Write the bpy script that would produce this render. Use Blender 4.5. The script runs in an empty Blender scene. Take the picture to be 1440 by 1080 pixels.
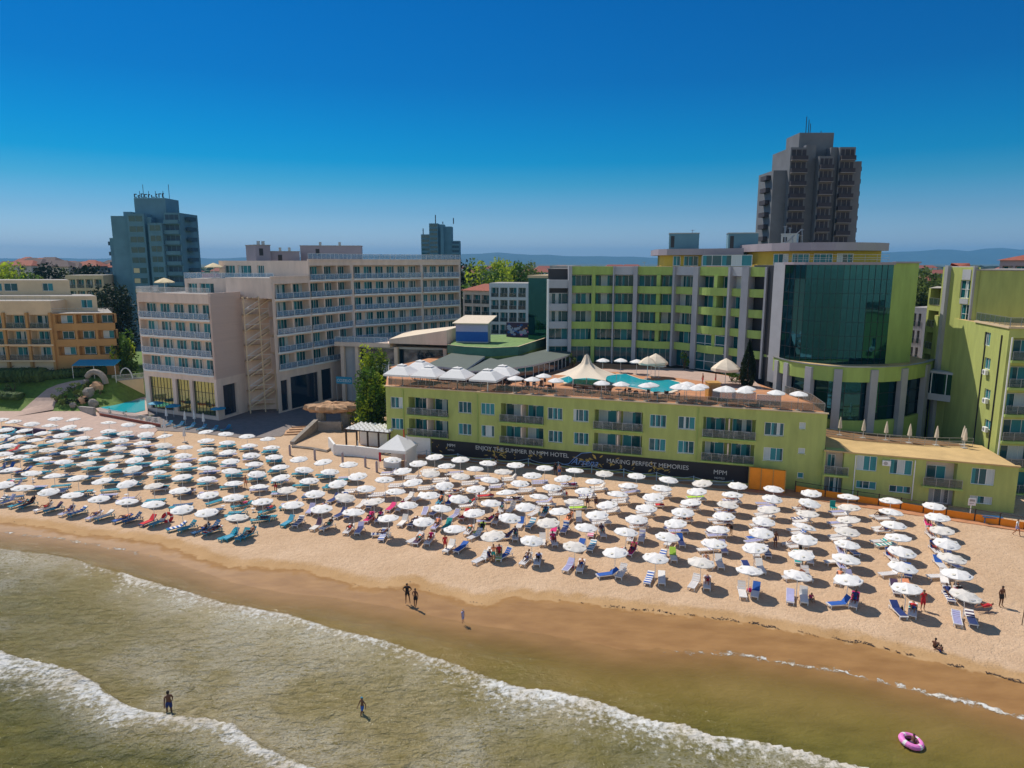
import bpy, bmesh, math, random
import numpy as np
from mathutils import Vector, Matrix
R = math.radians
sc = bpy.context.scene
COL = sc.collection
rnd = random.Random(7)

# ---------------------------------------------------------------- camera, sky, sun, exposure
FPX, CH, PITCH = 980.0, 27.0, R(9.95)
cam = bpy.data.objects.new('camera', bpy.data.cameras.new('camera'))
COL.objects.link(cam)
cam.location = (0, 0, CH)
cam.rotation_euler = (math.pi/2 - PITCH, 0, 0)
cam.data.sensor_width = 36.0
cam.data.lens = FPX/1440*36.0
cam.data.clip_start = 0.5
cam.data.clip_end = 30000
sc.camera = cam
SUN_EL, SUN_AZ = 55.0, -43.0          # azimuth from +Y towards +X: behind the hotels, to the left
SUN_DIR = Vector((math.sin(R(SUN_AZ))*math.cos(R(SUN_EL)), math.cos(R(SUN_AZ))*math.cos(R(SUN_EL)), math.sin(R(SUN_EL))))
w = bpy.data.worlds.new('World'); sc.world = w; w.use_nodes = True
wn, wl = w.node_tree.nodes, w.node_tree.links
bgn = wn['Background']
sky = wn.new('ShaderNodeTexSky'); sky.sky_type = 'NISHITA'; sky.sun_disc = False
sky.sun_elevation = R(SUN_EL); sky.sun_rotation = R(SUN_AZ)
sky.altitude = 0; sky.air_density = 1.3; sky.dust_density = 0.6; sky.ozone_density = 3.0
tc = wn.new('ShaderNodeTexCoord'); sx = wn.new('ShaderNodeSeparateXYZ'); wl.new(tc.outputs['Generated'], sx.inputs[0])
cr = wn.new('ShaderNodeValToRGB'); cr.color_ramp.interpolation = 'LINEAR'     # clear deep-blue air: grades the sky by elevation
STOPS = [(0.0, (0.39, 0.56, 0.98)), (0.023, (0.35, 0.50, 0.86)), (0.066, (0.17, 0.345, 0.60)), (0.103, (0.055, 0.29, 0.49)), (0.132, (0.004, 0.25, 0.46)),
         (0.165, (0.0, 0.225, 0.44)), (0.23, (0.0, 0.175, 0.39)), (0.36, (0.0, 0.16, 0.37)), (0.55, (0.13, 0.26, 0.40)), (1.0, (0.22, 0.33, 0.44))]
while len(cr.color_ramp.elements) < len(STOPS): cr.color_ramp.elements.new(0.5)
for e_, (p_, c_) in zip(cr.color_ramp.elements, STOPS): e_.position = p_
for e_, (p_, c_) in zip(cr.color_ramp.elements, STOPS): e_.position = p_; e_.color = (*c_, 1)
tint = wn.new('ShaderNodeMix'); tint.data_type = 'RGBA'; tint.blend_type = 'MULTIPLY'; tint.inputs[0].default_value = 1.0
wl.new(sx.outputs[2], cr.inputs[0]); sea_side = wn.new('ShaderNodeMapRange'); sea_side.interpolation_type = 'SMOOTHSTEP'; sea_side.inputs[1].default_value = -0.25; sea_side.inputs[2].default_value = 0.35
wl.new(sx.outputs[1], sea_side.inputs[0])          # brighter, whiter sky over the open sea behind the camera
cmix = wn.new('ShaderNodeMix'); cmix.data_type = 'RGBA'; cmix.inputs[6].default_value = (1.0, 0.97, 0.92, 1)
lowsky = wn.new('ShaderNodeMapRange'); lowsky.interpolation_type = 'SMOOTHSTEP'; lowsky.inputs[1].default_value = 0.25; lowsky.inputs[2].default_value = 0.70
wl.new(sx.outputs[2], lowsky.inputs[0]); mxx = wn.new('ShaderNodeMath'); mxx.operation = 'MAXIMUM'; wl.new(lowsky.outputs[0], mxx.inputs[0]); wl.new(sea_side.outputs[0], mxx.inputs[1])
wl.new(mxx.outputs[0], cmix.inputs[0]); wl.new(cr.outputs[0], cmix.inputs[7])
wl.new(sky.outputs[0], tint.inputs[6]); wl.new(cmix.outputs[2], tint.inputs[7]); wl.new(tint.outputs[2], bgn.inputs[0])
bgn.inputs[1].default_value = 0.15
sun = bpy.data.objects.new('sun', bpy.data.lights.new('sun', 'SUN'))
COL.objects.link(sun)
sun.data.energy = 3.7; sun.data.angle = R(0.53); sun.data.color = (1.0, 0.93, 0.82)
sun.rotation_euler = SUN_DIR.to_track_quat('Z', 'Y').to_euler()
sun.location = (-60, 60, 90)
sc.view_settings.view_transform = 'Standard'; sc.view_settings.look = 'None'
sc.view_settings.exposure = 0.28; sc.view_settings.gamma = 1.0; sc.view_settings.use_curve_mapping = False
sc.cycles.max_bounces = 6; sc.cycles.transparent_max_bounces = 8
sc.cycles.caustics_reflective = False; sc.cycles.caustics_refractive = False
sc.cycles.volume_bounces = 0

# ---------------------------------------------------------------- survey helpers (photo measure -> world point)
cP, sP = math.cos(PITCH), math.sin(PITCH)
def P(x, y, h=0.0):
    a = (x-720)/FPX; b = (y-540)/FPX
    t = (CH-h)/(sP+b*cP)
    return Vector((a*t, (cP-b*sP)*t, h))
def Q(x, y, z):
    a = (x-720)/FPX; b = (y-540)/FPX
    return Vector((a*z, (cP-b*sP)*z, CH-(sP+b*cP)*z))
def hit(A, B, x, y):
    """where the sight line through (x, y) meets the vertical plane through A and B: (metres along AB, height)"""
    d = Vector(((x-720)/FPX, cP-(y-540)/FPX*sP, -(sP+(y-540)/FPX*cP)))
    u = Vector((B[0]-A[0], B[1]-A[1])); L = u.length; u /= L
    n = Vector((-u.y, u.x))
    t = (n.x*A[0]+n.y*A[1])/(n.x*d.x+n.y*d.y)
    p = d*t
    return ((p.x-A[0])*u.x+(p.y-A[1])*u.y, CH+p.z)

# ---------------------------------------------------------------- materials
def lin(c):
    return tuple(((v/255)/12.92 if v/255 <= 0.04045 else ((v/255+0.055)/1.055)**2.4) for v in c)+(1,)
MATS = {}
def mat(name, rgb, rough=0.7, metal=0.0, noise=0.12, scale=3.0, bump=0.0, spec=0.4, bscale=None, stretch=None, seams=None):
    """rgb is a linear base colour; noise varies it in patches; stretch scales the pattern (x,y,z)"""
    if name in MATS: return MATS[name]
    m = bpy.data.materials.new(name); m.use_nodes = True
    N, L = m.node_tree.nodes, m.node_tree.links
    b = N['Principled BSDF']
    b.inputs['Roughness'].default_value = rough; b.inputs['Metallic'].default_value = metal
    b.inputs['Specular IOR Level'].default_value = spec
    b.inputs['Base Color'].default_value = (*rgb, 1)
    m.diffuse_color = (*rgb, 1)
    if noise or bump:
        g = N.new('ShaderNodeNewGeometry')
        vec = g.outputs['Position']
        if stretch:
            mp = N.new('ShaderNodeMapping'); mp.inputs['Scale'].default_value = stretch
            L.new(vec, mp.inputs[0]); vec = mp.outputs[0]
        t = N.new('ShaderNodeTexNoise'); t.inputs['Scale'].default_value = scale; t.inputs['Detail'].default_value = 5; t.inputs['Roughness'].default_value = 0.6
        L.new(vec, t.inputs['Vector'])
        mx = N.new('ShaderNodeMix'); mx.data_type = 'RGBA'
        mr = N.new('ShaderNodeMapRange'); mr.inputs[1].default_value = 0.3; mr.inputs[2].default_value = 0.7
        L.new(t.outputs[0], mr.inputs[0]); L.new(mr.outputs[0], mx.inputs[0])
        mx.inputs[6].default_value = (*[v*(1-noise) for v in rgb], 1)
        mx.inputs[7].default_value = (*[min(1, v*(1+noise)) for v in rgb], 1)
        L.new(mx.outputs[2], b.inputs['Base Color'])
        if bump:
            t2 = N.new('ShaderNodeTexNoise'); t2.inputs['Scale'].default_value = bscale or scale*8; t2.inputs['Detail'].default_value = 4
            L.new(vec, t2.inputs['Vector'])
            bp = N.new('ShaderNodeBump'); bp.inputs['Strength'].default_value = bump; bp.inputs['Distance'].default_value = 0.1
            L.new(t2.outputs[0], bp.inputs['Height']); L.new(bp.outputs[0], b.inputs['Normal'])
    MATS[name] = m
    return m
def glassmat(name, rgb, rough=0.06, metal=0.0, spec=1.0, alpha=1.0, wav=0.0):
    m = mat(name, rgb, rough, metal, noise=0, spec=spec)
    b = m.node_tree.nodes['Principled BSDF']; b.inputs['Alpha'].default_value = alpha
    if wav:
        N, L = m.node_tree.nodes, m.node_tree.links
        t = N.new('ShaderNodeTexNoise'); t.inputs['Scale'].default_value = 0.8
        g = N.new('ShaderNodeNewGeometry'); L.new(g.outputs['Position'], t.inputs['Vector'])
        bp = N.new('ShaderNodeBump'); bp.inputs['Strength'].default_value = wav; bp.inputs['Distance'].default_value = 0.2
        L.new(t.outputs[0], bp.inputs['Height']); L.new(bp.outputs[0], b.inputs['Normal'])
    return m
M = dict(
 lime=mat('lime_render', (0.41, 0.45, 0.135), 0.85, scale=1.1, noise=0.13, stretch=(1, 1, .22), bump=0.12, bscale=12),
 lime2=mat('fresh_lime_render', (0.34, 0.45, 0.12), 0.85, scale=1.1, noise=0.12, stretch=(1, 1, .25)),
 yellow=mat('ochre_render', (0.52, 0.37, 0.05), 0.85, scale=0.5, noise=0.1),
 pink=mat('salmon_beige_render', (0.76, 0.59, 0.49), 0.85, scale=0.9, noise=0.10, stretch=(1, 1, .25), bump=0.1, bscale=20),
 pinkpanel=mat('ribbed_beige_cladding', (0.62, 0.46, 0.39), 0.8, scale=0.4, noise=0.05, bump=0.6, bscale=1.0, stretch=(0.05, 0.05, 5)),
 cream=mat('cream_render', (0.66, 0.50, 0.32), 0.85, scale=0.4, noise=0.09),
 orange=mat('orange_render', (0.45, 0.25, 0.09), 0.85, scale=0.4, noise=0.1),
 white=mat('white_paint', (0.78, 0.77, 0.75), 0.6, noise=0.05),
 greywall=mat('pale_grey_render', (0.42, 0.43, 0.46), 0.8, noise=0.08, scale=0.5),
 mauve=mat('mauve_grey_panel', (0.33, 0.28, 0.31), 0.6, noise=0.06, scale=0.6),
 pilaster=mat('grey_pilaster_paint', (0.36, 0.36, 0.39), 0.6, noise=0.07, scale=0.6),
 steel=mat('grey_steel', (0.35, 0.36, 0.38), 0.4, metal=0.6, noise=0),
 dark=mat('dark_metal', (0.03, 0.03, 0.035), 0.5, noise=0),
 frame=mat('white_window_frame', (0.75, 0.76, 0.76), 0.4, noise=0),
 glass=glassmat('dark_teal_glass', (0.006, 0.085, 0.105), spec=0.45),
 glass2=glassmat('deep_blue_glass', (0.008, 0.025, 0.05)),
 curtain=mat('teal_curtain', (0.015, 0.21, 0.24), 0.7, noise=0.3, scale=6, stretch=(8, 8, 0.1), spec=0.8),
 curtain2=mat('pale_curtain', (0.50, 0.55, 0.55), 0.7, noise=0.2, scale=6, stretch=(8, 8, 0.1), spec=0.8),
 mirror=glassmat('mirror_curtain_wall_glass', (0.014, 0.085, 0.11), 0.03, metal=0.85, wav=0.02),
 shopglass=glassmat('beach_reflection_tinted_glass', (0.34, 0.40, 0.20), 0.04, metal=0.92, wav=0.05),  # yellow-green tint puts the bright beach reflection into the glass colour
 railglass=glassmat('blue_rail_glass', (0.25, 0.40, 0.55), 0.1, alpha=0.45),
 railgreen=glassmat('smoked_rail_glass', (0.05, 0.09, 0.09), 0.1, alpha=0.5),
 terracotta=mat('terracotta_paving', (0.50, 0.23, 0.11), 0.85, noise=0.18, scale=0.8, bump=0.2, bscale=6),
 parapetg=mat('dull_green_parapet', (0.07, 0.17, 0.12), 0.85, noise=0.15, scale=1),
 tan=mat('tan_flat_roof', (0.56, 0.38, 0.17), 0.9, noise=0.15, scale=0.5),
 brownfloor=mat('brown_terrace_floor', (0.20, 0.11, 0.05), 0.8, noise=0.2, scale=0.8),
 roofgrey=mat('grey_green_roof_sheet', (0.10, 0.12, 0.10), 0.75, noise=0.12, scale=0.5, stretch=(1, 6, 1)),
 darkroof=mat('brown_roof_tiles', (0.09, 0.06, 0.06), 0.85, noise=0.2, scale=1),
 redroof=mat('red_roof_tiles', (0.30, 0.085, 0.05), 0.85, noise=0.25, scale=2),
 concrete=mat('concrete', (0.36, 0.33, 0.30), 0.9, noise=0.15, scale=1.0),
 paving=mat('pinkish_paving', (0.46, 0.33, 0.27), 0.9, noise=0.12, scale=1.2, bump=0.3, bscale=5),
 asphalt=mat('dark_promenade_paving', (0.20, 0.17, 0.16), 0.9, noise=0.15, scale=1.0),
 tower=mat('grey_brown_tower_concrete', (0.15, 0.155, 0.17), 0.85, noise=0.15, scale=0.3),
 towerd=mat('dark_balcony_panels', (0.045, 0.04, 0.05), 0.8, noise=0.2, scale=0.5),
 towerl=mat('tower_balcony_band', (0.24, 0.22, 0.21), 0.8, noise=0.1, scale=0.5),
 btower=mat('blue_grey_render_and_haze', (0.12, 0.24, 0.31), 0.85, noise=0.12, scale=0.3),
 btowerd=mat('shaded_blue_tower_render', (0.045, 0.09, 0.13), 0.7, noise=0.1),  # shaded copy of the blue render, recess shade put into the colour
 poolwater=glassmat('turquoise_pool_water', (0.01, 0.38, 0.46), 0.05, wav=0.15),
 canvas=mat('white_parasol_canvas', (0.76, 0.73, 0.70), 0.8, noise=0.03, scale=2),
 sail=mat('cream_sail_canvas', (0.72, 0.60, 0.46), 0.8, noise=0.05, scale=1),
 strawy=mat('pale_yellow_canvas_and_glow', (0.70, 0.56, 0.34), 0.85, noise=0.08, scale=3),
 print=mat('tan_parasol_print', (0.66, 0.61, 0.50), 0.8, noise=0),
 print2=mat('grey_parasol_print', (0.50, 0.49, 0.54), 0.8, noise=0),
 plastic=mat('white_plastic', (0.72, 0.70, 0.70), 0.35, noise=0.05),
 teal=mat('turquoise_lounger_plastic', (0.015, 0.30, 0.42), 0.4, noise=0.08),
 tealdk=mat('deep_blue_lounger_plastic', (0.015, 0.10, 0.24), 0.4, noise=0.08),
 lilac=mat('lilac_mesh_fabric', (0.36, 0.36, 0.58), 0.7, noise=0.06),
 purple=mat('dark_purple_fabric', (0.07, 0.04, 0.09), 0.8, noise=0.1),
 blue=mat('royal_blue_fabric', (0.02, 0.10, 0.40), 0.8, noise=0.1),
 navy=mat('navy_fabric', (0.015, 0.035, 0.16), 0.8, noise=0.1),
 green=mat('lime_green_fabric', (0.38, 0.60, 0.06), 0.8, noise=0.1),
 olive=mat('olive_fabric', (0.18, 0.26, 0.06), 0.8, noise=0.1),
 jade=mat('jade_fabric', (0.01, 0.30, 0.28), 0.8, noise=0.1),
 red=mat('red_fabric', (0.55, 0.02, 0.03), 0.8, noise=0.1),
 coral=mat('coral_fabric', (0.85, 0.32, 0.16), 0.8, noise=0.1),
 magenta=mat('magenta_fabric', (0.62, 0.02, 0.16), 0.8, noise=0.1),
 pinkf=mat('pink_fabric', (0.80, 0.22, 0.55), 0.6, noise=0.1),
 yellowf=mat('yellow_fabric', (0.80, 0.62, 0.10), 0.8, noise=0.1),
 skin=mat('tanned_skin', (0.36, 0.16, 0.085), 0.5, noise=0.06, scale=8),
 skin2=mat('pale_skin', (0.55, 0.28, 0.18), 0.5, noise=0.06, scale=8),
 skin3=mat('deep_tanned_skin', (0.14, 0.055, 0.03), 0.5, noise=0.06, scale=8),
 hair=mat('dark_hair', (0.02, 0.012, 0.008), 0.6, noise=0.1),
 hair2=mat('grey_hair', (0.30, 0.27, 0.24), 0.6, noise=0.1),
 black=mat('black_cloth', (0.012, 0.012, 0.016), 0.8, noise=0.1),
 canvas2=mat('weathered_parasol_canvas', (0.68, 0.63, 0.57), 0.85, noise=0.10, scale=1.5),
 bark=mat('bark', (0.10, 0.065, 0.04), 0.9, noise=0.2, scale=4, bump=0.5),
 leaf=mat('mid_green_leaves', (0.075, 0.15, 0.02), 0.6, noise=0.65, scale=0.5, spec=0.3),
 leafy=mat('yellow_green_leaves', (0.36, 0.44, 0.03), 0.6, noise=0.55, scale=0.7, spec=0.3),
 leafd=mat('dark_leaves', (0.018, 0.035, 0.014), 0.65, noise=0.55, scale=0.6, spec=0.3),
 leafo=mat('olive_leaves', (0.11, 0.15, 0.035), 0.6, noise=0.6, scale=0.6, spec=0.3),
 grassm=mat('lawn_grass', (0.10, 0.17, 0.02), 0.85, noise=0.3, scale=1.5, bump=0.4, bscale=12),
 turf=mat('artificial_turf', (0.17, 0.27, 0.09), 0.9, noise=0.25, scale=1.2),
 hedge=mat('clipped_hedge', (0.05, 0.09, 0.02), 0.8, noise=0.4, scale=2, bump=1.0, bscale=6),
 rock=mat('tan_rock', (0.50, 0.30, 0.17), 0.95, noise=0.22, scale=1.2, bump=1.0, bscale=2.5),
 rockp=mat('pale_rock', (0.30, 0.26, 0.22), 0.95, noise=0.22, scale=1.2, bump=1.0, bscale=2.5),
 wood=mat('dark_stained_wood', (0.05, 0.03, 0.022), 0.7, noise=0.2, scale=3),
 tanwood=mat('golden_wood', (0.50, 0.26, 0.06), 0.6, noise=0.2, scale=2, stretch=(1, 1, 6)),
 orangenet=mat('bright_orange_sheeting', (0.85, 0.27, 0.01), 0.6, noise=0.08, scale=1),
 banner=mat('black_vinyl_banner', (0.018, 0.018, 0.024), 0.5, noise=0.2, scale=0.6),
 letters=mat('pale_lettering', (0.62, 0.60, 0.56), 0.6, noise=0.15, scale=1.5),
 letterb=mat('pale_blue_lettering', (0.20, 0.34, 0.65), 0.6, noise=0),
 gold=mat('golden_splash_print', (0.50, 0.33, 0.07), 0.6, noise=0.5, scale=3),
 rope=mat('rope', (0.30, 0.42, 0.50), 0.8, noise=0),
 cyan=mat('cyan_awning', (0.02, 0.26, 0.42), 0.6, noise=0.05),
 hillm=mat('wooded_hill', (0.05, 0.08, 0.06), 0.95, noise=0.3, scale=0.01),
)
for k_ in ('leaf', 'leafy', 'leafo', 'leafd'):          # thin leaves let the sun through
    N_, L_ = M[k_].node_tree.nodes, M[k_].node_tree.links; tr = N_.new('ShaderNodeBsdfTranslucent'); ms = N_.new('ShaderNodeMixShader'); ms.inputs[0].default_value = 0.45 if k_ != 'leafd' else 0.2
    src = N_['Principled BSDF'].inputs['Base Color'].links[0].from_socket; L_.new(src, tr.inputs[0]); L_.new(N_['Principled BSDF'].outputs[0], ms.inputs[1]); L_.new(tr.outputs[0], ms.inputs[2]); L_.new(ms.outputs[0], N_['Material Output'].inputs[0])
M['poolwater'].node_tree.nodes['Principled BSDF'].inputs['Specular IOR Level'].default_value = 0.5

# ---------------------------------------------------------------- mesh builder
class MB:
    def __init__(s): s.v = []; s.f = []; s.m = []; s.slots = []
    def mi(s, m):
        m = M[m] if isinstance(m, str) else m
        if m not in s.slots: s.slots.append(m)
        return s.slots.index(m)
    def face(s, pts, m):
        i = len(s.v); s.v += [tuple(p) for p in pts]; s.f.append(tuple(range(i, i+len(pts)))); s.m.append(s.mi(m))
    def mesh(s, vs, fs, m):
        i = len(s.v); s.v += [tuple(p) for p in vs]; k = s.mi(m)
        for f in fs: s.f.append(tuple(i+j for j in f)); s.m.append(k)
    def box(s, x0, x1, y0, y1, z0, z1, m, T=None):
        vs = [Vector((x, y, z)) for z in (z0, z1) for x, y in ((x0, y0), (x1, y0), (x1, y1), (x0, y1))]
        if T: vs = [T(p) for p in vs]
        s.mesh(vs, [(0, 3, 2, 1), (4, 5, 6, 7), (0, 1, 5, 4), (1, 2, 6, 5), (2, 3, 7, 6), (3, 0, 4, 7)], m)
    def prism(s, poly, z0, z1, m, mtop=None, skip=(), bottom=True):
        n = len(poly)
        if isinstance(z1, (int, float)): z1 = [z1]*n
        lo = [(p[0], p[1], z0) for p in poly]; hi = [(p[0], p[1], z) for p, z in zip(poly, z1)]
        for i in range(n):
            if i in skip: continue
            j = (i+1) % n; s.face([lo[i], lo[j], hi[j], hi[i]], m)
        s.face(hi, mtop or m)
        if bottom: s.face(lo[::-1], m)
    def tube(s, pts, r, n=6, m='steel', r1=None, cap=True):
        pts = [Vector(p) for p in pts]; k = len(pts); vs = []; fs = []
        for i, p in enumerate(pts):
            d = (pts[min(i+1, k-1)]-pts[max(i-1, 0)])
            if d.length < 1e-6: d = Vector((0, 0, 1))
            d.normalize()
            a = d.cross(Vector((0, 0, 1)) if abs(d.z) < 0.95 else Vector((1, 0, 0))).normalized(); b = d.cross(a)
            rr = r if r1 is None else r+(r1-r)*i/max(1, k-1)
            for j in range(n):
                t = 2*math.pi*j/n; vs.append(p+a*math.cos(t)*rr+b*math.sin(t)*rr)
        for i in range(k-1):
            for j in range(n):
                fs.append((i*n+j, i*n+(j+1) % n, (i+1)*n+(j+1) % n, (i+1)*n+j))
        if cap: fs.append(tuple(range(n))[::-1]); fs.append(tuple((k-1)*n+j for j in range(n)))
        s.mesh(vs, fs, m)
    def lathe(s, c, prof, n, m, a0=0.0):
        vs = []; fs = []
        for r, z in prof:
            for j in range(n):
                t = a0+2*math.pi*j/n; vs.append((c[0]+r*math.cos(t), c[1]+r*math.sin(t), c[2]+z))
        for i in range(len(prof)-1):
            for j in range(n): fs.append((i*n+j, i*n+(j+1) % n, (i+1)*n+(j+1) % n, (i+1)*n+j))
        s.mesh(vs, fs, m)
    def blob(s, c, r, m, n=8, seed=0, jit=0.25, flat=0.0):
        """rough closed lump; flat cuts off the underside"""
        rg = random.Random(seed); vs = []; fs = []; k = max(4, n//2)
        top = c[2]+r[2]
        for i in range(k+1):
            a = math.pi*i/k
            for j in range(n):
                q = 1+rg.uniform(-jit, jit) if 0 < i < k else 1
                t = 2*math.pi*j/n
                vs.append((c[0]+r[0]*q*math.sin(a)*math.cos(t), c[1]+r[1]*q*math.sin(a)*math.sin(t), max(c[2]-r[2]*flat if flat else -1e9, c[2]+r[2]*q*math.cos(a))))
        for i in range(k):
            for j in range(n): fs.append((i*n+j, (i+1)*n+j, (i+1)*n+(j+1) % n, i*n+(j+1) % n))
        s.mesh(vs, fs, m)
    def data(s, name, smooth=False):
        me = bpy.data.meshes.new(name)
        me.from_pydata(s.v, [], s.f)
        for m in s.slots: me.materials.append(m)
        me.polygons.foreach_set('material_index', s.m)
        if smooth: me.polygons.foreach_set('use_smooth', [True]*len(s.f))
        me.update()
        return me
    def build(s, name, parent=None, smooth=False, world=True):
        """world=True: vertices are world coordinates, parent is an unrotated Empty"""
        if parent is not None and world:
            o = parent.location; s.v = [(a-o.x, b-o.y, c-o.z) for a, b, c in s.v]
        ob = bpy.data.objects.new(name, s.data(name, smooth)); COL.objects.link(ob)
        if parent is not None: ob.parent = parent
        return ob
def tag(o, label=None, cat=None, group=None, kind=None):
    if label: o['label'] = label
    if cat: o['category'] = cat
    if group: o['group'] = group
    if kind: o['kind'] = kind
    return o
def root(name, loc, label, cat, group=None, rz=0.0):
    o = bpy.data.objects.new(name, None); COL.objects.link(o); o.empty_display_size = 0.5
    o.location = loc; o.rotation_euler = (0, 0, rz)
    return tag(o, label, cat, group)
def inst(name, me, parent, loc, rz=0.0, scale=None):
    o = bpy.data.objects.new(name, me); COL.objects.link(o); o.parent = parent
    o.location = loc; o.rotation_euler = (0, 0, rz)
    if scale: o.scale = scale
    return o
def kids(o): return [c for c in o.children]
def copy_tree(o, parent=None):
    c = o.copy(); COL.objects.link(c); c.parent = parent
    for ch in list(o.children): copy_tree(ch, c)
    return c

# ---------------------------------------------------------------- ground, sea
def poly_at(pts):          # photo polyline -> world xy arrays
    q = [P(x, y) for x, y in pts]
    return np.array([(p.x, p.y) for p in q])
WET = poly_at([(-300, 712), (-100, 728), (0, 734), (60, 740), (110, 751), (150, 754), (220, 762), (262, 777), (320, 797), (370, 797), (430, 803), (500, 823), (540, 828), (575, 820), (620, 838), (685, 852), (720, 840), (780, 844), (845, 853), (920, 860), (1000, 870), (1060, 878), (1095, 885), (1160, 897), (1220, 907), (1270, 920), (1320, 932), (1380, 945), (1440, 962), (1600, 1010), (1800, 1080)])
WAT = poly_at([(-300, 726), (-100, 738), (0, 744), (60, 752), (110, 758), (170, 768), (225, 782), (280, 800), (330, 818), (400, 832), (470, 838), (540, 850), (600, 862), (680, 878), (740, 886), (800, 896), (870, 910), (955, 912), (1030, 914), (1100, 926), (1190, 940), (1250, 955), (1340, 976), (1440, 1004), (1600, 1050), (1800, 1130)])
FO1 = poly_at([(-300, 740), (-100, 757), (0, 772), (70, 780), (105, 786), (135, 797), (170, 806), (200, 816), (250, 829), (300, 844), (400, 864), (480, 888), (540, 902), (580, 916), (625, 930), (720, 965), (775, 974), (835, 987), (880, 1003), (920, 1016), (960, 1021), (1000, 1037), (1050, 1043), (1100, 1052), (1210, 1082), (1400, 1130), (1700, 1200)])
FO2 = poly_at([(-300, 870), (-100, 905), (0, 925), (50, 938), (100, 952), (130, 968), (165, 996), (200, 1010), (240, 1012), (290, 1018), (325, 1028), (345, 1045), (372, 1064), (425, 1084), (520, 1120), (700, 1160), (1000, 1220), (1500, 1280)])
def sdist(X, Y, pl):
    """distance to the polyline and its x-wise side: positive on the sea side (nearer the camera)"""
    best = np.full(X.shape, 1e9)
    for a, b in zip(pl[:-1], pl[1:]):
        d = b-a; L2 = (d**2).sum()
        t = np.clip(((X-a[0])*d[0]+(Y-a[1])*d[1])/L2, 0, 1)
        best = np.minimum(best, (X-a[0]-t*d[0])**2+(Y-a[1]-t*d[1])**2)
    yl = np.interp(X, pl[:, 0], pl[:, 1])
    return np.sqrt(best)*np.where(Y < yl, 1.0, -1.0)
def fbm(X, Y, sc_, seed, octs=4):
    rs = np.random.RandomState(seed); out = np.zeros(X.shape); amp = 1.0; tot = 0
    for o in range(octs):
        g = rs.rand(256, 256); u = X*sc_+seed*3.7; v = Y*sc_+seed*1.3
        i = np.floor(u).astype(int); j = np.floor(v).astype(int); fu = u-i; fv = v-j
        fu = fu*fu*(3-2*fu); fv = fv*fv*(3-2*fv)
        a = g[i % 256, j % 256]; b = g[(i+1) % 256, j % 256]; c = g[i % 256, (j+1) % 256]; d = g[(i+1) % 256, (j+1) % 256]
        out += amp*((a*(1-fu)+b*fu)*(1-fv)+(c*(1-fu)+d*fu)*fv); tot += amp
        amp *= 0.5; sc_ *= 2.03
    return out/tot
def grid_obj(name, xs, ys, zf, attrs, material):
    X, Y = np.meshgrid(xs, ys)
    Z = zf(X, Y); nx, ny = len(xs), len(ys)
    me = bpy.data.meshes.new(name)
    me.vertices.add(nx*ny)
    me.vertices.foreach_set('co', np.stack([X, Y, Z], -1).astype(np.float32).ravel())
    idx = np.arange(nx*ny).reshape(ny, nx)
    q = np.stack([idx[:-1, :-1], idx[:-1, 1:], idx[1:, 1:], idx[1:, :-1]], -1).reshape(-1, 4)
    me.loops.add(q.size); me.loops.foreach_set('vertex_index', q.ravel().astype(np.int32))
    me.polygons.add(len(q)); me.polygons.foreach_set('loop_start', np.arange(0, q.size, 4, dtype=np.int32))
    me.polygons.foreach_set('use_smooth', np.ones(len(q), bool))
    for k, f in attrs.items():
        a = me.attributes.new(k, 'FLOAT', 'POINT'); a.data.foreach_set('value', f(X, Y).astype(np.float32).ravel())
    me.update(); me.validate()
    me.materials.append(material)
    o = bpy.data.objects.new(name, me); COL.objects.link(o)
    return o
def nodes(m): return m.node_tree.nodes, m.node_tree.links
def mixc(N, L, fac, a, b):
    x = N.new('ShaderNodeMix'); x.data_type = 'RGBA'
    for s_, v in ((0, fac), (6, a), (7, b)):
        if isinstance(v, (tuple, float, int)): x.inputs[s_].default_value = v
        else: L.new(v, x.inputs[s_])
    return x.outputs[2]
def noise(N, L, vec, scale, detail=4, rough=0.55, lo=0.3, hi=0.7, stretch=None, dist=0.0):
    if stretch:
        mp = N.new('ShaderNodeMapping'); mp.inputs['Scale'].default_value = stretch[:3]
        if len(stretch) > 3: mp.inputs['Rotation'].default_value = (0, 0, stretch[3])
        L.new(vec, mp.inputs[0]); vec = mp.outputs[0]
    t = N.new('ShaderNodeTexNoise'); t.inputs['Scale'].default_value = scale; t.inputs['Detail'].default_value = detail
    t.inputs['Roughness'].default_value = rough; t.inputs['Distortion'].default_value = dist
    L.new(vec, t.inputs['Vector'])
    r = N.new('ShaderNodeMapRange'); r.inputs[1].default_value = lo; r.inputs[2].default_value = hi
    L.new(t.outputs[0], r.inputs[0]); return r.outputs[0]
def math_(N, L, op, a, b=None, clamp=False):
    x = N.new('ShaderNodeMath'); x.operation = op; x.use_clamp = clamp
    for i, v in enumerate((a, b)):
        if v is None: continue
        if isinstance(v, (float, int)): x.inputs[i].default_value = v
        else: L.new(v, x.inputs[i])
    return x.outputs[0]
def ramp(N, L, v, lo, hi):
    r = N.new('ShaderNodeMapRange'); r.interpolation_type = 'SMOOTHSTEP'
    r.inputs[1].default_value = lo; r.inputs[2].default_value = hi; L.new(v, r.inputs[0]); return r.outputs[0]
def attr(N, name):
    a = N.new('ShaderNodeAttribute'); a.attribute_name = name; return a.outputs['Fac']

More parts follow.
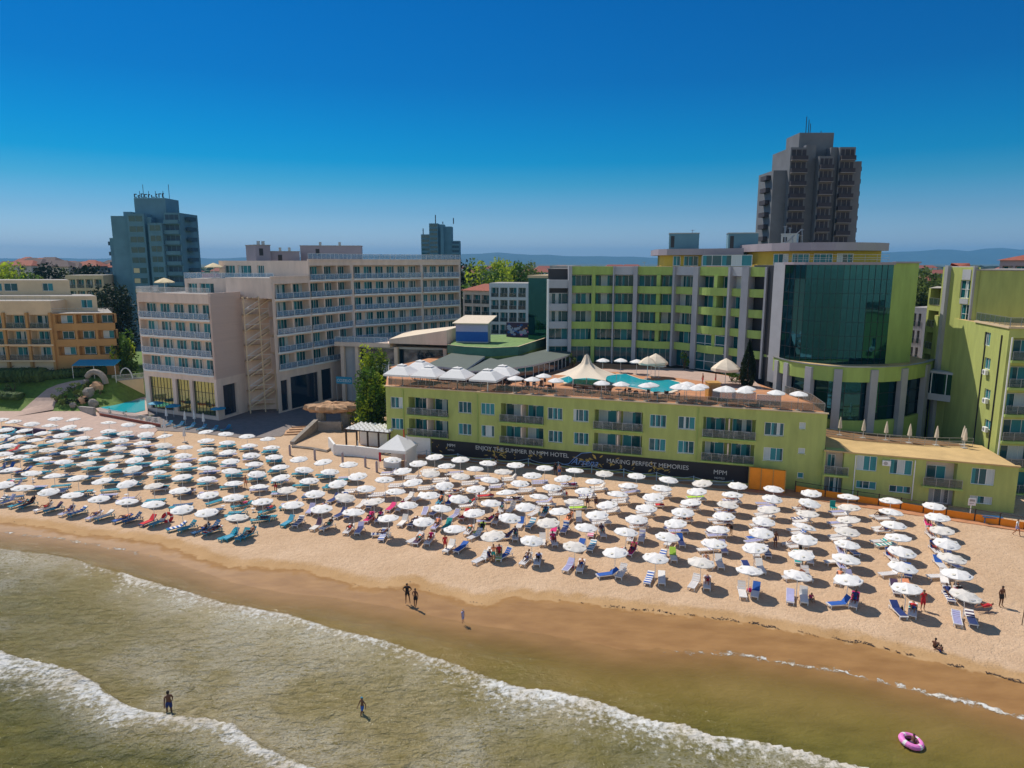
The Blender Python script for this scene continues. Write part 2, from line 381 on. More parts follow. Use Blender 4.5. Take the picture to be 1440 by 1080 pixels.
gm = bpy.data.materials.new('beach_sand'); gm.use_nodes = True; N, L = nodes(gm); b = N['Principled BSDF']
pos = N.new('ShaderNodeNewGeometry').outputs['Position']
dry = mixc(N, L, noise(N, L, pos, 0.25, 5), (0.55, 0.37, 0.225, 1), (0.65, 0.455, 0.295, 1))
dry = mixc(N, L, math_(N, L, 'MULTIPLY', noise(N, L, pos, 2.2, 8, 0.72, 0.38, 0.68), 0.42), dry, (0.38, 0.235, 0.14, 1))
damp = mixc(N, L, noise(N, L, pos, 0.35, 4), (0.40, 0.235, 0.10, 1), (0.50, 0.31, 0.15, 1))
wets = mixc(N, L, noise(N, L, pos, 0.4, 3, stretch=(1, 2.5, 1, 0.35)), (0.27, 0.135, 0.042, 1), (0.36, 0.19, 0.065, 1))
sd = math_(N, L, 'ADD', attr(N, 'shore'), math_(N, L, 'MULTIPLY', math_(N, L, 'SUBTRACT', noise(N, L, pos, 0.8, 4), 0.5), 0.9))
c1 = mixc(N, L, ramp(N, L, sd, -2.2, -0.9), dry, damp)
c2 = mixc(N, L, ramp(N, L, sd, -0.15, 0.25), c1, wets)
inl = mixc(N, L, noise(N, L, pos, 0.05, 6), (0.04, 0.06, 0.02, 1), (0.11, 0.11, 0.055, 1))
c3 = mixc(N, L, ramp(N, L, attr(N, 'inland'), 0.4, 0.6), c2, inl)
L.new(c3, b.inputs['Base Color'])
rr = math_(N, L, 'SUBTRACT', 0.95, math_(N, L, 'MULTIPLY', ramp(N, L, sd, -0.1, 1.2), 0.50)); L.new(rr, b.inputs['Roughness'])
b.inputs['Specular IOR Level'].default_value = 0.35
hgt = math_(N, L, 'ADD', noise(N, L, pos, 2.2, 5, 0.6, 0.2, 0.8), math_(N, L, 'MULTIPLY', noise(N, L, pos, 7.0, 3, 0.5, 0.2, 0.8), 0.5))
bp = N.new('ShaderNodeBump'); bp.inputs['Distance'].default_value = 0.16
L.new(math_(N, L, 'SUBTRACT', 0.68, math_(N, L, 'MULTIPLY', ramp(N, L, sd, -1.6, 0.2), 0.62)), bp.inputs['Strength'])
L.new(hgt, bp.inputs['Height']); L.new(bp.outputs[0], b.inputs['Normal'])

def ground_z(X, Y):
    d1 = sdist(X, Y, WET); d2 = sdist(X, Y, WAT)
    z = np.where(d1 <= 0, 0.0, -0.14*np.clip(d1/np.maximum(d1-np.minimum(d2, 0), 1e-3), 0, 1))
    z = np.where(d2 > 0, -0.14-0.045*d2, z)
    bumps = (fbm(X, Y, 0.9, 3)-0.5)*0.10*np.clip(-d1/2, 0, 1)*(Y < 120)
    return np.maximum(z, -3.5)+bumps
xs = np.concatenate([[-6000, -2500, -900, -400, -200, -140], np.arange(-110, 70, 0.5), [75, 85, 110, 160, 300, 700, 2000, 6000]])
ys = np.concatenate([[-400, -100, -20], np.arange(20, 100, 0.4), [102, 106, 112, 120, 130, 150, 200, 400, 1000, 3000, 9000]])
ground = grid_obj('ground', xs, ys, ground_z, {'shore': lambda X, Y: np.clip(sdist(X, Y, WET), -20, 20),
    'inland': lambda X, Y: (Y > 146).astype(float)}, gm)
tag(ground, 'pale sandy beach running down to wet brown sand', kind='structure')

sm = bpy.data.materials.new('shallow_sea_water'); sm.use_nodes = True; N, L = nodes(sm); b = N['Principled BSDF']
pos = N.new('ShaderNodeNewGeometry').outputs['Position']
dep = attr(N, 'depth'); foam = attr(N, 'foam'); lace_sheen = attr(N, 'lace_sheen')
murk = mixc(N, L, noise(N, L, pos, 0.12, 4, dist=1.0), (0.18, 0.125, 0.024, 1), (0.27, 0.18, 0.055, 1))
greeny = mixc(N, L, noise(N, L, pos, 0.3, 4, stretch=(1, 2.5, 1, 0.3)), (0.08, 0.075, 0.012, 1), (0.17, 0.145, 0.03, 1))
silt = mixc(N, L, noise(N, L, pos, 0.7, 5, stretch=(1, 2.2, 1, 0.5), dist=1.5), (0.20, 0.16, 0.055, 1), (0.33, 0.27, 0.13, 1))
wc = mixc(N, L, ramp(N, L, dep, 2, 11), murk, greeny)
wc = mixc(N, L, attr(N, 'silt'), wc, silt)
vor = N.new('ShaderNodeTexNoise'); vor.inputs['Scale'].default_value = 2.6; vor.inputs['Detail'].default_value = 7; vor.inputs['Roughness'].default_value = 0.68; vor.inputs['Distortion'].default_value = 0.9
mp = N.new('ShaderNodeMapping'); mp.inputs['Rotation'].default_value = (0, 0, 0.45); mp.inputs['Scale'].default_value = (0.75, 1.6, 1)
L.new(pos, mp.inputs[0]); L.new(mp.outputs[0], vor.inputs['Vector'])
ridge = math_(N, L, 'ABSOLUTE', math_(N, L, 'SUBTRACT', vor.outputs[0], 0.5))
lacev = math_(N, L, 'SUBTRACT', 1.0, math_(N, L, 'MULTIPLY', ridge, 9.0), True)
fo = math_(N, L, 'ADD', foam, math_(N, L, 'MULTIPLY', math_(N, L, 'SUBTRACT', noise(N, L, pos, 2.4, 7, 0.72, 0.3, 0.7), 0.5), 1.0))
fsolid = ramp(N, L, fo, 0.26, 0.92)
flace = math_(N, L, 'MULTIPLY', math_(N, L, 'MULTIPLY', lacev, lace_sheen), 0.6)
ft = math_(N, L, 'MAXIMUM', math_(N, L, 'MULTIPLY', fsolid, ramp(N, L, foam, 0.02, 0.25)), flace)
ft = math_(N, L, 'MINIMUM', ft, 1.0)
fcol = mixc(N, L, noise(N, L, pos, 0.22, 4, 0.6, 0.42, 0.62), (0.70, 0.69, 0.66, 1), (0.60, 0.54, 0.45, 1)); L.new(mixc(N, L, ft, wc, fcol), b.inputs['Base Color'])
L.new(math_(N, L, 'ADD', 0.10, math_(N, L, 'MULTIPLY', ft, 0.45)), b.inputs['Roughness'])
b.inputs['IOR'].default_value = 1.33; b.inputs['Specular IOR Level'].default_value = 0.36
hw = math_(N, L, 'ADD', noise(N, L, pos, 0.9, 5, 0.55, 0, 1, stretch=(1, 2.0, 1, 0.4), dist=0.6), math_(N, L, 'MULTIPLY', noise(N, L, pos, 5.5, 4, 0.6, 0, 1), 0.34))
bp = N.new('ShaderNodeBump'); bp.inputs['Distance'].default_value = 0.5
L.new(math_(N, L, 'ADD', 0.14, math_(N, L, 'MULTIPLY', attr(N, 'chop'), 0.95)), bp.inputs['Strength'])
L.new(hw, bp.inputs['Height']); L.new(bp.outputs[0], b.inputs['Normal'])
opac = math_(N, L, 'MAXIMUM', math_(N, L, 'ADD', 0.12, math_(N, L, 'MULTIPLY', ramp(N, L, dep, 0.0, 5.0), 0.88)), ft)
L.new(opac, b.inputs['Alpha'])

def fcalc(X, Y):
    d1 = sdist(X, Y, FO1); d2 = sdist(X, Y, FO2); dw = sdist(X, Y, WAT)
    n1 = fbm(X, Y, 0.22, 11); n2 = fbm(X, Y, 0.6, 12)
    j1 = d1+(n2-0.5)*0.7
    s1 = np.clip(0.78+1.0*(fbm(X, Y, 0.12, 5, 2)-0.4), 0.66, 0.98)*np.interp(X, [-60, -42, -38, -35, -33], [0.2, 0.25, 0.6, .35, 1.0])         # strength along the line
    right = np.clip((X-2)/10, 0, 1); s1 = s1*(1-0.15*right)
    f = np.where(j1 > 0, np.exp(-np.maximum(j1, 0)/(0.8+1.3*s1)), np.exp(-(np.minimum(j1, 0)/0.18)**2))*s1*1.0
    w2 = np.interp(X, [-60, -32, -24, -19, -14], [4.6, 3.8, 2.2, 1.6, 1.5])
    j2 = d2+(n2-0.5)*0.9
    f2 = np.where(j2 > 0, np.clip(1.12-np.maximum(j2, 0)/w2, 0, 1)*(0.72+0.5*(fbm(X, Y, 0.5, 41)-.3)), np.exp(-(np.minimum(j2, 0)/0.25)**2))*0.95
    jw = dw+(n2-0.5)*0.5
    sw = np.interp(X, [-50, -38, -30, -5, 8, 14, 22, 30, 60], [0.45, 0.5, 0.05, 0.0, 0.1, 0.48, 0.58, 0.72, 0.75])
    f3 = np.exp(-((jw-0.2)/0.42)**2)*sw*1.15
    lc = np.where(d1 > 0, np.exp(-np.maximum(d1-1.5, 0)/5.0), 0)*np.clip(n1*2.2-0.6, 0, 1)*np.where(d2 < 0, 1, 0.35)
    lc = np.maximum(lc*0.8, 0.55*np.clip(n1*4-1.7, 0, 1)*(d1 > 0)*(d2 < 0))  # patchy foam lace, doubling as silvery sheen painted on the water
    lc = np.maximum(lc, np.exp(-np.maximum(d2-2, 0)/1.0)*0.4*(d2 > 0))
    return np.clip(np.maximum(np.maximum(f, f2), f3), 0, 1), np.clip(lc, 0, 1), d1, d2, dw
_c = {}
def cached(X, Y):
    if X.shape not in _c: _c[X.shape] = fcalc(X, Y)
    return _c[X.shape]
def sea_z(X, Y):
    f, lc, d1, d2, dw = cached(X, Y)
    near = (Y > -30)
    z = -0.14+np.clip(dw, 0, 30)*0.004
    z += 0.20*np.where(d1 > -0.1, np.exp(-np.maximum(d1, 0)/1.6), 0)*np.clip(dw/4, 0, 1)*near
    z += 0.45*np.where(d2 > -0.2, np.exp(-(np.maximum(d2-1.2, 0)/1.8)**2), np.exp(-(d2/0.4)**2))*near
    z += (fbm(X, Y*1.6, 0.35, 21)-0.5)*0.35*np.clip(dw/12, 0, 1)*near + f*(fbm(X, Y, 2.0, 22)-0.5)*0.25
    return z
xs = np.concatenate([[-6000, -1500, -400, -150, -100], np.arange(-75, 45, 0.2), [60, 90, 150, 400, 1500, 6000]])
ys = np.concatenate([[-6000, -1500, -300, -60, -10, 15], np.arange(26, 76, 0.2)])
sea = grid_obj('sea', xs, ys, sea_z, {'depth': lambda X, Y: np.clip(cached(X, Y)[4], -5, 30), 'foam': lambda X, Y: cached(X, Y)[0],
    'lace_sheen': lambda X, Y: cached(X, Y)[1], 'silt': lambda X, Y: np.clip((cached(X, Y)[2]+0.5)/2, 0, 1)*np.clip(1-(cached(X, Y)[3]-1)/2, 0, 1)*np.clip(1-(X-(-6))/16, 0.15, 1)*np.interp(X, [-60, -38, -18], [0.35, 0.5, 1.0]),
    'chop': lambda X, Y: np.clip((cached(X, Y)[4])/9, 0, 1)*np.clip(1.0-(X+5)/30, 0.25, 1)}, sm)
tag(sea, 'murky green shallow sea with white breaking foam lines', kind='structure')

# ================================================================ building kit
def V2(p): return Vector((p[0], p[1]))
class Fac:
    """one straight wall: origin A, runs to B (left to right seen from outside)"""
    def __init__(s, A, B):
        s.A = Vector((A[0], A[1])); s.B = Vector((B[0], B[1])); d = s.B-s.A; s.L = d.length; s.u = d/s.L
        s.n = Vector((s.u.y, -s.u.x)); s.rz = math.atan2(s.u.y, s.u.x)
    def T(s, p):                                    # local (along, inwards, up) -> world
        q = s.A+s.u*p[0]-s.n*p[1]; return Vector((q.x, q.y, p[2]))
    def at(s, x, y): return hit(s.A, s.B, x, y)
    def rect(s, x0, y0, x1, y1):
        a = s.at(x0, (y0+y1)/2); c = s.at(x1, (y0+y1)/2); t = s.at((x0+x1)/2, y0); b = s.at((x0+x1)/2, y1)
        return (a[0], c[0], b[1], t[1])
def wall(mb, f, z0, z1, holes, m, x0=0.0, x1=None):
    """wall face with openings; holes: (x0,x1,z0,z1,depth[,back material])"""
    x1 = f.L if x1 is None else x1
    X = sorted(set([x0, x1]+[round(v, 3) for h in holes for v in h[:2]])); Zs = sorted(set([z0, z1]+[round(v, 3) for h in holes for v in h[2:4]]))
    H = [tuple(round(v, 3) for v in h[:4]) for h in holes]
    for a, b in zip(X, X[1:]):
        run = None
        for c, d in zip(Zs, Zs[1:]):
            mx, mz = (a+b)/2, (c+d)/2
            solid = not any(h[0] < mx < h[1] and h[2] < mz < h[3] for h in H)
            if solid: run = (run[0], d) if run else (c, d)
            if (not solid or d == Zs[-1]) and run:
                mb.face([f.T((a, 0, run[0])), f.T((b, 0, run[0])), f.T((b, 0, run[1])), f.T((a, 0, run[1]))], m); run = None
    for h in holes:
        a, b, c, d, dp = h[:5]; T = f.T
        mb.face([T((a, 0, c)), T((a, dp, c)), T((a, dp, d)), T((a, 0, d))], m)
        mb.face([T((b, dp, c)), T((b, 0, c)), T((b, 0, d)), T((b, dp, d))], m)
        mb.face([T((a, 0, c)), T((b, 0, c)), T((b, dp, c)), T((a, dp, c))], h[6] if len(h) > 6 else m)
        mb.face([T((a, dp, d)), T((b, dp, d)), T((b, 0, d)), T((a, 0, d))], m)
        if len(h) > 5 and h[5]:
            mb.face([T((a, dp, c)), T((b, dp, c)), T((b, dp, d)), T((a, dp, d))], h[5])
_W = {}
def win_mesh(wd, ht, n, var, fr='frame', sill=False, bars=0):
    """window or glazed door: frame, mullions, panes with different curtains. local: x along, y inwards, z up"""
    k = (round(wd, 2), round(ht, 2), n, var, fr, sill, bars)
    if k in _W: return _W[k]
    rg = random.Random(str(k)); mb = MB(); t = 0.07
    for x in (0, wd-t): mb.box(x, x+t, 0, 0.09, 0, ht, fr)
    for z in (0, ht-t): mb.box(t, wd-t, 0, 0.09, z, z+t, fr)
    pw = (wd-2*t)/n
    for i in range(n):
        a, b = t+i*pw, t+(i+1)*pw
        if i: mb.box(a-0.03, a+0.03, -0.002, 0.088, t, ht-t, fr)
        g = rg.choice(('glass', 'glass', 'curtain', 'curtain', 'curtain', 'curtain2')) if var >= 0 else 'glass'
        if var == -2: g = 'shopglass'
        if g in ('curtain', 'curtain2') and rg.random() < 0.5:
            c = a+(b-a)*rg.uniform(0.35, 0.65)
            mb.box(a, c, 0.055, 0.065, t, ht-t, g); mb.box(c, b, 0.05, 0.06, t, ht-t, 'glass')
        else: mb.box(a, b, 0.05, 0.06, t, ht-t, g)
    for i in range(bars): z = ht*(i+1)/(bars+1); mb.box(t, wd-t, -0.004, 0.084, z-0.03, z+0.03, fr)
    if sill: mb.box(-0.08, wd+0.08, -0.10, 0.0, -0.08, -0.02, 'frame')
    _W[k] = mb.data('window'); return _W[k]
def add_win(parent, f, r, dp=0.12, n=2, name='window', fr='frame', sill=True, bars=0, var=None):
    a, b, c, d = r
    me = win_mesh(b-a, d-c, n, rnd.randrange(6) if var is None else var, fr, sill, bars)
    p = f.T((a, dp, c))-parent.location
    return inst(name, me, parent, p, f.rz)
_R = {}
def rail_mesh(wd, style):
    k = (round(wd, 2), style)
    if k in _R: return _R[k]
    mb = MB()
    if style == 'glass':
        mb.box(0, wd, -0.02, 0.02, 1.0, 1.05, 'frame'); mb.box(0.02, wd-0.02, -0.008, 0.008, 0.1, 0.98, 'railglass')
        n = max(1, round(wd/1.3))
        for i in range(n+1): x = min(max(i*wd/n, 0.02), wd-0.02); mb.box(x-0.02, x+0.02, -0.022, 0.018, 0, 1.0, 'frame')
    elif style == 'smoke':
        mb.box(0, wd, -0.02, 0.02, 1.0, 1.04, 'steel'); mb.box(0.02, wd-0.02, -0.008, 0.008, 0.1, 0.95, 'railgreen')
        n = max(1, round(wd/1.2))
        for i in range(n+1): x = min(max(i*wd/n, 0.02), wd-0.02); mb.box(x-0.02, x+0.02, -0.022, 0.018, 0, 1.0, 'steel')
    else:
        col = {'white': 'frame', 'steel': 'steel', 'pinkrail': 'white'}[style]
        for z in ((0.95, 0.55, 0.3) if style == 'steel' else (0.95, 0.12)): mb.box(0, wd, -0.02, 0.02, z, z+0.045, col)
        n = max(1, round(wd/(1.5 if style == 'steel' else 0.16)))
        for i in range(n+1):
            x = min(max(i*wd/n, 0.03), wd-0.03); mb.box(x-0.015, x+0.015, -0.012, 0.012, 0.0, 0.95, col)
    _R[k] = mb.data('railing'); return _R[k]
def add_rail(parent, f, x0, x1, z, dp=0.0, style='glass', name='railing'):
    return inst(name, rail_mesh(x1-x0, style), parent, f.T((x0, dp, z))-parent.location, f.rz)
def rail_run(parent, pts, z, style='steel', name='railing'):
    for a, b in zip(pts, pts[1:]):
        f = Fac(a, b)
        if f.L > 0.2: inst(name, rail_mesh(f.L, style), parent, f.T((0, 0, z))-parent.location, f.rz)
def closed(mb, poly, z0, z1, m, skip=(), mtop=None): mb.prism([tuple(p[:2]) for p in poly], z0, z1, m, mtop, skip)
def ac_unit(parent, f, x, z):
    mb = MB(); mb.box(0, 0.85, -0.42, -0.08, 0, 0.58, 'white'); mb.box(0.08, 0.12, -0.08, 0.0, 0.1, 0.2, 'steel'); mb.box(0.7, 0.74, -0.08, 0.0, 0.1, 0.2, 'steel')
    vs = [(0.33+0.22*math.cos(t*math.pi/5), -0.425, 0.29+0.22*math.sin(t*math.pi/5)) for t in range(10)]; mb.face(vs[::-1], 'steel')
    k = 'ac'
    if k not in _R: _R[k] = mb.data('air_conditioner')
    return inst('air_conditioner', _R[k], parent, f.T((x, 0, z))-parent.location, f.rz)
def text_obj(name, s, size, parent, f, x, z, m, out=0.03, align='LEFT', shear=0.0, ext=0.015, xs=1.0):
    cu = bpy.data.curves.new(name, 'FONT'); cu.body = s; cu.size = size; cu.align_x = align; cu.extrude = ext; cu.shear = shear
    o = bpy.data.objects.new(name, cu); COL.objects.link(o)
    dg = bpy.context.evaluated_depsgraph_get(); me = bpy.data.meshes.new_from_object(o.evaluated_get(dg))
    bpy.data.objects.remove(o); me.materials.clear(); me.materials.append(M[m])
    q = bpy.data.objects.new(name, me); COL.objects.link(q); q.parent = parent
    q.matrix_local = Matrix.Translation(f.T((x, -out, z))-parent.location) @ Matrix.Rotation(f.rz, 4, 'Z') @ Matrix.Rotation(math.pi/2, 4, 'X') @ Matrix.Diagonal((xs, 1, 1, 1))
    return q

# ================================================================ lime annex on the beach (two floors of rooms, pool deck on top)
AA, AB_ = P(545, 634), P(1155, 692)
fa = Fac(AA, AB_)
annex = root('beach_annex_building', (fa.A.x, fa.A.y, 0), 'long lime green annex on the beach with a pool terrace on its roof', 'building')
DECK = 9.5
deckpoly = [fa.A, fa.B, V2((38.2, 86)), V2((37.0, 92)), V2((36.0, 99)), V2((35.0, 106)), V2((29, 113.5)), V2((22, 118.5)), V2((9, 123.5)), V2((-14, 130)), V2((-20.8, 116))]
mb = MB(); holes = []
WU = [(549, 553.5, 566.7, 569), (644.4, 560, 662.9, 576), (676, 561.2, 695.5, 578.8), (770, 569, 791, 585.5), (806.2, 571.6, 827.8, 589.4), (913.7, 579.5, 937, 598), (953.7, 582, 977.5, 601.2), (1075, 592, 1102.5, 612)]
WLo = [(550, 581, 567, 596.6), (644.4, 589, 662.9, 605.5), (676.7, 591, 695, 607.8), (771, 600, 791, 616.7), (806.7, 602.2, 827.8, 620), (912.5, 612, 936.2, 630.5), (953, 615.5, 976.2, 634.5), (1073.7, 625.5, 1101.2, 645)]
SM = [(1124, 594, 1133, 603.5), (1122.5, 630, 1132, 638), (1121.2, 664.5, 1130, 672.5)]
BU = [(574.5, 554.4, 630, 582), (704.4, 564.5, 764.5, 593.5), (836, 572.5, 904, 604.5), (988.7, 586.2, 1062.5, 618.7)]
UPZ = (5.75, 8.2); LOZ = (2.75, 5.1)
for lst, (zb, zt) in ((BU, UPZ), (BU, LOZ)):
    for (x0, y0, x1, y1) in lst:
        r = fa.rect(x0, y0, x1, y1); holes.append((r[0], r[1], zb-0.0, zt, 1.7, 'lime', 'concrete'))
wins = []
for lst, zz in ((WU, (6.45, 8.05)), (WLo, (3.35, 4.95))):
    for q in lst:
        r = fa.rect(*q); r = (r[0], r[1], zz[0], zz[1]); wins.append((r, 3)); holes.append((*r, 0.14))
for q in SM: r = fa.rect(*q); wins.append((r, 1)); holes.append((*r, 0.14))
wall(mb, fa, 0, DECK, holes, 'lime')
closed(mb, deckpoly, 0, DECK, 'lime', skip=(0,), mtop='terracotta')
mb.build('wall', annex)
for r, n in wins: add_win(annex, fa, r, n=n, dp=0.10)
mbc = MB(); mbc.box(-0.12, fa.L+0.12, -0.22, 0.25, DECK+0.004, DECK+0.14, 'cream', fa.T); mbc.build('roof_edge', annex)
for zb, zt in (UPZ, LOZ):
    for q in BU:
        r = fa.rect(*q); w_ = r[1]-r[0]
        mbb = MB(); mbb.box(r[0]-0.1, r[1]+0.1, -0.55, 0.0, zb-0.16, zb+0.003, 'lime2', fa.T); mbb.build('balcony_slab', annex)
        mbp = MB(); mbp.box(r[0]+w_/2-0.08, r[0]+w_/2+0.08, -0.35, 1.69, zb+0.01, zt-0.01, 'pink', fa.T)
        for s_ in (0.12, 0.62): mbp.box(r[0]+w_*s_+0.4, r[0]+w_*s_+1.1, 1.45, 1.69, zt-0.42, zt-0.12, 'white', fa.T)
        mbp.build('balcony_partition', annex)
        for k in (0, 1):
            a = r[0]+0.25+k*(w_/2+0.1)
            add_win(annex, fa, (a, a+w_/2-0.75, zb+0.02, zb+2.15), dp=1.58, n=2, name='balcony_door', sill=False)
        add_rail(annex, fa, r[0]-0.05, r[1]+0.05, zb, -0.5, 'smoke')
for px_, y0, y1 in ((672, 560, 622), (568, 566, 612), (976+4, 575, 660)):
    mbd = MB(); s0 = fa.at(px_, (y0+y1)/2)[0]; mbd.box(s0-0.05, s0+0.05, -0.1, -0.003, 2.6, 9.2, 'lime2', fa.T); mbd.build('drainpipe', annex)
# banner along the foot of the annex
b0, b1 = fa.at(607, 624)[0], fa.at(1052, 672)[0]
ban = root('beach_banner', fa.T((b0, -0.1, 0)), 'long black vinyl banner with slogans and golden splashes along the foot of the lime building', 'banner')
mbn = MB(); mbn.box(b0, b1, -0.09, -0.02, 0.25, 2.35, 'banner', fa.T)
for px_, n_ in ((706, 26), (748, 10), (832, 22), (872, 10), (924, 18), (614, 8)):
    s0 = fa.at(px_, 650)[0]
    for i in range(n_):
        t0 = s0+rnd.gauss(0, 1.0); z0 = 1.2+rnd.gauss(0, 0.45); l = rnd.uniform(0.15, 0.5); an = rnd.uniform(0, 6.28)
        z0 = min(max(z0, 0.7), 2.0)
        mbn.face([fa.T((t0+math.cos(a)*l*k, -0.095-0.0006*i, z0+math.sin(a)*l*k*0.7)) for a, k in ((an, 1), (an+1.4, 0.35), (an+3.1, 0.8), (an+4.6, 0.3))], 'gold')
mbn.build('sheet', ban)
def btxt(px_, py_, s, size, m='letters', **k): a = fa.at(px_, py_); text_obj('lettering', s, size, ban, fa, a[0], a[1], m, out=0.13, **k)
btxt(669, 631.5, 'ENJOY THE SUMMER IN MPM HOTEL', 0.80, xs=1.02)
btxt(853, 650, 'MAKING PERFECT MEMORIES', 0.80, xs=1.0)
btxt(629, 627.5, 'MPM', 0.62); btxt(630, 633, 'HOTELS', 0.28)
btxt(1003, 666, 'MPM', 0.80); btxt(1004.5, 672.5, 'HOTELS', 0.34)
btxt(803, 652, 'Arsena', 1.25, m='letterb', shear=0.5)
mbn = MB(); mbn.tube([fa.T((fa.at(x, y)[0], -0.12, fa.at(x, y)[1])) for x, y in ((790, 653), (800, 652), (808, 644), (818, 637), (832, 636))], 0.05, 4, 'letterb')
mbn.tube([fa.T((fa.at(x, y)[0], -0.12, fa.at(x, y)[1])) for x, y in ((1003, 675), (1010, 677), (1019, 676.5))], 0.03, 4, 'letters'); mbn.build('swoosh', ban)

# orange screen, white wall panel
f = Fac(P(1052.5, 688), P(1103, 694)); o = root('orange_screen', f.T((0, 0, 0)), 'bright orange sheeted screen standing at the right end of the black banner', 'screen')
mb = MB(); mb.box(0, f.L, -0.05, 0.3, 0.1, 2.75, 'orangenet', f.T); mb.build('sheeting', o)
mb = MB()
for k in range(4): mb.box(f.L*k/3-0.05, f.L*k/3+0.05, -0.12, -0.052, 0, 2.85, 'tanwood', f.T)
mb.build('post', o)
f = Fac(fa.T((fa.at(572, 625)[0], -0.25, 0)), fa.T((fa.at(606, 625)[0], -0.25, 0)))
o = root('white_screen_wall', f.T((0, 0, 0)), 'plain white rendered wall panel at the left end of the black banner', 'wall')
mb = MB(); mb.box(0, f.L, 0, 0.2, 0, 2.6, 'white', f.T); mb.box(-0.05, f.L+0.05, -0.03, 0.23, 2.6, 2.68, 'concrete', f.T); mb.build('wall', o)

# ================================================================ low extension with tan roof, right
fe = Fac(P(1155, 694), P(1425, 722)); EH = 5.2
ext = root('low_lime_extension', (fe.A.x, fe.A.y, 0), 'low lime green block with a tan flat roof at the right end of the beach', 'building')
mb = MB()
def er(a, b, c, d): return fe.rect(1120+a/4.5, 500+b/4.5, 1120+c/4.5, 500+d/4.5)
ew = [(er(380, 635, 510, 730), 3, 'w'), (er(590, 660, 735, 755), 3, 'w'), (er(1105, 715, 1255, 820), 3, 'w'), (er(375, 795, 505, 845), 3, 'w'), (er(585, 825, 725, 870), 3, 'w'), (er(1095, 890, 1240, 940), 3, 'w')]
eb = [er(145, 600, 300, 745), er(815, 675, 1015, 825)]
holes = [(*r, 0.14) for r, n, k in ew]+[(max(r[0], 0.15), r[1], r[2], r[3], 1.4, 'pink', 'concrete') for r in eb]
d1 = er(150, 770, 290, 860); d2_ = er(835, 838, 1000, 925)
holes += [(max(d1[0], 0.2), d1[1], 0.05, d1[3], 1.2, 'greywall', 'concrete'), (d2_[0], d2_[1], 0.05, d2_[3], 0.8, 'greywall', 'concrete')]
wall(mb, fe, 0, EH, holes, 'lime')
roofback = [P(1375, 628, EH), P(1200, 606, EH), P(1158, 603, EH)]
epoly = [fe.A, fe.B, V2(roofback[0])+V2((0.8, 0.5)), V2((53, 84)), V2((38.0, 92)), V2((37.2, 86))]
closed(mb, epoly, 0, EH, 'lime', skip=(0,), mtop='tan'); mb.build('wall', ext)
for r, n, k in ew: add_win(ext, fe, r, n=n)
for r in eb:
    mbb = MB(); mbb.box(max(r[0]-0.3, 0.02), r[1]+0.6, -0.7, 0.0, r[2]-0.2, r[2]-0.003, 'lime2', fe.T); mbb.build('balcony_slab', ext)
    add_rail(ext, fe, max(r[0]-0.25, 0.05), r[1]+0.5, r[2], -0.65, 'smoke')
    add_win(ext, fe, (max(r[0], 0.15)+0.3, r[1]-0.8, r[2]+0.02, r[2]+2.0), dp=1.28, n=2, name='balcony_door', sill=False)
for d in (d1, d2_): add_win(ext, fe, (max(d[0], 0.2)+0.25*(d[1]-d[0]), d[1]-0.15*(d[1]-d[0]), 0.08, d[3]-0.1), dp=0.75, n=2, name='door', sill=False)
a = fe.at(1120+540/4.5, 500+690/4.5); ac_unit(ext, fe, a[0], a[1])
mbc = MB(); mbc.box(-0.05, fe.L+0.1, -0.2, 0.2, EH+0.004, EH+0.16, 'tan', fe.T); mbc.build('roof_edge', ext)
for px_ in (1202, 1286): mbd = MB(); s0 = fe.at(px_, 660)[0]; mbd.box(s0-0.05, s0+0.05, -0.12, -0.003, 0.3, 5.0, 'white', fe.T); mbd.build('drainpipe', ext)
# brown terrace floor on the back part of the roof
mb = MB(); tp = [P(1158, 613, EH), P(1200, 619, EH), P(1290, 626, EH), P(1368, 628, EH), V2((53.3, 83)), V2((39, 90.5)), V2((37.9, 88))]
mb.prism([(p[0], p[1]) for p in tp], EH+0.004, EH+0.05, 'brownfloor'); mb.build('terrace_floor', ext)
rail_run(ext, [P(1157, 613, EH), P(1200, 619, EH), P(1250, 623, EH), P(1300, 627, EH), P(1368, 628, EH)], EH+0.06, 'steel')

# ================================================================ curved lime hotel: podium, glass tower, long curved wing
hotel = root('curved_lime_hotel', (20, 112, 0), 'large curved lime green hotel with grey pilasters and a dark glass tower behind the pool', 'hotel')
rim_px = [(1087.7, 502), (1100, 505.5), (1112.8, 508.6), (1138, 512.5), (1165.5, 515.2), (1192, 516.6), (1218, 517), (1245, 516.5), (1271, 515), (1290, 512.5), (1305, 509.5), (1316.5, 505)]
rim = [V2(P(x, y, 13.5)) for x, y in rim_px]
ctr = Vector((47.5, 103.0))
def inset(pl, d):
    out = []
    for i, p in enumerate(pl):
        t = (pl[min(i+1, len(pl)-1)]-pl[max(i-1, 0)]).normalized(); n = Vector((t.y, -t.x)); out.append(p-n*d)
    return out
PB = 5.2
def arc_band(mb, pl, d0, d1, z0, z1, m, mtop=None):
    a, b = inset(pl, d0), inset(pl, d1); mb.prism([tuple(p) for p in a]+[tuple(p) for p in b[::-1]], z0, z1, m, mtop)
mb = MB(); arc_band(mb, rim, 0, 0.6, 11.55, 13.5, 'lime2', 'concrete'); mb.build('parapet', hotel, smooth=False)
mb = MB(); arc_band(mb, rim, 0.35, 0.9, PB-5.2, 6.35, 'lime2'); mb.build('lower_band', hotel)
mb = MB(); arc_band(mb, rim, -0.12, 0.12, 13.504, 13.62, 'steel'); mb.build('coping', hotel)
mb = MB(); mb.prism([tuple(p) for p in inset(rim, 0.7)]+[(58.5, 108), (38, 108)], 13.0, 13.3, 'concrete', 'tan'); mb.build('podium_roof', hotel)
g = inset(rim, 0.75)
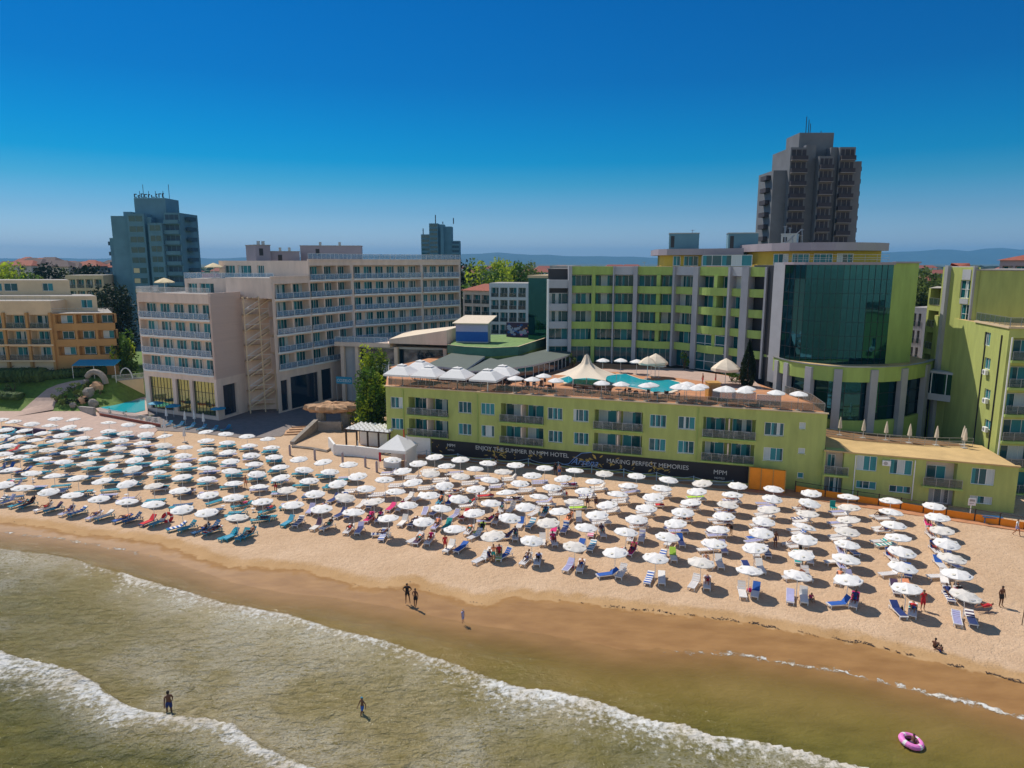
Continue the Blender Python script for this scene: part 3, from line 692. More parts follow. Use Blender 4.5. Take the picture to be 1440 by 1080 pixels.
for i in range(len(g)-1):
    f = Fac(g[i], g[i+1]); mbg = MB(); mbg.box(0, f.L, 0, 0.05, 6.3, 11.6, 'mirror', f.T)
    mbg.box(-0.03, 0.03, -0.05, 0, 6.35, 11.55, 'dark', f.T)
    for z in (8.1, 9.9): mbg.box(0, f.L, -0.04, 0, z, z+0.05, 'dark', f.T)
    mbg.build('curved_glazing', hotel)
for px_ in (1090, 1103.5, 1135, 1176, 1226, 1268, 1299.6, 1314):
    i = min(range(len(rim_px)-1), key=lambda k: abs((rim_px[k][0]+rim_px[k+1][0])/2-px_))
    f = Fac(rim[i], rim[i+1]); s0 = f.at(px_, 560)[0]
    mbp = MB(); mbp.box(s0-0.5, s0+0.5, -0.22, 0.55, 0, 13.2, 'pilaster', f.T); mbp.build('pilaster', hotel)
# closing body under the podium and behind
mb = MB(); mb.prism([tuple(p) for p in inset(rim, 1.2)]+[(59, 112), (36.5, 112)], 0, 12.9, 'dark'); mb.build('core', hotel)
# glass tower
tw = [(1101, 99.5), (1115, 97.4), (1130, 96.0), (1147, 94.9), (1165, 94.0), (1183, 93.4), (1200, 93.1), (1218, 93.0), (1236, 93.2), (1252, 93.6)]
tg = [V2(Q(x, 430, z)) for x, z in tw]
GT = 26.6
zs_ = [13.3+1.9*k for k in range(8)]
for i in range(len(tg)-1):
    f = Fac(tg[i], tg[i+1]); mbg = MB()
    for a, b in zip(zs_[:-1], zs_[1:]):
        for h_ in (0, 1):
            x0, x1 = f.L*h_/2, f.L*(h_+1)/2
            tl = rnd.uniform(-0.006, 0.006)
            mbg.face([f.T((x0, tl, a)), f.T((x1, -tl, a)), f.T((x1, -tl+rnd.uniform(-.006, .006), b)), f.T((x0, tl, b))], 'mirror')
    for z in zs_: mbg.box(0, f.L, -0.045, -0.01, z-0.02, z+0.02, 'dark', f.T)
    for h_ in (0, 0.5): mbg.box(f.L*h_-0.02, f.L*h_+0.02, -0.05, -0.012, 13.3, GT, 'dark', f.T)
    mbg.build('glass_curtain_wall', hotel)
mb = MB(); mb.prism([tuple(p) for p in inset(tg, 0.25)]+[(50, 108), (37, 108)], 13.3, GT-0.1, 'dark', 'concrete')
mb.build('tower_core', hotel)
mb = MB(); arc_band(mb, tg, -0.35, 0.8, GT, GT+0.35, 'mauve'); mb.build('tower_coping', hotel)
# lime fin right of the glass, slim grey strip left of it
f1 = Fac(tg[-1], V2(Q(1287, 430, 95.0)))
mb = MB(); finp = [f1.A-f1.n*0.0, f1.B, f1.B+V2((1.6, 12)), f1.A+V2((-1, 12))]
closed(mb, finp, 13.3, GT+0.2, 'lime2'); mb.build('end_wall', hotel)
mb = MB(); mb.box(0, f1.L, -0.3, 0.3, GT+0.204, GT+0.42, 'mauve', f1.T); mb.build('end_coping', hotel)
fs_ = Fac(V2(Q(1085, 430, 102)), tg[0]); mb = MB(); mb.box(0, fs_.L, 0, 1.5, DECK, GT+0.3, 'pilaster', fs_.T); mb.build('pilaster', hotel)
# link to the right-hand building: glazed bridge
lk = Fac(V2(Q(1290, 530, 97)), V2(Q(1352, 545, 93)))
mb = MB(); mb.box(0, lk.L, 0, 6, 9.2, 12.0, 'mirror', lk.T); mb.box(0, lk.L, -0.1, 6, 8.3, 9.2, 'greywall', lk.T); mb.box(0, lk.L, -0.1, 6, 12.0, 12.3, 'greywall', lk.T)
for k in range(4): mb.box(lk.L*k/3-0.05, lk.L*k/3+0.05, -0.06, 0, 9.2, 12, 'frame', lk.T)
mb.box(0, lk.L, 3, 9, 0, 8.3, 'dark', lk.T); mb.build('glazed_bridge', hotel)

# long wing: points along the wall (photo column, depth)
wing = [(771, 121.5), (801, 121.5), (834, 121.5), (862, 120.8), (893, 120), (948, 117.6), (979, 114.5), (1026, 109.5), (1048, 107), (1077, 104.3), (1090, 103)]
WP = [V2(Q(x, 440, z)) for x, z in wing]
RZ = [12.4, 15.5, 18.6, 21.7]; ROOF = 26.2
segs = [Fac(WP[i], WP[i+1]) for i in range(len(WP)-1)]
mb = MB(); back = [p+V2((3, 15)) for p in WP][::-1]
closed(mb, [tuple(p) for p in inset(WP, 1.6)]+[tuple(p) for p in back], 0, ROOF-0.4, 'dark', mtop='concrete'); mb.build('wing_core', hotel)
kinds = ['grey', 'lime', 'lime', 'grey', 'lime2b', 'grey', 'lime2b', 'purple', 'lime', 'lime']
for i, (f, kd) in enumerate(zip(segs, kinds)):
    wallc = 'greywall' if kd in ('grey',) and i == 0 else 'lime2'
    top = 23.9 if i == 0 else ROOF
    lv = [z for z in RZ if z+2 < top-0.5]
    # floor bands
    for z in lv:
        if kd == 'grey0': continue
        n = 8; bul = {'lime': 0.4, 'lime2b': 0.85, 'grey': 0.15, 'purple': 0.1}[kd]
        if i == 0: bul = 0.0
        pts = [f.T((f.L*k/n, -bul*math.sin(math.pi*k/n), 0)) for k in range(n+1)]
        inner = [f.T((f.L*k/n, 0.28-bul*math.sin(math.pi*k/n), 0)) for k in range(n, -1, -1)]
        mbb = MB(); mbb.prism([(p.x, p.y) for p in pts+inner], z, z+1.22, wallc); mbb.build('balcony_parapet', hotel)
        mbs = MB(); mbs.prism([(p.x, p.y) for p in inner[::-1]]+[tuple(f.T((f.L, 1.7, 0)).xy), tuple(f.T((0, 1.7, 0)).xy)], z, z+0.25, 'concrete', 'greywall'); mbs.build('floor_slab', hotel)
        if kd == 'grey' and i > 0:       # rounded lower corners of the glazed bay
            pass
        add_win(hotel, f, (0.15, f.L-0.15, z+0.27, z+3.0), dp=1.35 if kd != 'purple' else 1.0, n=max(2, round(f.L/1.15)), name='balcony_glazing', sill=False)
        if kd == 'lime2b':
            mbp = MB(); c_ = f.L*0.55
            vs = [(c_+k*0.17, 0.0, 0) for k in range(2)]
            prof = [(c_-0.1, -0.30), (c_+0.55, -0.35), (c_+0.55, 1.3), (c_+0.2, 1.3)]
            mbp.prism([tuple(f.T((a, b, 0)).xy) for a, b in prof], z+1.23, z+3.09, 'lime2'); mbp.build('balcony_partition', hotel)
    if kd != 'grey0':
        mbr = MB(); mbr.box(0, f.L, -0.12, 1.7, top-1.4, top, 'greywall' if kd in ('grey', 'purple') else 'lime2', f.T); mbr.build('roof_band', hotel)
        # ground floor glass
        if not (i in (6,)): add_win(hotel, f, (0.2, f.L-0.2, DECK+0.05, 12.3), dp=0.8, n=max(2, round(f.L/1.2)), name='ground_floor_glazing', sill=False, fr='steel', var=-1)
        else:
            add_win(hotel, f, (0.2, f.L-0.2, DECK+0.05, 15.4), dp=-0.3, n=3, bars=3, name='entrance_glazing', sill=False, var=2)
    if i > 0:
        w_ = {2: 0.3, 3: 0.12, 4: 0.34, 5: 0.2, 6: 0.5, 7: 0.2, 8: 0.6, 9: 0.16}.get(i, 0.3)
        mcol = 'pilaster' if i != 2 else 'lime2'
        mbp = MB(); mbp.box(-w_, w_, -0.6 if i not in (2,) else -0.15, 1.6, DECK if i not in (4,) else DECK, ROOF+0.05-0.02*i*0, mcol, f.T); mbp.build('pilaster', hotel)
    else:
        mbp = MB(); mbp.box(-0.2, 0.1, -0.2, 1.6, DECK, top+0.1, 'frame', f.T); mbp.build('pilaster', hotel)
# lower left glass block and its rooftop box
lb = Fac(V2(Q(743, 440, 133)), V2(Q(771, 440, 131)))
mb = MB(); mb.box(0, lb.L, 0, 10, 0, 24.0, 'mirror', lb.T); mb.box(-0.1, lb.L+0.1, -0.2, 10, 24.0, 24.5, 'cream', lb.T); mb.build('glass_stair_block', hotel)
lb = Fac(V2(Q(779, 385, 128)), V2(Q(803, 385, 127)))
mb = MB(); mb.box(0, lb.L, 0, 6, 23, 25.8, 'glass', lb.T); mb.box(-0.6, lb.L+0.3, -0.8, 6.5, 25.8, 26.3, 'concrete', lb.T); mb.build('rooftop_room', hotel)
# penthouse: ochre walls under mauve discs
def disc(pxz, z0, z1, m, name, backd=14):
    pl = [V2(Q(x, 350, z)) for x, z in pxz]; mb = MB()
    mb.prism([tuple(p) for p in pl]+[(pl[-1].x-2, pl[-1].y+backd), (pl[0].x+2, pl[0].y+backd)], z0, z1, m, 'concrete'); mb.build(name, hotel); return pl
pa = disc([(921, 128), (926, 124.5), (938, 122), (955, 120.5), (975, 119.5), (990, 119), (1046, 114)], 28.15, 29.2, 'mauve', 'penthouse_roof')
pw_ = disc([(929, 127), (935, 124.5), (945, 123), (960, 122), (985, 121), (1046, 116)], ROOF+0.01, 28.14, 'yellow', 'penthouse_wall', 12)
pb = disc([(1040, 118), (1064, 110), (1085, 105.5), (1110, 102.5), (1140, 100.5), (1175, 99.5), (1205, 100), (1230, 101.5), (1250, 104)], 28.6, 29.75, 'mauve', 'penthouse_roof')
pc = disc([(1046, 119), (1066, 112), (1087, 108), (1112, 105), (1142, 103), (1175, 102), (1203, 102.3), (1225, 103.5), (1240, 105.5)], ROOF+0.012, 28.59, 'yellow', 'penthouse_wall', 12)
for pl, n_, zt in ((pw_, (2, 3, 4), 28.0), (pc, (2, 3, 4, 5), 28.2)):
    for i in n_:
        f = Fac(pl[i], pl[i+1]); add_win(hotel, f, (0.3, f.L-0.3, ROOF+0.1, zt), dp=-0.08, n=max(2, round(f.L/1.1)), name='penthouse_window', sill=False)
f = Fac(V2(Q(990, 360, 118)), V2(Q(1060, 360, 112))); add_win(hotel, f, (0, f.L, 26.3, 28.1), dp=-0.5, n=5, name='penthouse_window', sill=False)
rail_run(hotel, [V2(Q(1102, 370, 98.5)), V2(Q(1165, 370, 93.2)), V2(Q(1250, 370, 93.0))], GT+0.36, 'steel')
for (xa, xb, z, h0, h1, m) in ((941, 983, 124, 29.2, 31.9, 'btower'), (1024, 1066, 118, 28.2, 31.7, 'btower'), (1098, 1120, 112, 29.8, 31.3, 'steel')):
    f = Fac(V2(Q(xa, 340, z)), V2(Q(xb, 340, z-1))); mb = MB(); mb.box(0, f.L, 0, 4, h0, h1, m, f.T); mb.box(-0.08, f.L+0.08, -0.08, 4.08, h1, h1+0.15, 'steel', f.T)
    mb.box(0.3, 0.9, -0.03, 0, h0+0.3, h1-0.4, 'dark', f.T); mb.build('plant_room', hotel)
for (xa, z, y0, y1) in ((1104, 110, 345, 318), (1128, 111, 344, 322), (1111, 112, 344, 320), (974, 122, 328, 323), (906, 119, 374, 368)):
    p0 = Q(xa, y0, z); p1 = Q(xa, y1, z); mb = MB(); mb.tube([p0, p1], 0.05, 5, 'steel'); mb.tube([p1-Vector((0.35, 0, 0.1)), p1+Vector((0.35, 0, -0.1))], 0.03, 4, 'steel')
    if xa == 1128: mb.tube([p0+Vector((-3, 0, 0)), p1], 0.07, 5, 'steel'); mb.tube([p0+Vector((-1.5, 0, 0)), p1-Vector((1.5, 0, 1))], 0.05, 5, 'steel')
    mb.build('antenna', hotel)

# ================================================================ right-hand lime building
rb = root('right_lime_apartments', (57, 80, 0), 'lime green apartment block with grey corner strip and stacked balconies at the right edge', 'building')
A1, A2 = V2(Q(1372, 455, 87.8)), V2(Q(1420, 462, 79.4)); RH = 19.5
fr1 = Fac(A1, A2); A3 = A2+V2((14, -1.5)); fr2 = Fac(A2, A3)
mb = MB(); hl = []; rw = []
for y0, y1 in ((467, 486.5), (503, 519.5), (547, 561.5), (590, 604)):
    r = fr1.rect(1384, y0, 1392.5, y1); hl.append((*r, 0.14)); rw.append(r)
wall(mb, fr1, 0, RH, hl, 'lime')
bz = [RH-3.6-3.15*k for k in range(6)]
hb = [(0.6, 5.2, z, z+2.5, 1.5, 'lime', 'concrete') for z in bz]+[(6.4, 11, z, z+2.5, 1.5, 'lime', 'concrete') for z in bz]
wall(mb, fr2, 0, RH, hb, 'lime')
closed(mb, [A1, A2, A3, A3+V2((6, 20)), A1+V2((2, 12))], 0, RH, 'lime', skip=(0, 1), mtop='tan'); mb.build('wall', rb)
for r in rw: add_win(rb, fr1, r, n=2)
for z in bz:
    for x0, x1 in ((0.6, 5.2), (6.4, 11)):
        add_win(rb, fr2, (x0+0.4, x1-0.6, z+0.02, z+2.2), dp=1.4, n=3, name='balcony_door', sill=False)
        add_rail(rb, fr2, x0-0.2, x1+0.2, z, -0.5, 'smoke')
        mbb = MB(); mbb.box(x0-0.3, x1+0.3, -0.6, 0, z-0.3, z-0.01, 'lime2', fr2.T); mbb.build('balcony_slab', rb)
for py_ in (526, 566, 606): a = fr1.at(1386, py_); ac_unit(rb, fr1, a[0], a[1])
for px_ in (1377, 1399, 1414): mbd = MB(); s0 = fr1.at(px_, 560)[0]; mbd.box(s0-0.06, s0+0.06, -0.12, -0.003, 0.2, 18.6, 'dark' if px_ != 1414 else 'white', fr1.T); mbd.build('drainpipe', rb)
mb = MB(); mb.box(-0.1, fr1.L+0.1, -0.15, 0.3, RH+0.004, RH+0.22, 'cream', fr1.T); mb.box(-0.1, fr2.L, -0.15, 0.3, RH+0.008, RH+0.224, 'cream', fr2.T); mb.build('roof_edge', rb)
rail_run(rb, [A1, A2, A3], RH+0.23, 'smoke')
# set-back upper storey and left grey/lime strip block
ux = Fac(V2(Q(1372, 383, 89.5)), V2(Q(1455, 383, 85))); mb = MB(); mb.box(0, ux.L, 0, 14, 16, 25.9, 'lime', ux.T); mb.box(-0.1, ux.L, -0.1, 14, 25.9, 26.05, 'concrete', ux.T); mb.build('upper_storey', rb)
lx = Fac(V2(Q(1326, 383, 95.5)), V2(Q(1366, 383, 90.5)))
mb = MB(); wr = [lx.rect(1350, y0, 1364, y1) for y0, y1 in ((394, 419.5), (428, 455), (463, 488), (497, 521.5))]
wall(mb, lx, 0, 26.3, [(*r, 0.14) for r in wr], 'lime'); mb.prism([tuple(lx.A), tuple(lx.B), tuple(lx.B+V2((9, 13))), tuple(lx.A+V2((9.5, 13)))], 0, 26.3, 'lime', 'concrete', skip=(0,)); mb.build('corner_wall', rb)
s0, s1 = lx.at(1348, 440)[0], lx.L
mb = MB()
for a, b in zip([0.5]+[r[3]+0.05 for r in wr[::-1]], [r[2]-0.05 for r in wr[::-1]]+[26.0]):
    mb.box(s0, s1, -0.06, -0.003, a, b, 'greywall', lx.T)
mb.build('grey_strip', rb)
for px_, w_ in ((1329, .3), (1367.5, .1)): s0 = lx.at(px_, 440)[0]; mb = MB(); mb.box(s0-w_, s0+w_, -0.5, 0, 0, 26.5, 'pilaster', lx.T); mb.build('pilaster', rb)
for r in wr: add_win(rb, lx, r, n=2, bars=1)
# side loggias left of it
sd_ = Fac(V2(Q(1303, 440, 103)), V2(Q(1326, 440, 99))); mb = MB(); hs_ = [(0.5, sd_.L-0.2, z, z+2.4, 1.4, 'dark', 'concrete') for z in (5, 8.1, 11.2, 14.4, 17.6, 20.8)]
wall(mb, sd_, 0, 23.2, hs_, 'lime'); mb.prism([tuple(sd_.A), tuple(sd_.B), tuple(sd_.B+V2((5.5, 8))), tuple(sd_.A+V2((6, 8)))], 0, 23.2, 'lime', 'concrete', skip=(0,)); mb.build('loggia_wall', rb)
for h_ in hs_: add_rail(rb, sd_, h_[0], h_[1], h_[2], -0.1, 'smoke')

FORD = 'first second third fourth fifth sixth seventh eighth ninth tenth eleventh twelfth thirteenth fourteenth fifteenth sixteenth seventeenth eighteenth nineteenth twentieth'.split()
for t_, e_ in (('twenty', 'thirtieth'), ('thirty', 'fortieth'), ('forty', 'fiftieth'), ('fifty', 'sixtieth'), ('sixty', 'seventieth')): FORD += ['%s-%s' % (t_, q) for q in FORD[:9]]+[e_]
# ================================================================ beige hotel: front block and long wing
def bays(parent, mb, f, x0, x1, n, levels, m, hh=2.62, dp=1.7, wedge=True, style='glass', slab=True):
    """rows of recessed balconies; openings returned for wall()"""
    hl = []; bw = (x1-x0)/n
    for z in levels:
        hl.append((x0, x1, z, z+hh, dp, m, 'concrete'))
        if slab:
            ms = MB(); k = n*2
            pts = [(x0+bw*i/2, -0.55 if i % 2 else -0.22) for i in range(k+1)]
            ms.prism([tuple(f.T((a, b, 0)).xy) for a, b in pts]+[tuple(f.T((x1, 0, 0)).xy), tuple(f.T((x0, 0, 0)).xy)], z-0.30, z+0.004, 'white' if m == 'pink' else m); ms.build('balcony_slab', parent)
        for i in range(n):
            a = x0+bw*i
            if wedge:
                mw = MB(); mw.prism([tuple(f.T((a+u*bw, v, 0)).xy) for u, v in ((0.0, 0.25), (0.05, 0.1), (0.44, dp-0.05), (0.0, dp-0.05))], z+0.01, z+hh-0.01, 'pink'); mw.build('balcony_partition', parent)
                add_win(parent, f, (a+0.44*bw, a+bw-0.08, z+0.02, z+hh-0.15), dp=dp-0.12, n=3, name='balcony_door', sill=False)
            else:
                add_win(parent, f, (a+0.2*bw, a+bw-0.1*bw, z+0.02, z+hh-0.2), dp=dp-0.12, n=3, name='balcony_door', sill=False)
            add_rail(parent, f, a+0.03, a+bw-0.03, z, -0.3, style)
    return hl
LV = [7.9+3.15*k for k in range(5)]
C0 = V2(P(308, 592)); C1 = V2(P(207, 578))
ffr = Fac(C1, C0); BL = 21.3
f2 = Fac(C0, V2((-48.2, 124.5)))
fb = root('beige_hotel_front_block', (C0.x, C0.y, 0), 'five storey salmon beige hotel block with rows of balconies and a tall blank end wall', 'hotel')
mb = MB(); hl = bays(fb, mb, ffr, 0.35, ffr.L-0.35, 5, LV[:4], 'pink', dp=1.15, wedge=False, style='glass')
gh = [(*ffr.rect(212, 540, 244, 586)[:2], 0.7, 6.6, 0.5), (*ffr.rect(249, 540, 268, 586)[:2], 0.7, 6.6, 0.5), (*ffr.rect(272, 540, 311, 586)[:2], 0.7, 6.6, 0.5)]
gh = [(max(h[0], 0.6), min(h[1], ffr.L-0.6), *h[2:]) for h in gh]
wall(mb, ffr, 0, BL, hl+gh, 'pink')
dr = f2.rect(327, 540, 346, 589); wall(mb, f2, 0, 7.2, [(1.6, 5.2, 0.5, 5.9, 0.5, 'glass2')], 'pink')
blk = [C1, C0, f2.B, f2.B+V2((-6, 12)), C1+V2((4, 16))]
closed(mb, blk, 0, BL, 'pink', skip=(0, 1), mtop='concrete'); mb.build('wall', fb)
for h in gh: add_win(fb, ffr, h[:4], dp=0.35, n=max(3, round((h[1]-h[0])/0.9)), name='shop_window', sill=False, fr='dark', bars=2, var=-2)
mb = MB(); mb.box(0, f2.L, -0.002, 0.35, 7.2, BL+0.5, 'pinkpanel', f2.T); mb.build('ribbed_end_wall', fb)
mb = MB(); mb.box(0.2, ffr.L, -0.02, 0.25, BL+0.004, BL+0.35, 'pink', ffr.T); mb.build('roof_edge', fb)
rail_run(fb, [C1+V2((1, 6)), C1, C0], BL+0.36, 'pinkrail')
# outside stair between the two blocks: landings and zigzag flights
st0, st1 = V2((-48.0, 124.0)), V2((-43.6, 126.5)); fst = Fac(st0, st1)
mb = MB()
for k in range(7):
    z = 1.2+2.75*k
    mb.box(0.2, fst.L-0.2, 0, 1.2, z-0.12, z, 'cream', fst.T)
    a, b = ((0.3, 0.0), (fst.L-0.5, 2.7))
    for off, (xa, xb) in ((-0.05, (0.3, fst.L-0.4)),):
        mb.mesh([fst.T(p) for p in ((xa, -1.3, z), (xa, -0.05, z), (xb, -0.05, z+2.7), (xb, -1.3, z+2.7), (xa, -1.3, z-0.2), (xa, -0.05, z-0.2), (xb, -0.05, z+2.5), (xb, -1.3, z+2.5))],
                [(0, 1, 2, 3), (7, 6, 5, 4), (0, 3, 7, 4), (1, 5, 6, 2), (0, 4, 5, 1), (3, 2, 6, 7)], 'cream')
        mb.tube([fst.T((xa, -1.3, z+1.0)), fst.T((xb, -1.3, z+3.7))], 0.05, 4, 'white')
        mb.tube([fst.T((xb, -1.35, z+1.1)), fst.T((xa, -1.35, z+1.1))], 0.04, 4, 'white')
for x in (0.2, fst.L*0.55, fst.L-0.2): mb.box(x-0.09, x+0.09, -1.5, -1.34, 0, 21, 'cream', fst.T)
mb.box(0.1, fst.L, 1.25, 1.6, 0, 20.5, 'pink', fst.T)
mb.build('outside_stair', fb)
for k in range(5): m_ = MB(); m_.box(0.2+.75*k, 0.32+.75*k, -1.6, 1.2, 20.6, 20.8, 'cream', fst.T); m_.build('roof_slat', fb)


L0 = V2(P(392, 582)); L1 = V2(Q(496, 420, 141.7)); L2 = V2(Q(648, 420, 160.5))
lw = root('beige_hotel_long_wing', (L0.x, L0.y, 0), 'long salmon beige hotel wing with six floors of glass balconies facing the sea', 'hotel')
g1 = Fac(L0, L1); g2 = Fac(L1, L2); LR = 27.2
LV6 = LV+[23.65]
sA = g1.at(435, 400)[0]
mb = MB()
ha = bays(lw, mb, g1, 0.7, sA-0.2, 2, LV6[:5], 'pink'); hb_ = bays(lw, mb, g1, sA+0.15, g1.L-0.4, 3, LV6, 'pink')
sB = g2.at(594, 430)[0]
hc = bays(lw, mb, g2, 0.4, sB-0.3, 6, LV6, 'pink', wedge=False)
hd = bays(lw, mb, g2, sB+0.3, g2.L-0.5, 4, LV6[1:], 'pink', wedge=False)
gr = [(*g1.rect(396, 540, 406, 580)[:2], 0.3, 5.9, 0.3, 'glass2'), (*g1.rect(410, 540, 449, 580)[:2], 0.3, 6.2, 0.3, 'glass2'), (*g1.rect(453.5, 540, 468, 580)[:2], 0.3, 6.4, 0.3, 'glass2')]
wall(mb, g1, 0, 24.2, ha+[h for h in gr if h[1] < sA-0.05], 'pink', x0=0, x1=round(sA, 3))
gr2 = [(max(h[0], sA+0.01), *h[1:]) for h in gr if h[1] >= sA-0.05]
if gr2 and gr[1][0] < sA: mb.box(gr[1][0], sA-0.005, -0.004, -0.001, 0.3, 6.2, 'glass2', g1.T)
wall(mb, g1, 0, LR, hb_+gr2, 'pink', x0=round(sA, 3))
wall(mb, g2, 0, LR, hc+hd, 'pink')
back1 = L0-g1.n*12; back2 = L2-g2.n*13; backm = L1-(g1.n+g2.n).normalized()*14
closed(mb, [L0, L1, L2, back2, backm, V2((-64, 142)), V2((-60, 128)), V2((-48.6, 126.2)), V2((-43.3, 126.6))], 0, 20.6, 'pink', skip=(0, 1), mtop='concrete')
SA = V2(g1.T((sA, 0, 0)))
closed(mb, [SA, L1, L2, back2, backm, SA-g1.n*13], 20.6, LR, 'pink', skip=(0, 1), mtop='concrete')
closed(mb, [L0, SA, SA-g1.n*12.9, L0-g1.n*11], 20.6, 24.2, 'pink', skip=(0, 2), mtop='concrete')
mb.build('wall', lw)
for nm, xa, za, xb, zb_, h0, h1_, wl_ in (('setback_storey', 259, 131.5, 384, 127.2, 20.61, 23.9, [(0.6, 2.6), (3.2, 6.2)]), ('setback_storey', 309, 135, 430, 131, 23.91, 27.2, [(1.2, 3.4), (4.0, 6.9), (8.2, 9.6)])):
    f = Fac(V2(Q(xa, 390, za)), V2(Q(xb, 380, zb_))); m2 = MB(); wall(m2, f, h0, h1_, [(a, b, h0+0.15, h0+2.4, 0.4) for a, b in wl_], 'pink')
    m2.prism([tuple(f.A), tuple(f.B), tuple(f.B+V2((2, 9))), tuple(f.A+V2((2, 9)))], h0, h1_, 'pink', 'concrete', skip=(0,)); m2.build(nm, lw)
    for a, b in wl_: add_win(lw, f, (a, b, h0+0.15, h0+2.4), dp=0.3, n=3, name='balcony_door', sill=False)
    if h0 < 22: rail_run(lw, [f.A+V2((1, 5)), f.A, f.B], h1_+0.01, 'glass')
m2 = MB(); m2.box(sA, g1.L, -0.15, 0.3, LR+0.004, LR+0.3, 'pink', g1.T); m2.box(0, g2.L, -0.15, 0.3, LR+0.008, LR+0.304, 'pink', g2.T); m2.box(0, sA, -0.12, 0.25, 24.204, 24.5, 'pink', g1.T); m2.build('roof_edge', lw)
rail_run(lw, [SA, L1, L1+(L2-L1)*0.33, L1+(L2-L1)*0.66, L2], LR+0.31, 'glass')
for (xa, xb, z, y0, y1) in ((359, 380, 140, 345, 366), (380, 421, 143, 354, 366), (422, 508, 150, 346, 366)):
    f = Fac(V2(Q(xa, 350, z)), V2(Q(xb, 350, z+2))); h1_ = Q(xa, y0, z).z; m2 = MB(); m2.box(0, f.L, 0, 5, 26, h1_, 'mauve', f.T); m2.box(-0.1, f.L+0.1, -0.1, 5.1, h1_, h1_+0.15, 'concrete', f.T)
    m2.box(f.L*0.25, f.L*0.25+0.8, -0.03, 0, h1_-2.0, h1_-0.6, 'dark', f.T)
    for k in (0.3, 0.62): m2.box(f.L*k, f.L*k+0.5, 1, 1.5, h1_+0.15, h1_+0.9, 'steel', f.T)
    m2.build('plant_room', lw)
# projecting sea-view restaurant in front of the wing: terrace, wedge roof, columns
rf = Fac(V2(Q(479, 500, 136)), V2(Q(628, 490, 131)))
res = root('wedge_roof_restaurant', rf.T((0, 0, 0)), 'beige restaurant pavilion with wedge roof and dark glazing in front of the long hotel wing', 'building')
m2 = MB(); hk = [(rf.L*0.18, rf.L*0.52, 7.6, 10.6, 0.8, 'glass2'), (rf.L*0.55, rf.L*0.97, 7.6, 10.6, 0.8, 'glass2'), (rf.L*0.18, rf.L*0.45, 1.5, 5.0, 0.8, 'glass2')]
wall(m2, rf, 0, 11.0, hk, 'greywall'); m2.prism([tuple(rf.A), tuple(rf.B), tuple(rf.B+V2((0, 9))), tuple(rf.A+V2((0, 9)))], 0, 11.0, 'greywall', 'concrete', skip=(0,)); m2.build('wall', res)
m2 = MB(); m2.box(-0.5, rf.L*0.5, -1.4, 9, 11.0, 11.8, 'pink', rf.T); m2.build('terrace_slab', res)
m2 = MB(); q = [(rf.L*0.5, -1.6), (rf.L+0.8, -2.2), (rf.L+0.8, 8), (rf.L*0.5, 8)]
m2.prism([tuple(rf.T((a, b, 0)).xy) for a, b in q], 11.81, [12.6, 14.6, 14.6, 13.2], 'pink', 'sail'); m2.build('wedge_roof', res)
inst('railing', rail_mesh(rf.L*0.5, 'glass'), res, rf.T((-0.4, -1.3, 11.8))-res.location, rf.rz)
for k in (0.02, 0.16, 0.53, 0.98): m2 = MB(); m2.box(rf.L*k, rf.L*k+0.7, -0.9, -0.2, 0, 11.0, 'pink', rf.T); m2.build('column', res)
sg = Fac(V2(Q(473, 540, 128)), V2(Q(495, 540, 127))); so = root('cafe_sign', sg.T((0, 0, 0)), 'pale blue sign board with dark letters on a glass screen left of the big bush', 'sign')
m2 = MB(); m2.box(0, sg.L, 0, 0.08, 5.0, 6.3, 'cyan', sg.T); m2.box(0, 0.08, 0.001, 0.081, 0, 5.0, 'steel', sg.T); m2.box(sg.L-0.08, sg.L, 0.001, 0.081, 0, 5.0, 'steel', sg.T); m2.build('board', so)
text_obj('lettering', 'COZELO', 0.75, so, sg, 0.15, 5.35, 'frame', out=0.02)

# ================================================================ restaurant roofs and turf terrace behind the tents
rr_ = root('terrace_restaurant', (-8, 105, DECK), 'low terrace restaurant with two flat grey green roofs behind the white tents', 'building')
RHT = 11.6
def roofpoly(px, h, th, m, name, parent, mside='greywall'):
    m2 = MB(); m2.prism([tuple(V2(P(x, y, h))) for x, y in px], h-th, h, mside, m); m2.build(name, parent)
roofpoly([(598, 513), (655, 519.5), (682, 501), (636, 496)], RHT, 0.3, 'roofgrey', 'roof', rr_)
roofpoly([(654, 522), (676, 521), (715, 518), (750, 513), (780, 506), (803, 498), (800, 490), (776, 489.5), (735, 499), (700, 506), (690, 503)], RHT-0.12, 0.25, 'roofgrey', 'roof', rr_)
m2 = MB(); wp = [V2(P(x, y, RHT))+V2((0, 0.9)) for x, y in ((600, 513), (655, 519.5), (676, 520), (715, 517), (750, 512), (780, 505), (801, 498))]
m2.prism([tuple(p) for p in wp]+[(wp[-1].x, wp[-1].y+4), (wp[0].x+3, wp[-1].y+4)], DECK, RHT-0.45, 'glass2'); m2.build('glazed_wall', rr_)
for a, b in zip(wp, wp[1:]):
    f = Fac(a, b); m2 = MB(); n_ = max(1, round(f.L/1.6))
    for k in range(n_): m2.box(f.L*k/n_-0.05, f.L*k/n_+0.05, -0.06, 0, DECK, RHT-0.46, 'frame', f.T)
    m2.build('mullions', rr_)
tt = root('turf_roof_terrace', (-2, 126, 0), 'raised roof terrace with artificial turf behind a green parapet wall', 'terrace')
tpx = [(630, 497), (655, 500), (690, 502), (728, 500), (776, 483)]
tf = [V2(P(x, y, RHT-0.2)) for x, y in tpx]
m2 = MB(); m2.prism([tuple(p) for p in tf]+[(tf[-1].x+1, tf[-1].y+8), (tf[0].x, tf[0].y+22)], 0, 12.35, 'olive', 'turf'); m2.build('turf', tt)
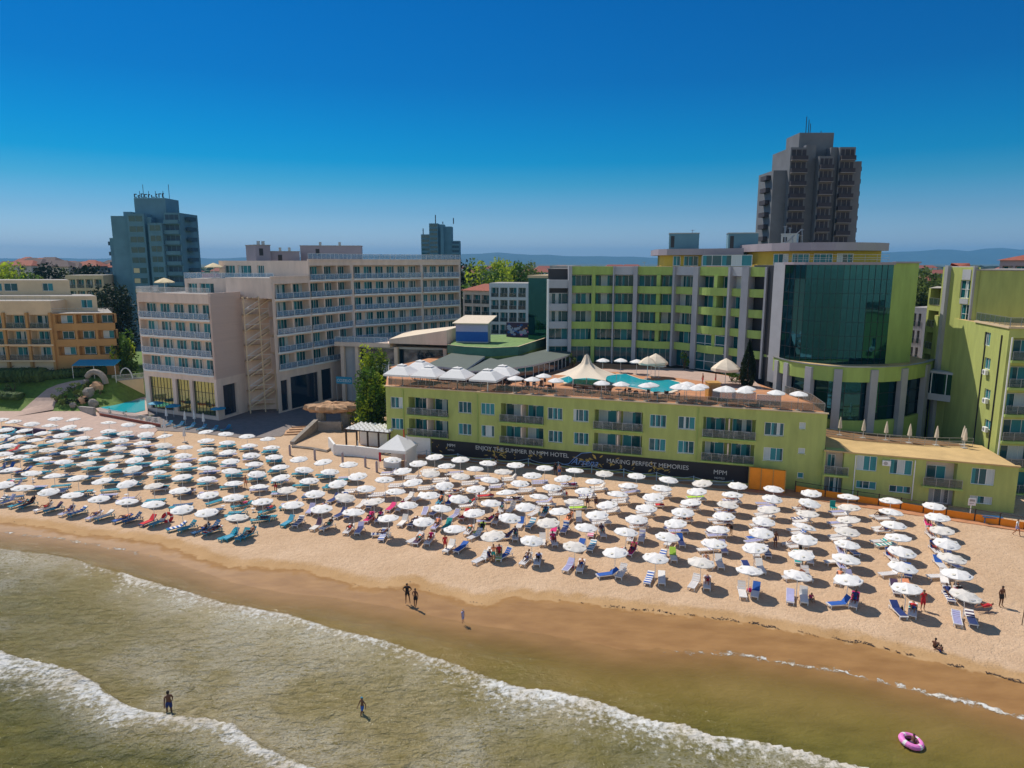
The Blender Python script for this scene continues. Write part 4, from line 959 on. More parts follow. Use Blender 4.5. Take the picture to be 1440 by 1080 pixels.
m2 = MB(); o_ = inset(tf, -0.15); i_ = inset(tf, 0.1); m2.prism([tuple(p) for p in o_]+[tuple(p) for p in i_[::-1]], RHT-0.1, 12.95, 'parapetg', 'cream'); m2.build('parapet', tt)
f = Fac(V2(Q(641, 470, 128)), V2(Q(686, 472, 127))); bo = root('blue_wind_screen_kiosk', f.T((0, 0, 12.35)), 'kiosk with cream sloping canopy and blue and lilac print front on the turf terrace', 'kiosk')
m2 = MB(); m2.box(0, f.L, 0, 0.1, 12.6, 14.4, 'blue', f.T); m2.box(0, f.L, 0, 0.1, 14.4, 16.0, 'lilac', f.T); m2.box(0, f.L, 0.12, 2.5, 12.37, 15.9, 'greywall', f.T); m2.build('body', bo)
m2 = MB(); m2.mesh([f.T(p) for p in ((-0.5, -0.6, 16.0), (f.L+0.2, -0.6, 16.0), (f.L+0.9, 4.2, 17.1), (0.8, 4.2, 17.1), (-0.5, -0.6, 15.85), (f.L+0.2, -0.6, 15.85), (f.L+0.9, 4.2, 16.95), (0.8, 4.2, 16.95))],
  [(0, 1, 2, 3), (7, 6, 5, 4), (0, 4, 5, 1), (1, 5, 6, 2), (2, 6, 7, 3), (3, 7, 4, 0)], 'sail'); m2.build('canopy', bo)
f = Fac(V2(Q(712, 465, 138)), V2(Q(764, 467, 136))); bo = root('mural_wall', f.T((0, 0, 12.35)), 'low wall with purple and peach painted mural at the back of the turf terrace', 'wall')
m2 = MB(); m2.box(0, f.L, 0, 0.3, 12.36, 15.2, 'purple', f.T); m2.build('wall', bo)
m2 = MB()
for k in range(60):
    x_ = rnd.uniform(0.3, f.L-0.3); z_ = rnd.uniform(12.7, 15.0); r_ = rnd.uniform(0.15, 0.55); m2.face([f.T((x_+r_*math.cos(t), -0.01-0.0005*k, z_+r_*0.7*math.sin(t))) for t in (0, 1, 2.2, 3.3, 4.4, 5.4) if 12.4 < z_+r_*0.7*math.sin(t) < 15.2][:6] or [f.T((0, 0, 13))]*3, rnd.choice(['lilac', 'blue', 'pinkf', 'coral', 'gold', 'lilac'] if x_ > f.L*0.4 else ['lilac', 'blue', 'purple']))
m2.build('painting', bo)

# ================================================================ cream and orange apartment block, far left (stands higher up the slope)
LG = 4.6
e0, e1 = V2(Q(-60, 460, 137)), V2(Q(75, 460, 137)); e2 = V2(Q(160, 460, 139))
lbk = root('cream_and_orange_apartments', (-92, 137, LG), 'cream and orange apartment block with blue windows and stepped terraces at the left edge', 'building')
k0 = Fac(e0, e1); k1 = Fac(e1, e2); lvl = [LG+3.15*k for k in range(6)]
m2 = MB(); ha = []
for zi, z in enumerate(lvl[1:4]): ha += [(0.6+4.6*k, 4.7+4.6*k, z+0.1, z+2.7, 1.6, 'cream', 'concrete') for k in range(4)]
wall(m2, k0, 0, lvl[5]-0.9, ha, 'cream'); hb_ = []
for zi, z in enumerate(lvl[1:4]): hb_ += [(0.5+3.7*k, 3.8+3.7*k, z+0.95, z+2.7, 1.2, 'orange', 'orange') for k in range(3)]
wall(m2, k1, 0, lvl[4]-0.2, hb_, 'orange')
m2.prism([tuple(e0), tuple(e1), tuple(e1+V2((-1, 14))), tuple(e0+V2((-1, 14)))], 0, lvl[5]-0.9, 'cream', 'concrete', skip=(0,))
m2.prism([tuple(e1), tuple(e2), tuple(e2+V2((-9, 14))), tuple(e1+V2((-3, 14)))], 0, lvl[4]-0.2, 'orange', 'concrete', skip=(0,))
m2.build('wall', lbk)
for h in ha: add_win(lbk, k0, (h[0]+0.5, h[1]-0.6, h[2]+0.02, h[3]-0.2), dp=1.5, n=3, name='balcony_door', sill=False); add_rail(lbk, k0, h[0], h[1], h[2], -0.2, 'smoke')
for h in hb_: add_win(lbk, k1, (h[0]+0.6, h[1]-0.6, h[2]+0.02, h[3]-0.2), dp=1.1, n=2, name='window', sill=False)
for z in lvl[1:4]:
    m2 = MB(); m2.box(0, k0.L, -0.7, 0.0, z-0.2, z+0.098, 'cream', k0.T); m2.build('balcony_slab', lbk)
m2 = MB()
for k in range(5): m2.box(0.25+4.6*k-0.25, 0.25+4.6*k+0.25, -0.5, 0, LG-2, lvl[4], 'orange', k0.T)
m2.build('pier', lbk)
for (xa, xb, za, y, h0, h1_, wx) in ((-60, 136, 140.5, 420, lvl[4]-0.19, lvl[4]+2.95, [(24, 41), (47, 62), (72, 89), (113, 129)]), (-60, 98, 146, 400, lvl[4]+2.96, lvl[4]+6.0, [(-10, 2), (5, 24), (59, 74)])):
    f = Fac(V2(Q(xa, y, za)), V2(Q(xb, y, za+1))); m2 = MB(); hh_ = []
    for a, b in wx:
        ra, rb_ = f.at(a, y)[0], f.at(b, y)[0]; hh_.append((max(ra, 0.1), rb_, h0+0.75, h0+2.4, 0.15))
    wall(m2, f, h0, h1_, hh_, 'cream'); m2.prism([tuple(f.A), tuple(f.B), tuple(f.B+V2((-6, 8))), tuple(f.A+V2((-4, 8)))], h0, h1_, 'cream', 'concrete', skip=(0,)); m2.build('setback_storey', lbk)
    for h in hh_: add_win(lbk, f, h[:4], n=2)
rail_run(lbk, [e0, e1], lvl[5]-0.89, 'steel'); rail_run(lbk, [e1, e2], lvl[4]-0.19, 'steel')
f = Fac(V2(Q(100, 505, 135)), V2(Q(160, 505, 135))); m2 = MB(); m2.mesh([f.T(p) for p in ((0, 0, LG+2.6), (f.L, 0, LG+2.6), (f.L, 2.5, LG+3.4), (0, 2.5, LG+3.4), (0, 0, LG+2.5), (f.L, 0, LG+2.5), (f.L, 2.5, LG+3.3), (0, 2.5, LG+3.3))], [(0, 1, 2, 3), (7, 6, 5, 4), (0, 4, 5, 1), (1, 5, 6, 2), (3, 7, 4, 0)], 'cyan')
o = root('blue_awning', f.T((f.L/2, 1.2, LG+2.6)), 'long bright blue awning over the ground floor of the orange block', 'awning'); m2.build('canopy', o)
for k in range(3): m2 = MB(); m2.tube([f.T((f.L*k/2, 0.1, 2)), f.T((f.L*k/2, 0.1, LG+2.55))], 0.05, 5, 'white'); m2.build('post', o)

# ================================================================ towers and houses behind
def tower(name, label, xa, xb, z, ytop, cols, floors, fh, wm, dm, bm, base=0.0, core=None, side=True, sign=None):
    """cols: (x0 frac, x1 frac, forward m, top drop in floors, kind)"""
    A, B = V2(Q(xa, 400, z)), V2(Q(xb, 400, z)); f = Fac(A, B); top = Q(xa, ytop, z).z
    t = root(name, f.T((f.L/2, 4, base)), label, 'tower')
    for (a, b, fw, dr, kd) in cols:
        zt = top-dr*fh; x0, x1 = f.L*a, f.L*b
        m2 = MB(); m2.box(x0, x1, -fw, 11, base, zt, wm, f.T); m2.build('wall', t)
        if kd == 'plain': continue
        k = 0
        while zt-(k+1)*fh > base+2 and k < floors:
            z1 = zt-k*fh-0.5; z0 = z1-fh+0.45
            m3 = MB()
            if kd == 'balc':
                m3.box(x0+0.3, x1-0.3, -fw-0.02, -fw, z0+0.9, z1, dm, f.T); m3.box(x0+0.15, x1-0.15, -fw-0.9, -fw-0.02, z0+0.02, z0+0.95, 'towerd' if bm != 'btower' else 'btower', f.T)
                m3.box(x0+0.1, x1-0.1, -fw-1.0, -fw-0.022, z0-0.16, z0, bm, f.T)
                for q_ in (0.33, 0.66): m3.box(x0+(x1-x0)*q_-0.05, x0+(x1-x0)*q_+0.05, -fw-0.06, -fw-0.02, z0+0.95, z1, bm, f.T)
                m3.build('balcony', t)
            else:
                m3.box(x0+0.5, x1-0.5, -fw-0.03, -fw, z0+0.8, z1-0.1, 'glass', f.T)
                m3.box((x0+x1)/2-0.06, (x0+x1)/2+0.06, -fw-0.06, -fw-0.03, z0+0.8, z1-0.1, bm, f.T)
                if kd == 'lit' and k > 4: m3.box(x0+0.6, (x0+x1)/2-0.15, -fw-0.045, -fw-0.03, z0+0.9, z1-0.2, 'strawy', f.T)  # amber window glow painted as a pale panel, nothing emits
                m3.build('window', t)
            k += 1
    if side:
        for sx, zt in ((0, top-cols[0][3]*fh), (f.L, top-cols[-1][3]*fh)):
            k = 0
            while zt-(k+1)*fh > base+6 and k < floors-2:
                z0 = zt-k*fh-2.0; m3 = MB(); s_ = -1 if sx == 0 else 1
                m3.box(*(sorted((sx, sx+s_*1.1))), 2.5, 6.5, z0, z0+1.05, dm, f.T); m3.build('side_balcony', t); k += 1
    return t, f, top
t, f, tp_ = tower('dark_hotel_tower', 'tall grey brown hotel tower with stacked dark balconies and stepped roofline, right', 1080, 1199, 168, 190,
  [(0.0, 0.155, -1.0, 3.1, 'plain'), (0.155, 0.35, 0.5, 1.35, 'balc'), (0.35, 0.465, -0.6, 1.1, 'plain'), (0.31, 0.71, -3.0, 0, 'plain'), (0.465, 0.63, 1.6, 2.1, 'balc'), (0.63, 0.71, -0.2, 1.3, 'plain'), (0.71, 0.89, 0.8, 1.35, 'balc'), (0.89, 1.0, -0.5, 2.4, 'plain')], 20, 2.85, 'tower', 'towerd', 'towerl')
for k, (x_, h_) in enumerate(((0.44, 4.2), (0.47, 3.5), (0.49, 2.6), (0.62, 0.9))):
    m2 = MB(); m2.tube([f.T((f.L*x_, 6, tp_)), f.T((f.L*x_, 6, tp_+h_))], 0.09, 4, 'dark'); m2.build('antenna', t)
t, f, tp_ = tower('blue_grey_hotel_tower', 'blue grey hotel tower with rooftop letters and stepped sides, left', 156, 263, 198, 279,
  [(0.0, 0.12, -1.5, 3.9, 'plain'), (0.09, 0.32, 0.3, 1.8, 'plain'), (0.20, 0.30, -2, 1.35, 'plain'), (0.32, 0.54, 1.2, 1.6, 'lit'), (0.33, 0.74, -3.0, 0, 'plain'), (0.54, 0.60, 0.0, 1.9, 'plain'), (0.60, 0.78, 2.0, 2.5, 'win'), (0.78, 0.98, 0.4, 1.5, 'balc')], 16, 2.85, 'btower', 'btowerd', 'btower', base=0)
letm = MB(); rgl = random.Random(12); x_ = f.L*0.335
while x_ < f.L*0.735:
    w_ = rgl.uniform(.5, 1.0); h_ = rgl.uniform(.7, 1.25); kq = rgl.random()
    letm.box(x_, x_+.22, 3.0, 3.2, tp_+.1, tp_+.1+h_, 'dark', f.T)
    if kq < .7: letm.box(x_+.221, x_+w_, 3.0, 3.2, tp_+.1+h_-.25, tp_+.1+h_, 'dark', f.T)
    if kq > .3: letm.box(x_+.221, x_+w_, 3.0, 3.2, tp_+.12, tp_+.34, 'dark', f.T)
    x_ += w_+.3
letm.build('roof_sign', t)
for k in (0.34, 0.39, 0.46, 0.55, 0.65, 0.73):
    m2 = MB(); m2.tube([f.T((f.L*k, 6, tp_)), f.T((f.L*k, 6, tp_+(4.0 if k in (0.39, 0.73) else 2.2)))], 0.08, 4, 'dark'); m2.build('antenna', t)
t, f, tp_ = tower('far_haze_blue_tower', 'distant haze-tinted blue tower with rooftop aerials behind the beige hotel', 593.5, 647, 480, 315,
  [(0.0, 0.24, 0, 2.5, 'win'), (0.22, 0.45, 1.0, 0, 'win'), (0.45, 0.60, -1.0, 0.2, 'plain'), (0.52, 0.60, 3, 0.8, 'plain'), (0.60, 0.80, 0, 0.7, 'plain'), (0.80, 1.0, 1.0, 4.0, 'balc')], 18, 2.9, 'btower', 'btowerd', 'btower', side=False)  # blue wall colour carries the distance haze
for k, h_ in ((0.03, 4), (0.36, 6), (0.55, 1.5), (0.83, 4)):
    m2 = MB(); m2.tube([f.T((f.L*k, 6, tp_-(7 if k < 0.1 else 0))), f.T((f.L*k, 6, tp_+h_-(7 if k < 0.1 else 0)))], 0.35, 5, 'dark'); m2.build('antenna', t)

def block(name, label, xa, xb, za, zb, ytop, floors, fh, wm, nb, roof=None, base=0, depth=10, cat='building', balc=True, gm_='glass2', style='smoke'):
    f = Fac(V2(Q(xa, 420, za)), V2(Q(xb, 420, zb))); top = Q(xa, ytop, za).z
    t = root(name, f.T((f.L/2, 2, base)), label, cat); m2 = MB(); hs_ = []; bw = (f.L-0.6)/nb
    for k in range(floors):
        z = top-0.7-fh*(k+1)+0.35
        if z < base+0.3: break
        for i in range(nb): hs_.append((0.3+bw*i+0.2, 0.3+bw*(i+1)-0.2, z, z+fh-0.75, 1.0 if balc else 0.2, gm_, 'concrete'))
    wall(m2, f, base, top, hs_, wm); m2.prism([tuple(f.A), tuple(f.B), tuple(f.B-f.n*depth), tuple(f.A-f.n*depth)], base, top, wm, 'concrete', skip=(0,)); m2.build('wall', t)
    for i, h in enumerate(hs_):
        add_win(t, f, (h[0]+0.05, h[1]-0.05, h[2]+0.02, h[3]-0.05), dp=h[4]-0.1, n=2, sill=False, name='window')
        if balc: add_rail(t, f, h[0], h[1], h[2], -0.05, style)
    if roof:
        m2 = MB(); a_ = [f.T((-0.5, -0.6, top)), f.T((f.L+0.5, -0.6, top)), f.T((f.L+0.5, depth+0.5, top)), f.T((-0.5, depth+0.5, top))]; r0 = f.T((depth*0.35, depth/2, top+roof)); r1 = f.T((f.L-depth*0.35, depth/2, top+roof))
        m2.mesh(a_+[r0, r1], [(0, 1, 5, 4), (1, 2, 5), (2, 3, 4, 5), (3, 0, 4), (3, 2, 1, 0)], 'redroof'); m2.build('roof', t)
    return t
block('pale_balcony_apartments', 'pale grey apartment house with dark square windows, left of the green stair glass', 688, 742, 176, 174, 398, 5, 3.1, 'white', 4)
block('pink_apartment_house', 'small pinkish house with red tiled roof next to the beige hotel end', 651, 690, 182, 178, 408, 4, 3.0, 'pink', 3, roof=1.6)
block('cream_low_house', 'low cream house between dark conifers in front of the blue grey tower', 95, 148, 190, 192, 387, 3, 3.1, 'cream', 4)
block('red_roof_villa', 'small villa with red tiled roof right of the glass tower fin', 1330, 1358, 150, 148, 380, 4, 3.0, 'cream', 3, roof=1.5)
block('grey_gable_house', 'grey house with red chimney at the upper right corner', 1400, 1460, 140, 135, 366, 3, 3.0, 'mauve', 3, roof=1.2)
block('cafe_house', 'dim arcaded house in the gap right of the glass tower', 1283, 1302, 128, 126, 432, 4, 3.1, 'greywall', 2)
rs2 = random.Random(5)
for k in range(26):
    px_ = -8+k*6.1; zz_ = rs2.uniform(330, 560); y_ = 370-rs2.uniform(-3, 2)-(5 if 15 < px_ < 50 else 0)
    w_ = rs2.uniform(9, 17); c0 = Q(px_, y_, zz_); f = Fac((c0.x, c0.y), (c0.x+w_, c0.y+rs2.uniform(-4, 4)))
    top = c0.z-2; t = root('distant_house', (c0.x, c0.y, 0), 'far gable roofed house on the left skyline, %s from the left' % FORD[k], 'house', 'far houses on the left skyline'); m2 = MB()
    m2.box(0, f.L, 0, 10, 0, top, rs2.choice(['pink', 'tower', 'btower', 'btowerd']), f.T); m2.build('wall', t); m2 = MB()
    m2.mesh([f.T(p) for p in ((-1, -1, top), (f.L+1, -1, top), (f.L+1, 11, top), (-1, 11, top), (3, 5, top+3), (f.L-3, 5, top+3))], [(0, 1, 5, 4), (1, 2, 5), (2, 3, 4, 5), (3, 0, 4)], rs2.choice(['redroof', 'darkroof', 'darkroof'])); m2.build('roof', t)
    for j in range(3):
        m2 = MB(); m2.box(f.L*(0.15+0.27*j), f.L*(0.15+0.27*j)+1.5, -0.05, 0, top-2.6, top-1.0, 'glass2', f.T); m2.build('window', t)

# ---------------------------------------------------------------- hills and far woods
def ridge(name, label, pts, y0, m, base=-5, depth=1500, kind='structure'):
    """pts: (photo column, height above the sea) at distance y0; real sloping terrain"""
    xs_ = []; n = 120; X0 = (pts[0][0]-720)/FPX*y0; X1 = (pts[-1][0]-720)/FPX*y0; vs = []; fs = []
    for j, (yy, hf) in enumerate(((-depth*0.6, 0.0), (-depth*0.3, 0.5), (0, 1.0), (depth*0.5, 0.6), (depth, 0.0))):
        for i in range(n+1):
            px_ = pts[0][0]+(pts[-1][0]-pts[0][0])*i/n; h = np.interp(px_, [p[0] for p in pts], [p[1] for p in pts])
            h *= 1+0.06*math.sin(i*1.7)+0.04*math.sin(i*3.9+1)
            vs.append(((px_-720)/FPX*y0, y0+yy+60*math.sin(i*0.7+j), base+h*hf if hf else base))
    for j in range(4):
        for i in range(n): a = j*(n+1)+i; fs.append((a, a+1, a+n+2, a+n+1))
    mb_ = MB(); mb_.mesh(vs, fs, m); o = mb_.build(name, smooth=True); tag(o, label, kind=kind); return o
ridge('hills', 'blue wooded hills on the horizon', [(-700, 60), (-100, 70), (300, 80), (400, 90), (530, 105), (590, 112), (650, 135), (690, 150), (715, 135), (740, 140), (770, 120), (800, 100), (830, 112), (870, 95), (950, 90), (1100, 105), (1250, 165), (1300, 185), (1360, 190), (1400, 205), (1450, 210), (1600, 180), (2100, 100)], 9500, 'hillm', depth=1500)
UMB = '''1.4,588.8;18.8,591.5;44.4,594.7;70.1,597.1;77.8,587.4;102.8,588.8;8.3,602.6;34.0,604.0;59.7,607.8;95.8,599.4;119.4,601.9;152.8,592.9;180.6,595.7;2.1,612.1;23.6,613.3;50.0,617.2;86.1,610.7;115.3,614.2;152.1,604.7;175.7,607.2;11.1,624.9;39.6,626.9;77.8,618.9;106.9,622.1;143.1,614.7;169.4,617.9;5.6,636.7;27.1,640.6;67.4,630.8;97.9,634.2;135.4,626.2;165.3,629.0;195.1,632.5;59.7,643.3;89.6,647.5;127.8,637.8;161.1,641.5;188.9,645.0;14.6,658.9;44.4,663.3;75.7,667.2;109.0,670.0;121.5,649.9;152.8,655.1;186.1,657.8;4.2,679.7;31.9,683.9;68.1,689.4;101.4,694.0;143.1,674.2;178.5,678.3;138.9,699.2;178.5,703.1;206.9,598.1;288.9,605.7;317.4,608.5;347.2,611.9;376.4,615.7;204.9,609.4;231.2,611.7;289.6,617.8;319.4,620.7;350.7,625.1;381.9,627.5;200.0,621.2;229.9,624.4;259.7,627.2;288.9,630.3;320.1,633.9;353.5,638.3;385.4,640.7;197.9,634.2;226.4,635.1;257.6,639.0;291.0,643.2;324.3,646.7;357.6,650.8;393.8,655.0;223.6,649.4;256.2,652.5;291.0,656.7;325.0,660.3;361.1,664.4;394.4,669.6;220.1,662.9;255.6,668.9;290.3,671.4;328.5,677.5;364.6,682.5;216.0,681.1;252.8,687.4;292.4,693.9;327.8,697.4;368.8,702.9;215.3,706.7;255.6,714.0;290.3,718.2;333.3,725.1;420.1,643.9;454.2,647.8;490.3,651.2;552.1,644.7;588.2,649.6;427.8,658.6;463.9,661.4;502.8,667.5;566.0,660.3;434.7,673.9;475.0,678.1;514.6,684.9;541.0,672.1;580.6,676.2;403.5,686.7;443.1,692.2;485.4,697.5;556.2,688.8;411.8,707.5;452.1,712.8;525.7,702.9;573.6,707.9;497.2,717.6;545.8,726.0;611.1,640.6;647.2,644.3;686.1,649.2;725.0,651.9;766.0,656.1;627.8,653.3;668.1,657.2;707.6,661.2;748.6,666.5;791.7,670.7;605.8,663.8;647.9,667.9;688.9,672.5;731.2,677.6;776.4,683.2;625.0,680.8;668.8,685.3;711.8,690.4;758.3,696.0;604.2,694.3;645.8,699.4;690.3,705.0;738.9,710.6;786.8,716.5;620.8,712.4;666.7,718.9;716.7,725.8;770.8,732.5;595.8,731.1;639.6,741.2;693.1,750.8;747.9,757.5;808.3,659.4;850.0,663.9;895.1,667.1;940.3,672.6;987.5,677.2;836.1,674.7;883.3,680.6;930.6,684.2;979.9,688.9;821.5,687.9;868.8,692.5;918.8,696.9;971.5,703.9;806.9,702.8;853.5,707.4;909.0,712.2;960.4,717.8;839.6,721.7;895.1,727.8;950.0,733.3;824.3,739.3;880.6,745.3;938.9,752.2;808.3,765.7;865.3,774.0;922.2,781.7;986.1,787.9;1037.5,680.8;1088.2,685.4;1141.0,691.2;1193.1,696.4;1029.9,693.3;1086.1,699.2;1138.9,705.1;1194.4,711.1;1023.6,707.2;1081.2,713.9;1136.1,720.0;1193.1,728.1;1018.1,723.2;1074.3,730.6;1131.2,737.8;1191.7,744.7;1009.7,741.9;1070.8,746.8;1131.2,755.8;1191.7,762.8;1004.2,761.4;1061.8,767.6;1127.1,777.4;1190.3,782.9;1054.2,798.9;1122.2,805.8;1193.1,812.1;1252.8,701.8;1313.9,709.2;1253.5,717.5;1318.8,724.7;1256.9,735.6;1325.0,743.2;1263.2,752.9;1331.9,761.9;1268.8,773.1;1338.9,782.1;1270.1,794.6;1345.8,804.3;1275.4,823.9;1358.1,834.3'''
UMB = [tuple(map(float, q.split(','))) for q in UMB.split(';')]
ORD = FORD

# ================================================================ trees and plants
def leaf_cloud(mb, c, r, n, m, size=0.22, seed=0, shell=0.55):
    """n leaf-sized quads scattered through an uneven volume"""
    rg = random.Random(seed); c = Vector(c)
    lumps = [(Vector((rg.uniform(-.62, .62)*r[0], rg.uniform(-.62, .62)*r[1], rg.uniform(-.6, .75)*r[2])), rg.uniform(0.28, 0.5)) for _ in range(max(5, min(26, n//90)))]
    for i in range(n):
        l, q = rg.choice(lumps); d = Vector((rg.gauss(0, 1), rg.gauss(0, 1), rg.gauss(0, 1))).normalized()*(shell+(1-shell)*rg.random())
        p = c+l+Vector((d.x*r[0]*q, d.y*r[1]*q, d.z*r[2]*q))
        a = Vector((rg.gauss(0, 1), rg.gauss(0, 1), rg.gauss(0, 1))).normalized(); b = a.cross(Vector((rg.gauss(0, 1), rg.gauss(0, 1), rg.gauss(0, .7)))).normalized()
        s = size*rg.uniform(0.6, 1.4); mb.face([p-a*s, p-b*s*0.55, p+a*s, p+b*s*0.55], m)
def tree(name, base, h, r, label, m='leaf', n=1500, trunk=0.3, size=0.3, group=None, cat='tree', seed=None, low=0.25, seedm=None):
    seed = seed if seed is not None else int(abs(base[0]*13+base[1]*7)); rg = random.Random(seed)
    t = root(name, base, label, cat, group); mb = MB(); B_ = Vector(base)
    top = B_+Vector((rg.uniform(-.3, .3), rg.uniform(-.3, .3), h*0.72))
    mb.tube([B_, B_+(top-B_)*0.5+Vector((rg.uniform(-.2, .2), 0, 0)), top], trunk, 7, 'bark', r1=trunk*0.25)
    for k in range(6):
        z = rg.uniform(low+0.05, 0.6); s = B_+(top-B_)*z; an = k*1.05+rg.random(); e = s+Vector((math.cos(an)*r*0.6, math.sin(an)*r*0.6, h*rg.uniform(0.12, 0.25)))
        mb.tube([s, (s+e)/2+Vector((0, 0, 0.2)), e], trunk*0.4, 5, 'bark', r1=0.03)
    mb.build('trunk', t)
    mb = MB(); leaf_cloud(mb, B_+Vector((0, 0, h*(1+low)/2)), (r, r, h*(1-low)/2), n, m, size, seed)
    if seedm: leaf_cloud(mb, B_+Vector((0, 0, h*(1+low)/2+h*0.06)), (r*0.95, r*0.95, h*(1-low)/2), n//2, seedm, size, seed+1)
    mb.build('crown', t); return t
def bush(name, c, r, label, m='leaf', n=400, size=0.16, group=None, cat='bush', m2=None):
    t = root(name, c, label, cat, group); mb = MB()
    for k in range(4): an = k*1.6; mb.tube([Vector(c), Vector(c)+Vector((math.cos(an)*r[0]*.4, math.sin(an)*r[1]*.4, r[2]*1.1))], 0.05, 4, 'bark')
    mb.build('stem', t)
    mb = MB(); leaf_cloud(mb, Vector(c)+Vector((0, 0, r[2]*0.9)), r, n, m, size, int(abs(c[0]*31)))
    if m2: leaf_cloud(mb, Vector(c)+Vector((0, 0, r[2]*1.1)), r, n//2, m2, size, int(abs(c[0]*31))+3)
    mb.build('foliage', t); return t
# big climber-covered tree at the left end of the annex
q = P(534, 606); tree('broadleaf_tree', (-21.9, 106, 0), 10.6, 2.7, 'big bright green tree pressed against the left end of the lime annex', 'leaf', 4200, 0.35, 0.25, low=0.02, seedm='leafy')
q = P(552, 590); tree('broadleaf_tree', (-22.6, 112.5, 0), 12.4, 3.0, 'yellow green tree top rising behind the leftmost white roof tents', 'leaf', 1600, 0.3, 0.24, low=0.25, seedm='leafy')
q = P(505, 601); bush('spreading_bush', (q.x, q.y, 0), (3.6, 2.2, 1.5), 'low bright green bush between the rock canopy and the big tree', 'leaf', 1100, 0.14, m2='leafy')
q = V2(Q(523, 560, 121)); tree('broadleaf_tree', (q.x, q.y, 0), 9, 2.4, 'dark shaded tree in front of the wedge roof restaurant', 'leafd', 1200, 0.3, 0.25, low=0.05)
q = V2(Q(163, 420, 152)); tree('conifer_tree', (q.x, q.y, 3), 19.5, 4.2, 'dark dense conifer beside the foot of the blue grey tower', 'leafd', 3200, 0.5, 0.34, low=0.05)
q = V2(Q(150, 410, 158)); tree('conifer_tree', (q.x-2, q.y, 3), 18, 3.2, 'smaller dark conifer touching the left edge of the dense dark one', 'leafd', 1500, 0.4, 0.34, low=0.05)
q = V2(Q(172, 460, 140)); tree('broadleaf_tree', (q.x, q.y, 3), 10.5, 2.6, 'bright green tree in the gap between orange block and beige block', 'leaf', 1600, 0.3, 0.26, low=0.0, seedm='leafy')
q = V2(Q(1052, 520, 99)); 
t = root('cypress_tree', (q.x, q.y, DECK), 'dark slender cypress on the pool terrace left of the glass tower', 'tree')
mb = MB(); mb.tube([(q.x, q.y, DECK), (q.x, q.y, DECK+5)], 0.16, 6, 'bark', r1=0.04); mb.build('trunk', t)
mb = MB(); rg = random.Random(4)
for i in range(2300):
    z = rg.random(); rad = 1.35*math.sin(math.pi*min(1, 0.12+z*0.9))**0.7*(1.05-z*0.75)*rg.uniform(0.5, 1.05); an = rg.uniform(0, 6.283)
    p = Vector((q.x+rad*math.cos(an), q.y+rad*math.sin(an), DECK+0.2+z*6.4)); a = Vector((rg.gauss(0, .4), rg.gauss(0, .4), 1)).normalized(); b = a.cross(Vector((math.cos(an+1.2), math.sin(an+1.2), 0))).normalized(); s = 0.16
    mb.face([p-a*s, p-b*s*.6, p+a*s*1.4, p+b*s*.6], 'leafd')
mb.build('crown', t)
q = V2(Q(1030, 510, 103)); bush('potted_shrub_tree', (q.x, q.y, DECK), (1.9, 1.3, 1.4), 'low spreading green shrub tree left of the cypress on the terrace', 'leaf', 500, 0.14)
q = V2(Q(806, 505, 117)); bush('terrace_shrub', (q.x, q.y, DECK), (0.8, 0.8, 1.4), 'olive shrub at the left foot of the curved hotel wing', 'leafo', 300, 0.14)
q = V2(Q(963, 500, 114)); bush('terrace_shrub', (q.x, q.y, DECK), (1.0, 0.8, 1.6), 'leafy shrub in front of the entrance glazing of the curved hotel', 'leaf', 350, 0.14)
# trees in the middle distance
for i, (x_, z_, yt, r_, mm, lab) in enumerate(((655, 232, 372, 6, 'leafd', 'dark round tree right beside the beige hotel end'), (688, 222, 363, 8.5, 'leaf', 'tall sunlit green tree behind the grey balcony apartments'), (716, 226, 366, 7.5, 'leaf', 'sunlit tree right of the tallest one behind the apartments'),
    (738, 240, 370, 7, 'leafo', 'olive green tree behind the apartments near the glass stair'), (757, 260, 377, 6.5, 'leafo', 'smaller tree close to the rooftop glass room'), (700, 210, 378, 6, 'leaf', 'lower green tree just above the apartment roof'),
    (1298, 170, 388, 5.5, 'leafo', 'olive tree in the gap right of the glass tower'), (1310, 185, 380, 6, 'leafo', 'tree top above the gap right of the glass tower'), (1303, 150, 425, 4.0, 'leafo', 'lower tree deep in the gap right of the tower'),
    (30, 230, 374, 9, 'leafo', 'broad tree above the cream rooftops at far left'), (8, 215, 380, 8, 'leaf', 'green tree at the left picture edge above the cream block'), (62, 240, 375, 7, 'leafd', 'dark tree left of the cream low house'), (108, 250, 372, 6, 'leafd', 'dark conifer behind the cream low house'), (135, 245, 370, 6, 'leafd', 'dark conifer next to the blue grey tower'), (85, 260, 377, 6, 'leafo', 'olive tree between rooftops left of the tower'))):
    q = Q(x_, yt, z_); tree('broadleaf_tree' if 'conifer' not in lab else 'conifer_tree', (q.x, q.y, 0), q.z, r_, lab, mm, 1700, 0.4, 0.55, low=0.3, seed=i+40, seedm='leafy' if mm == 'leaf' else None)
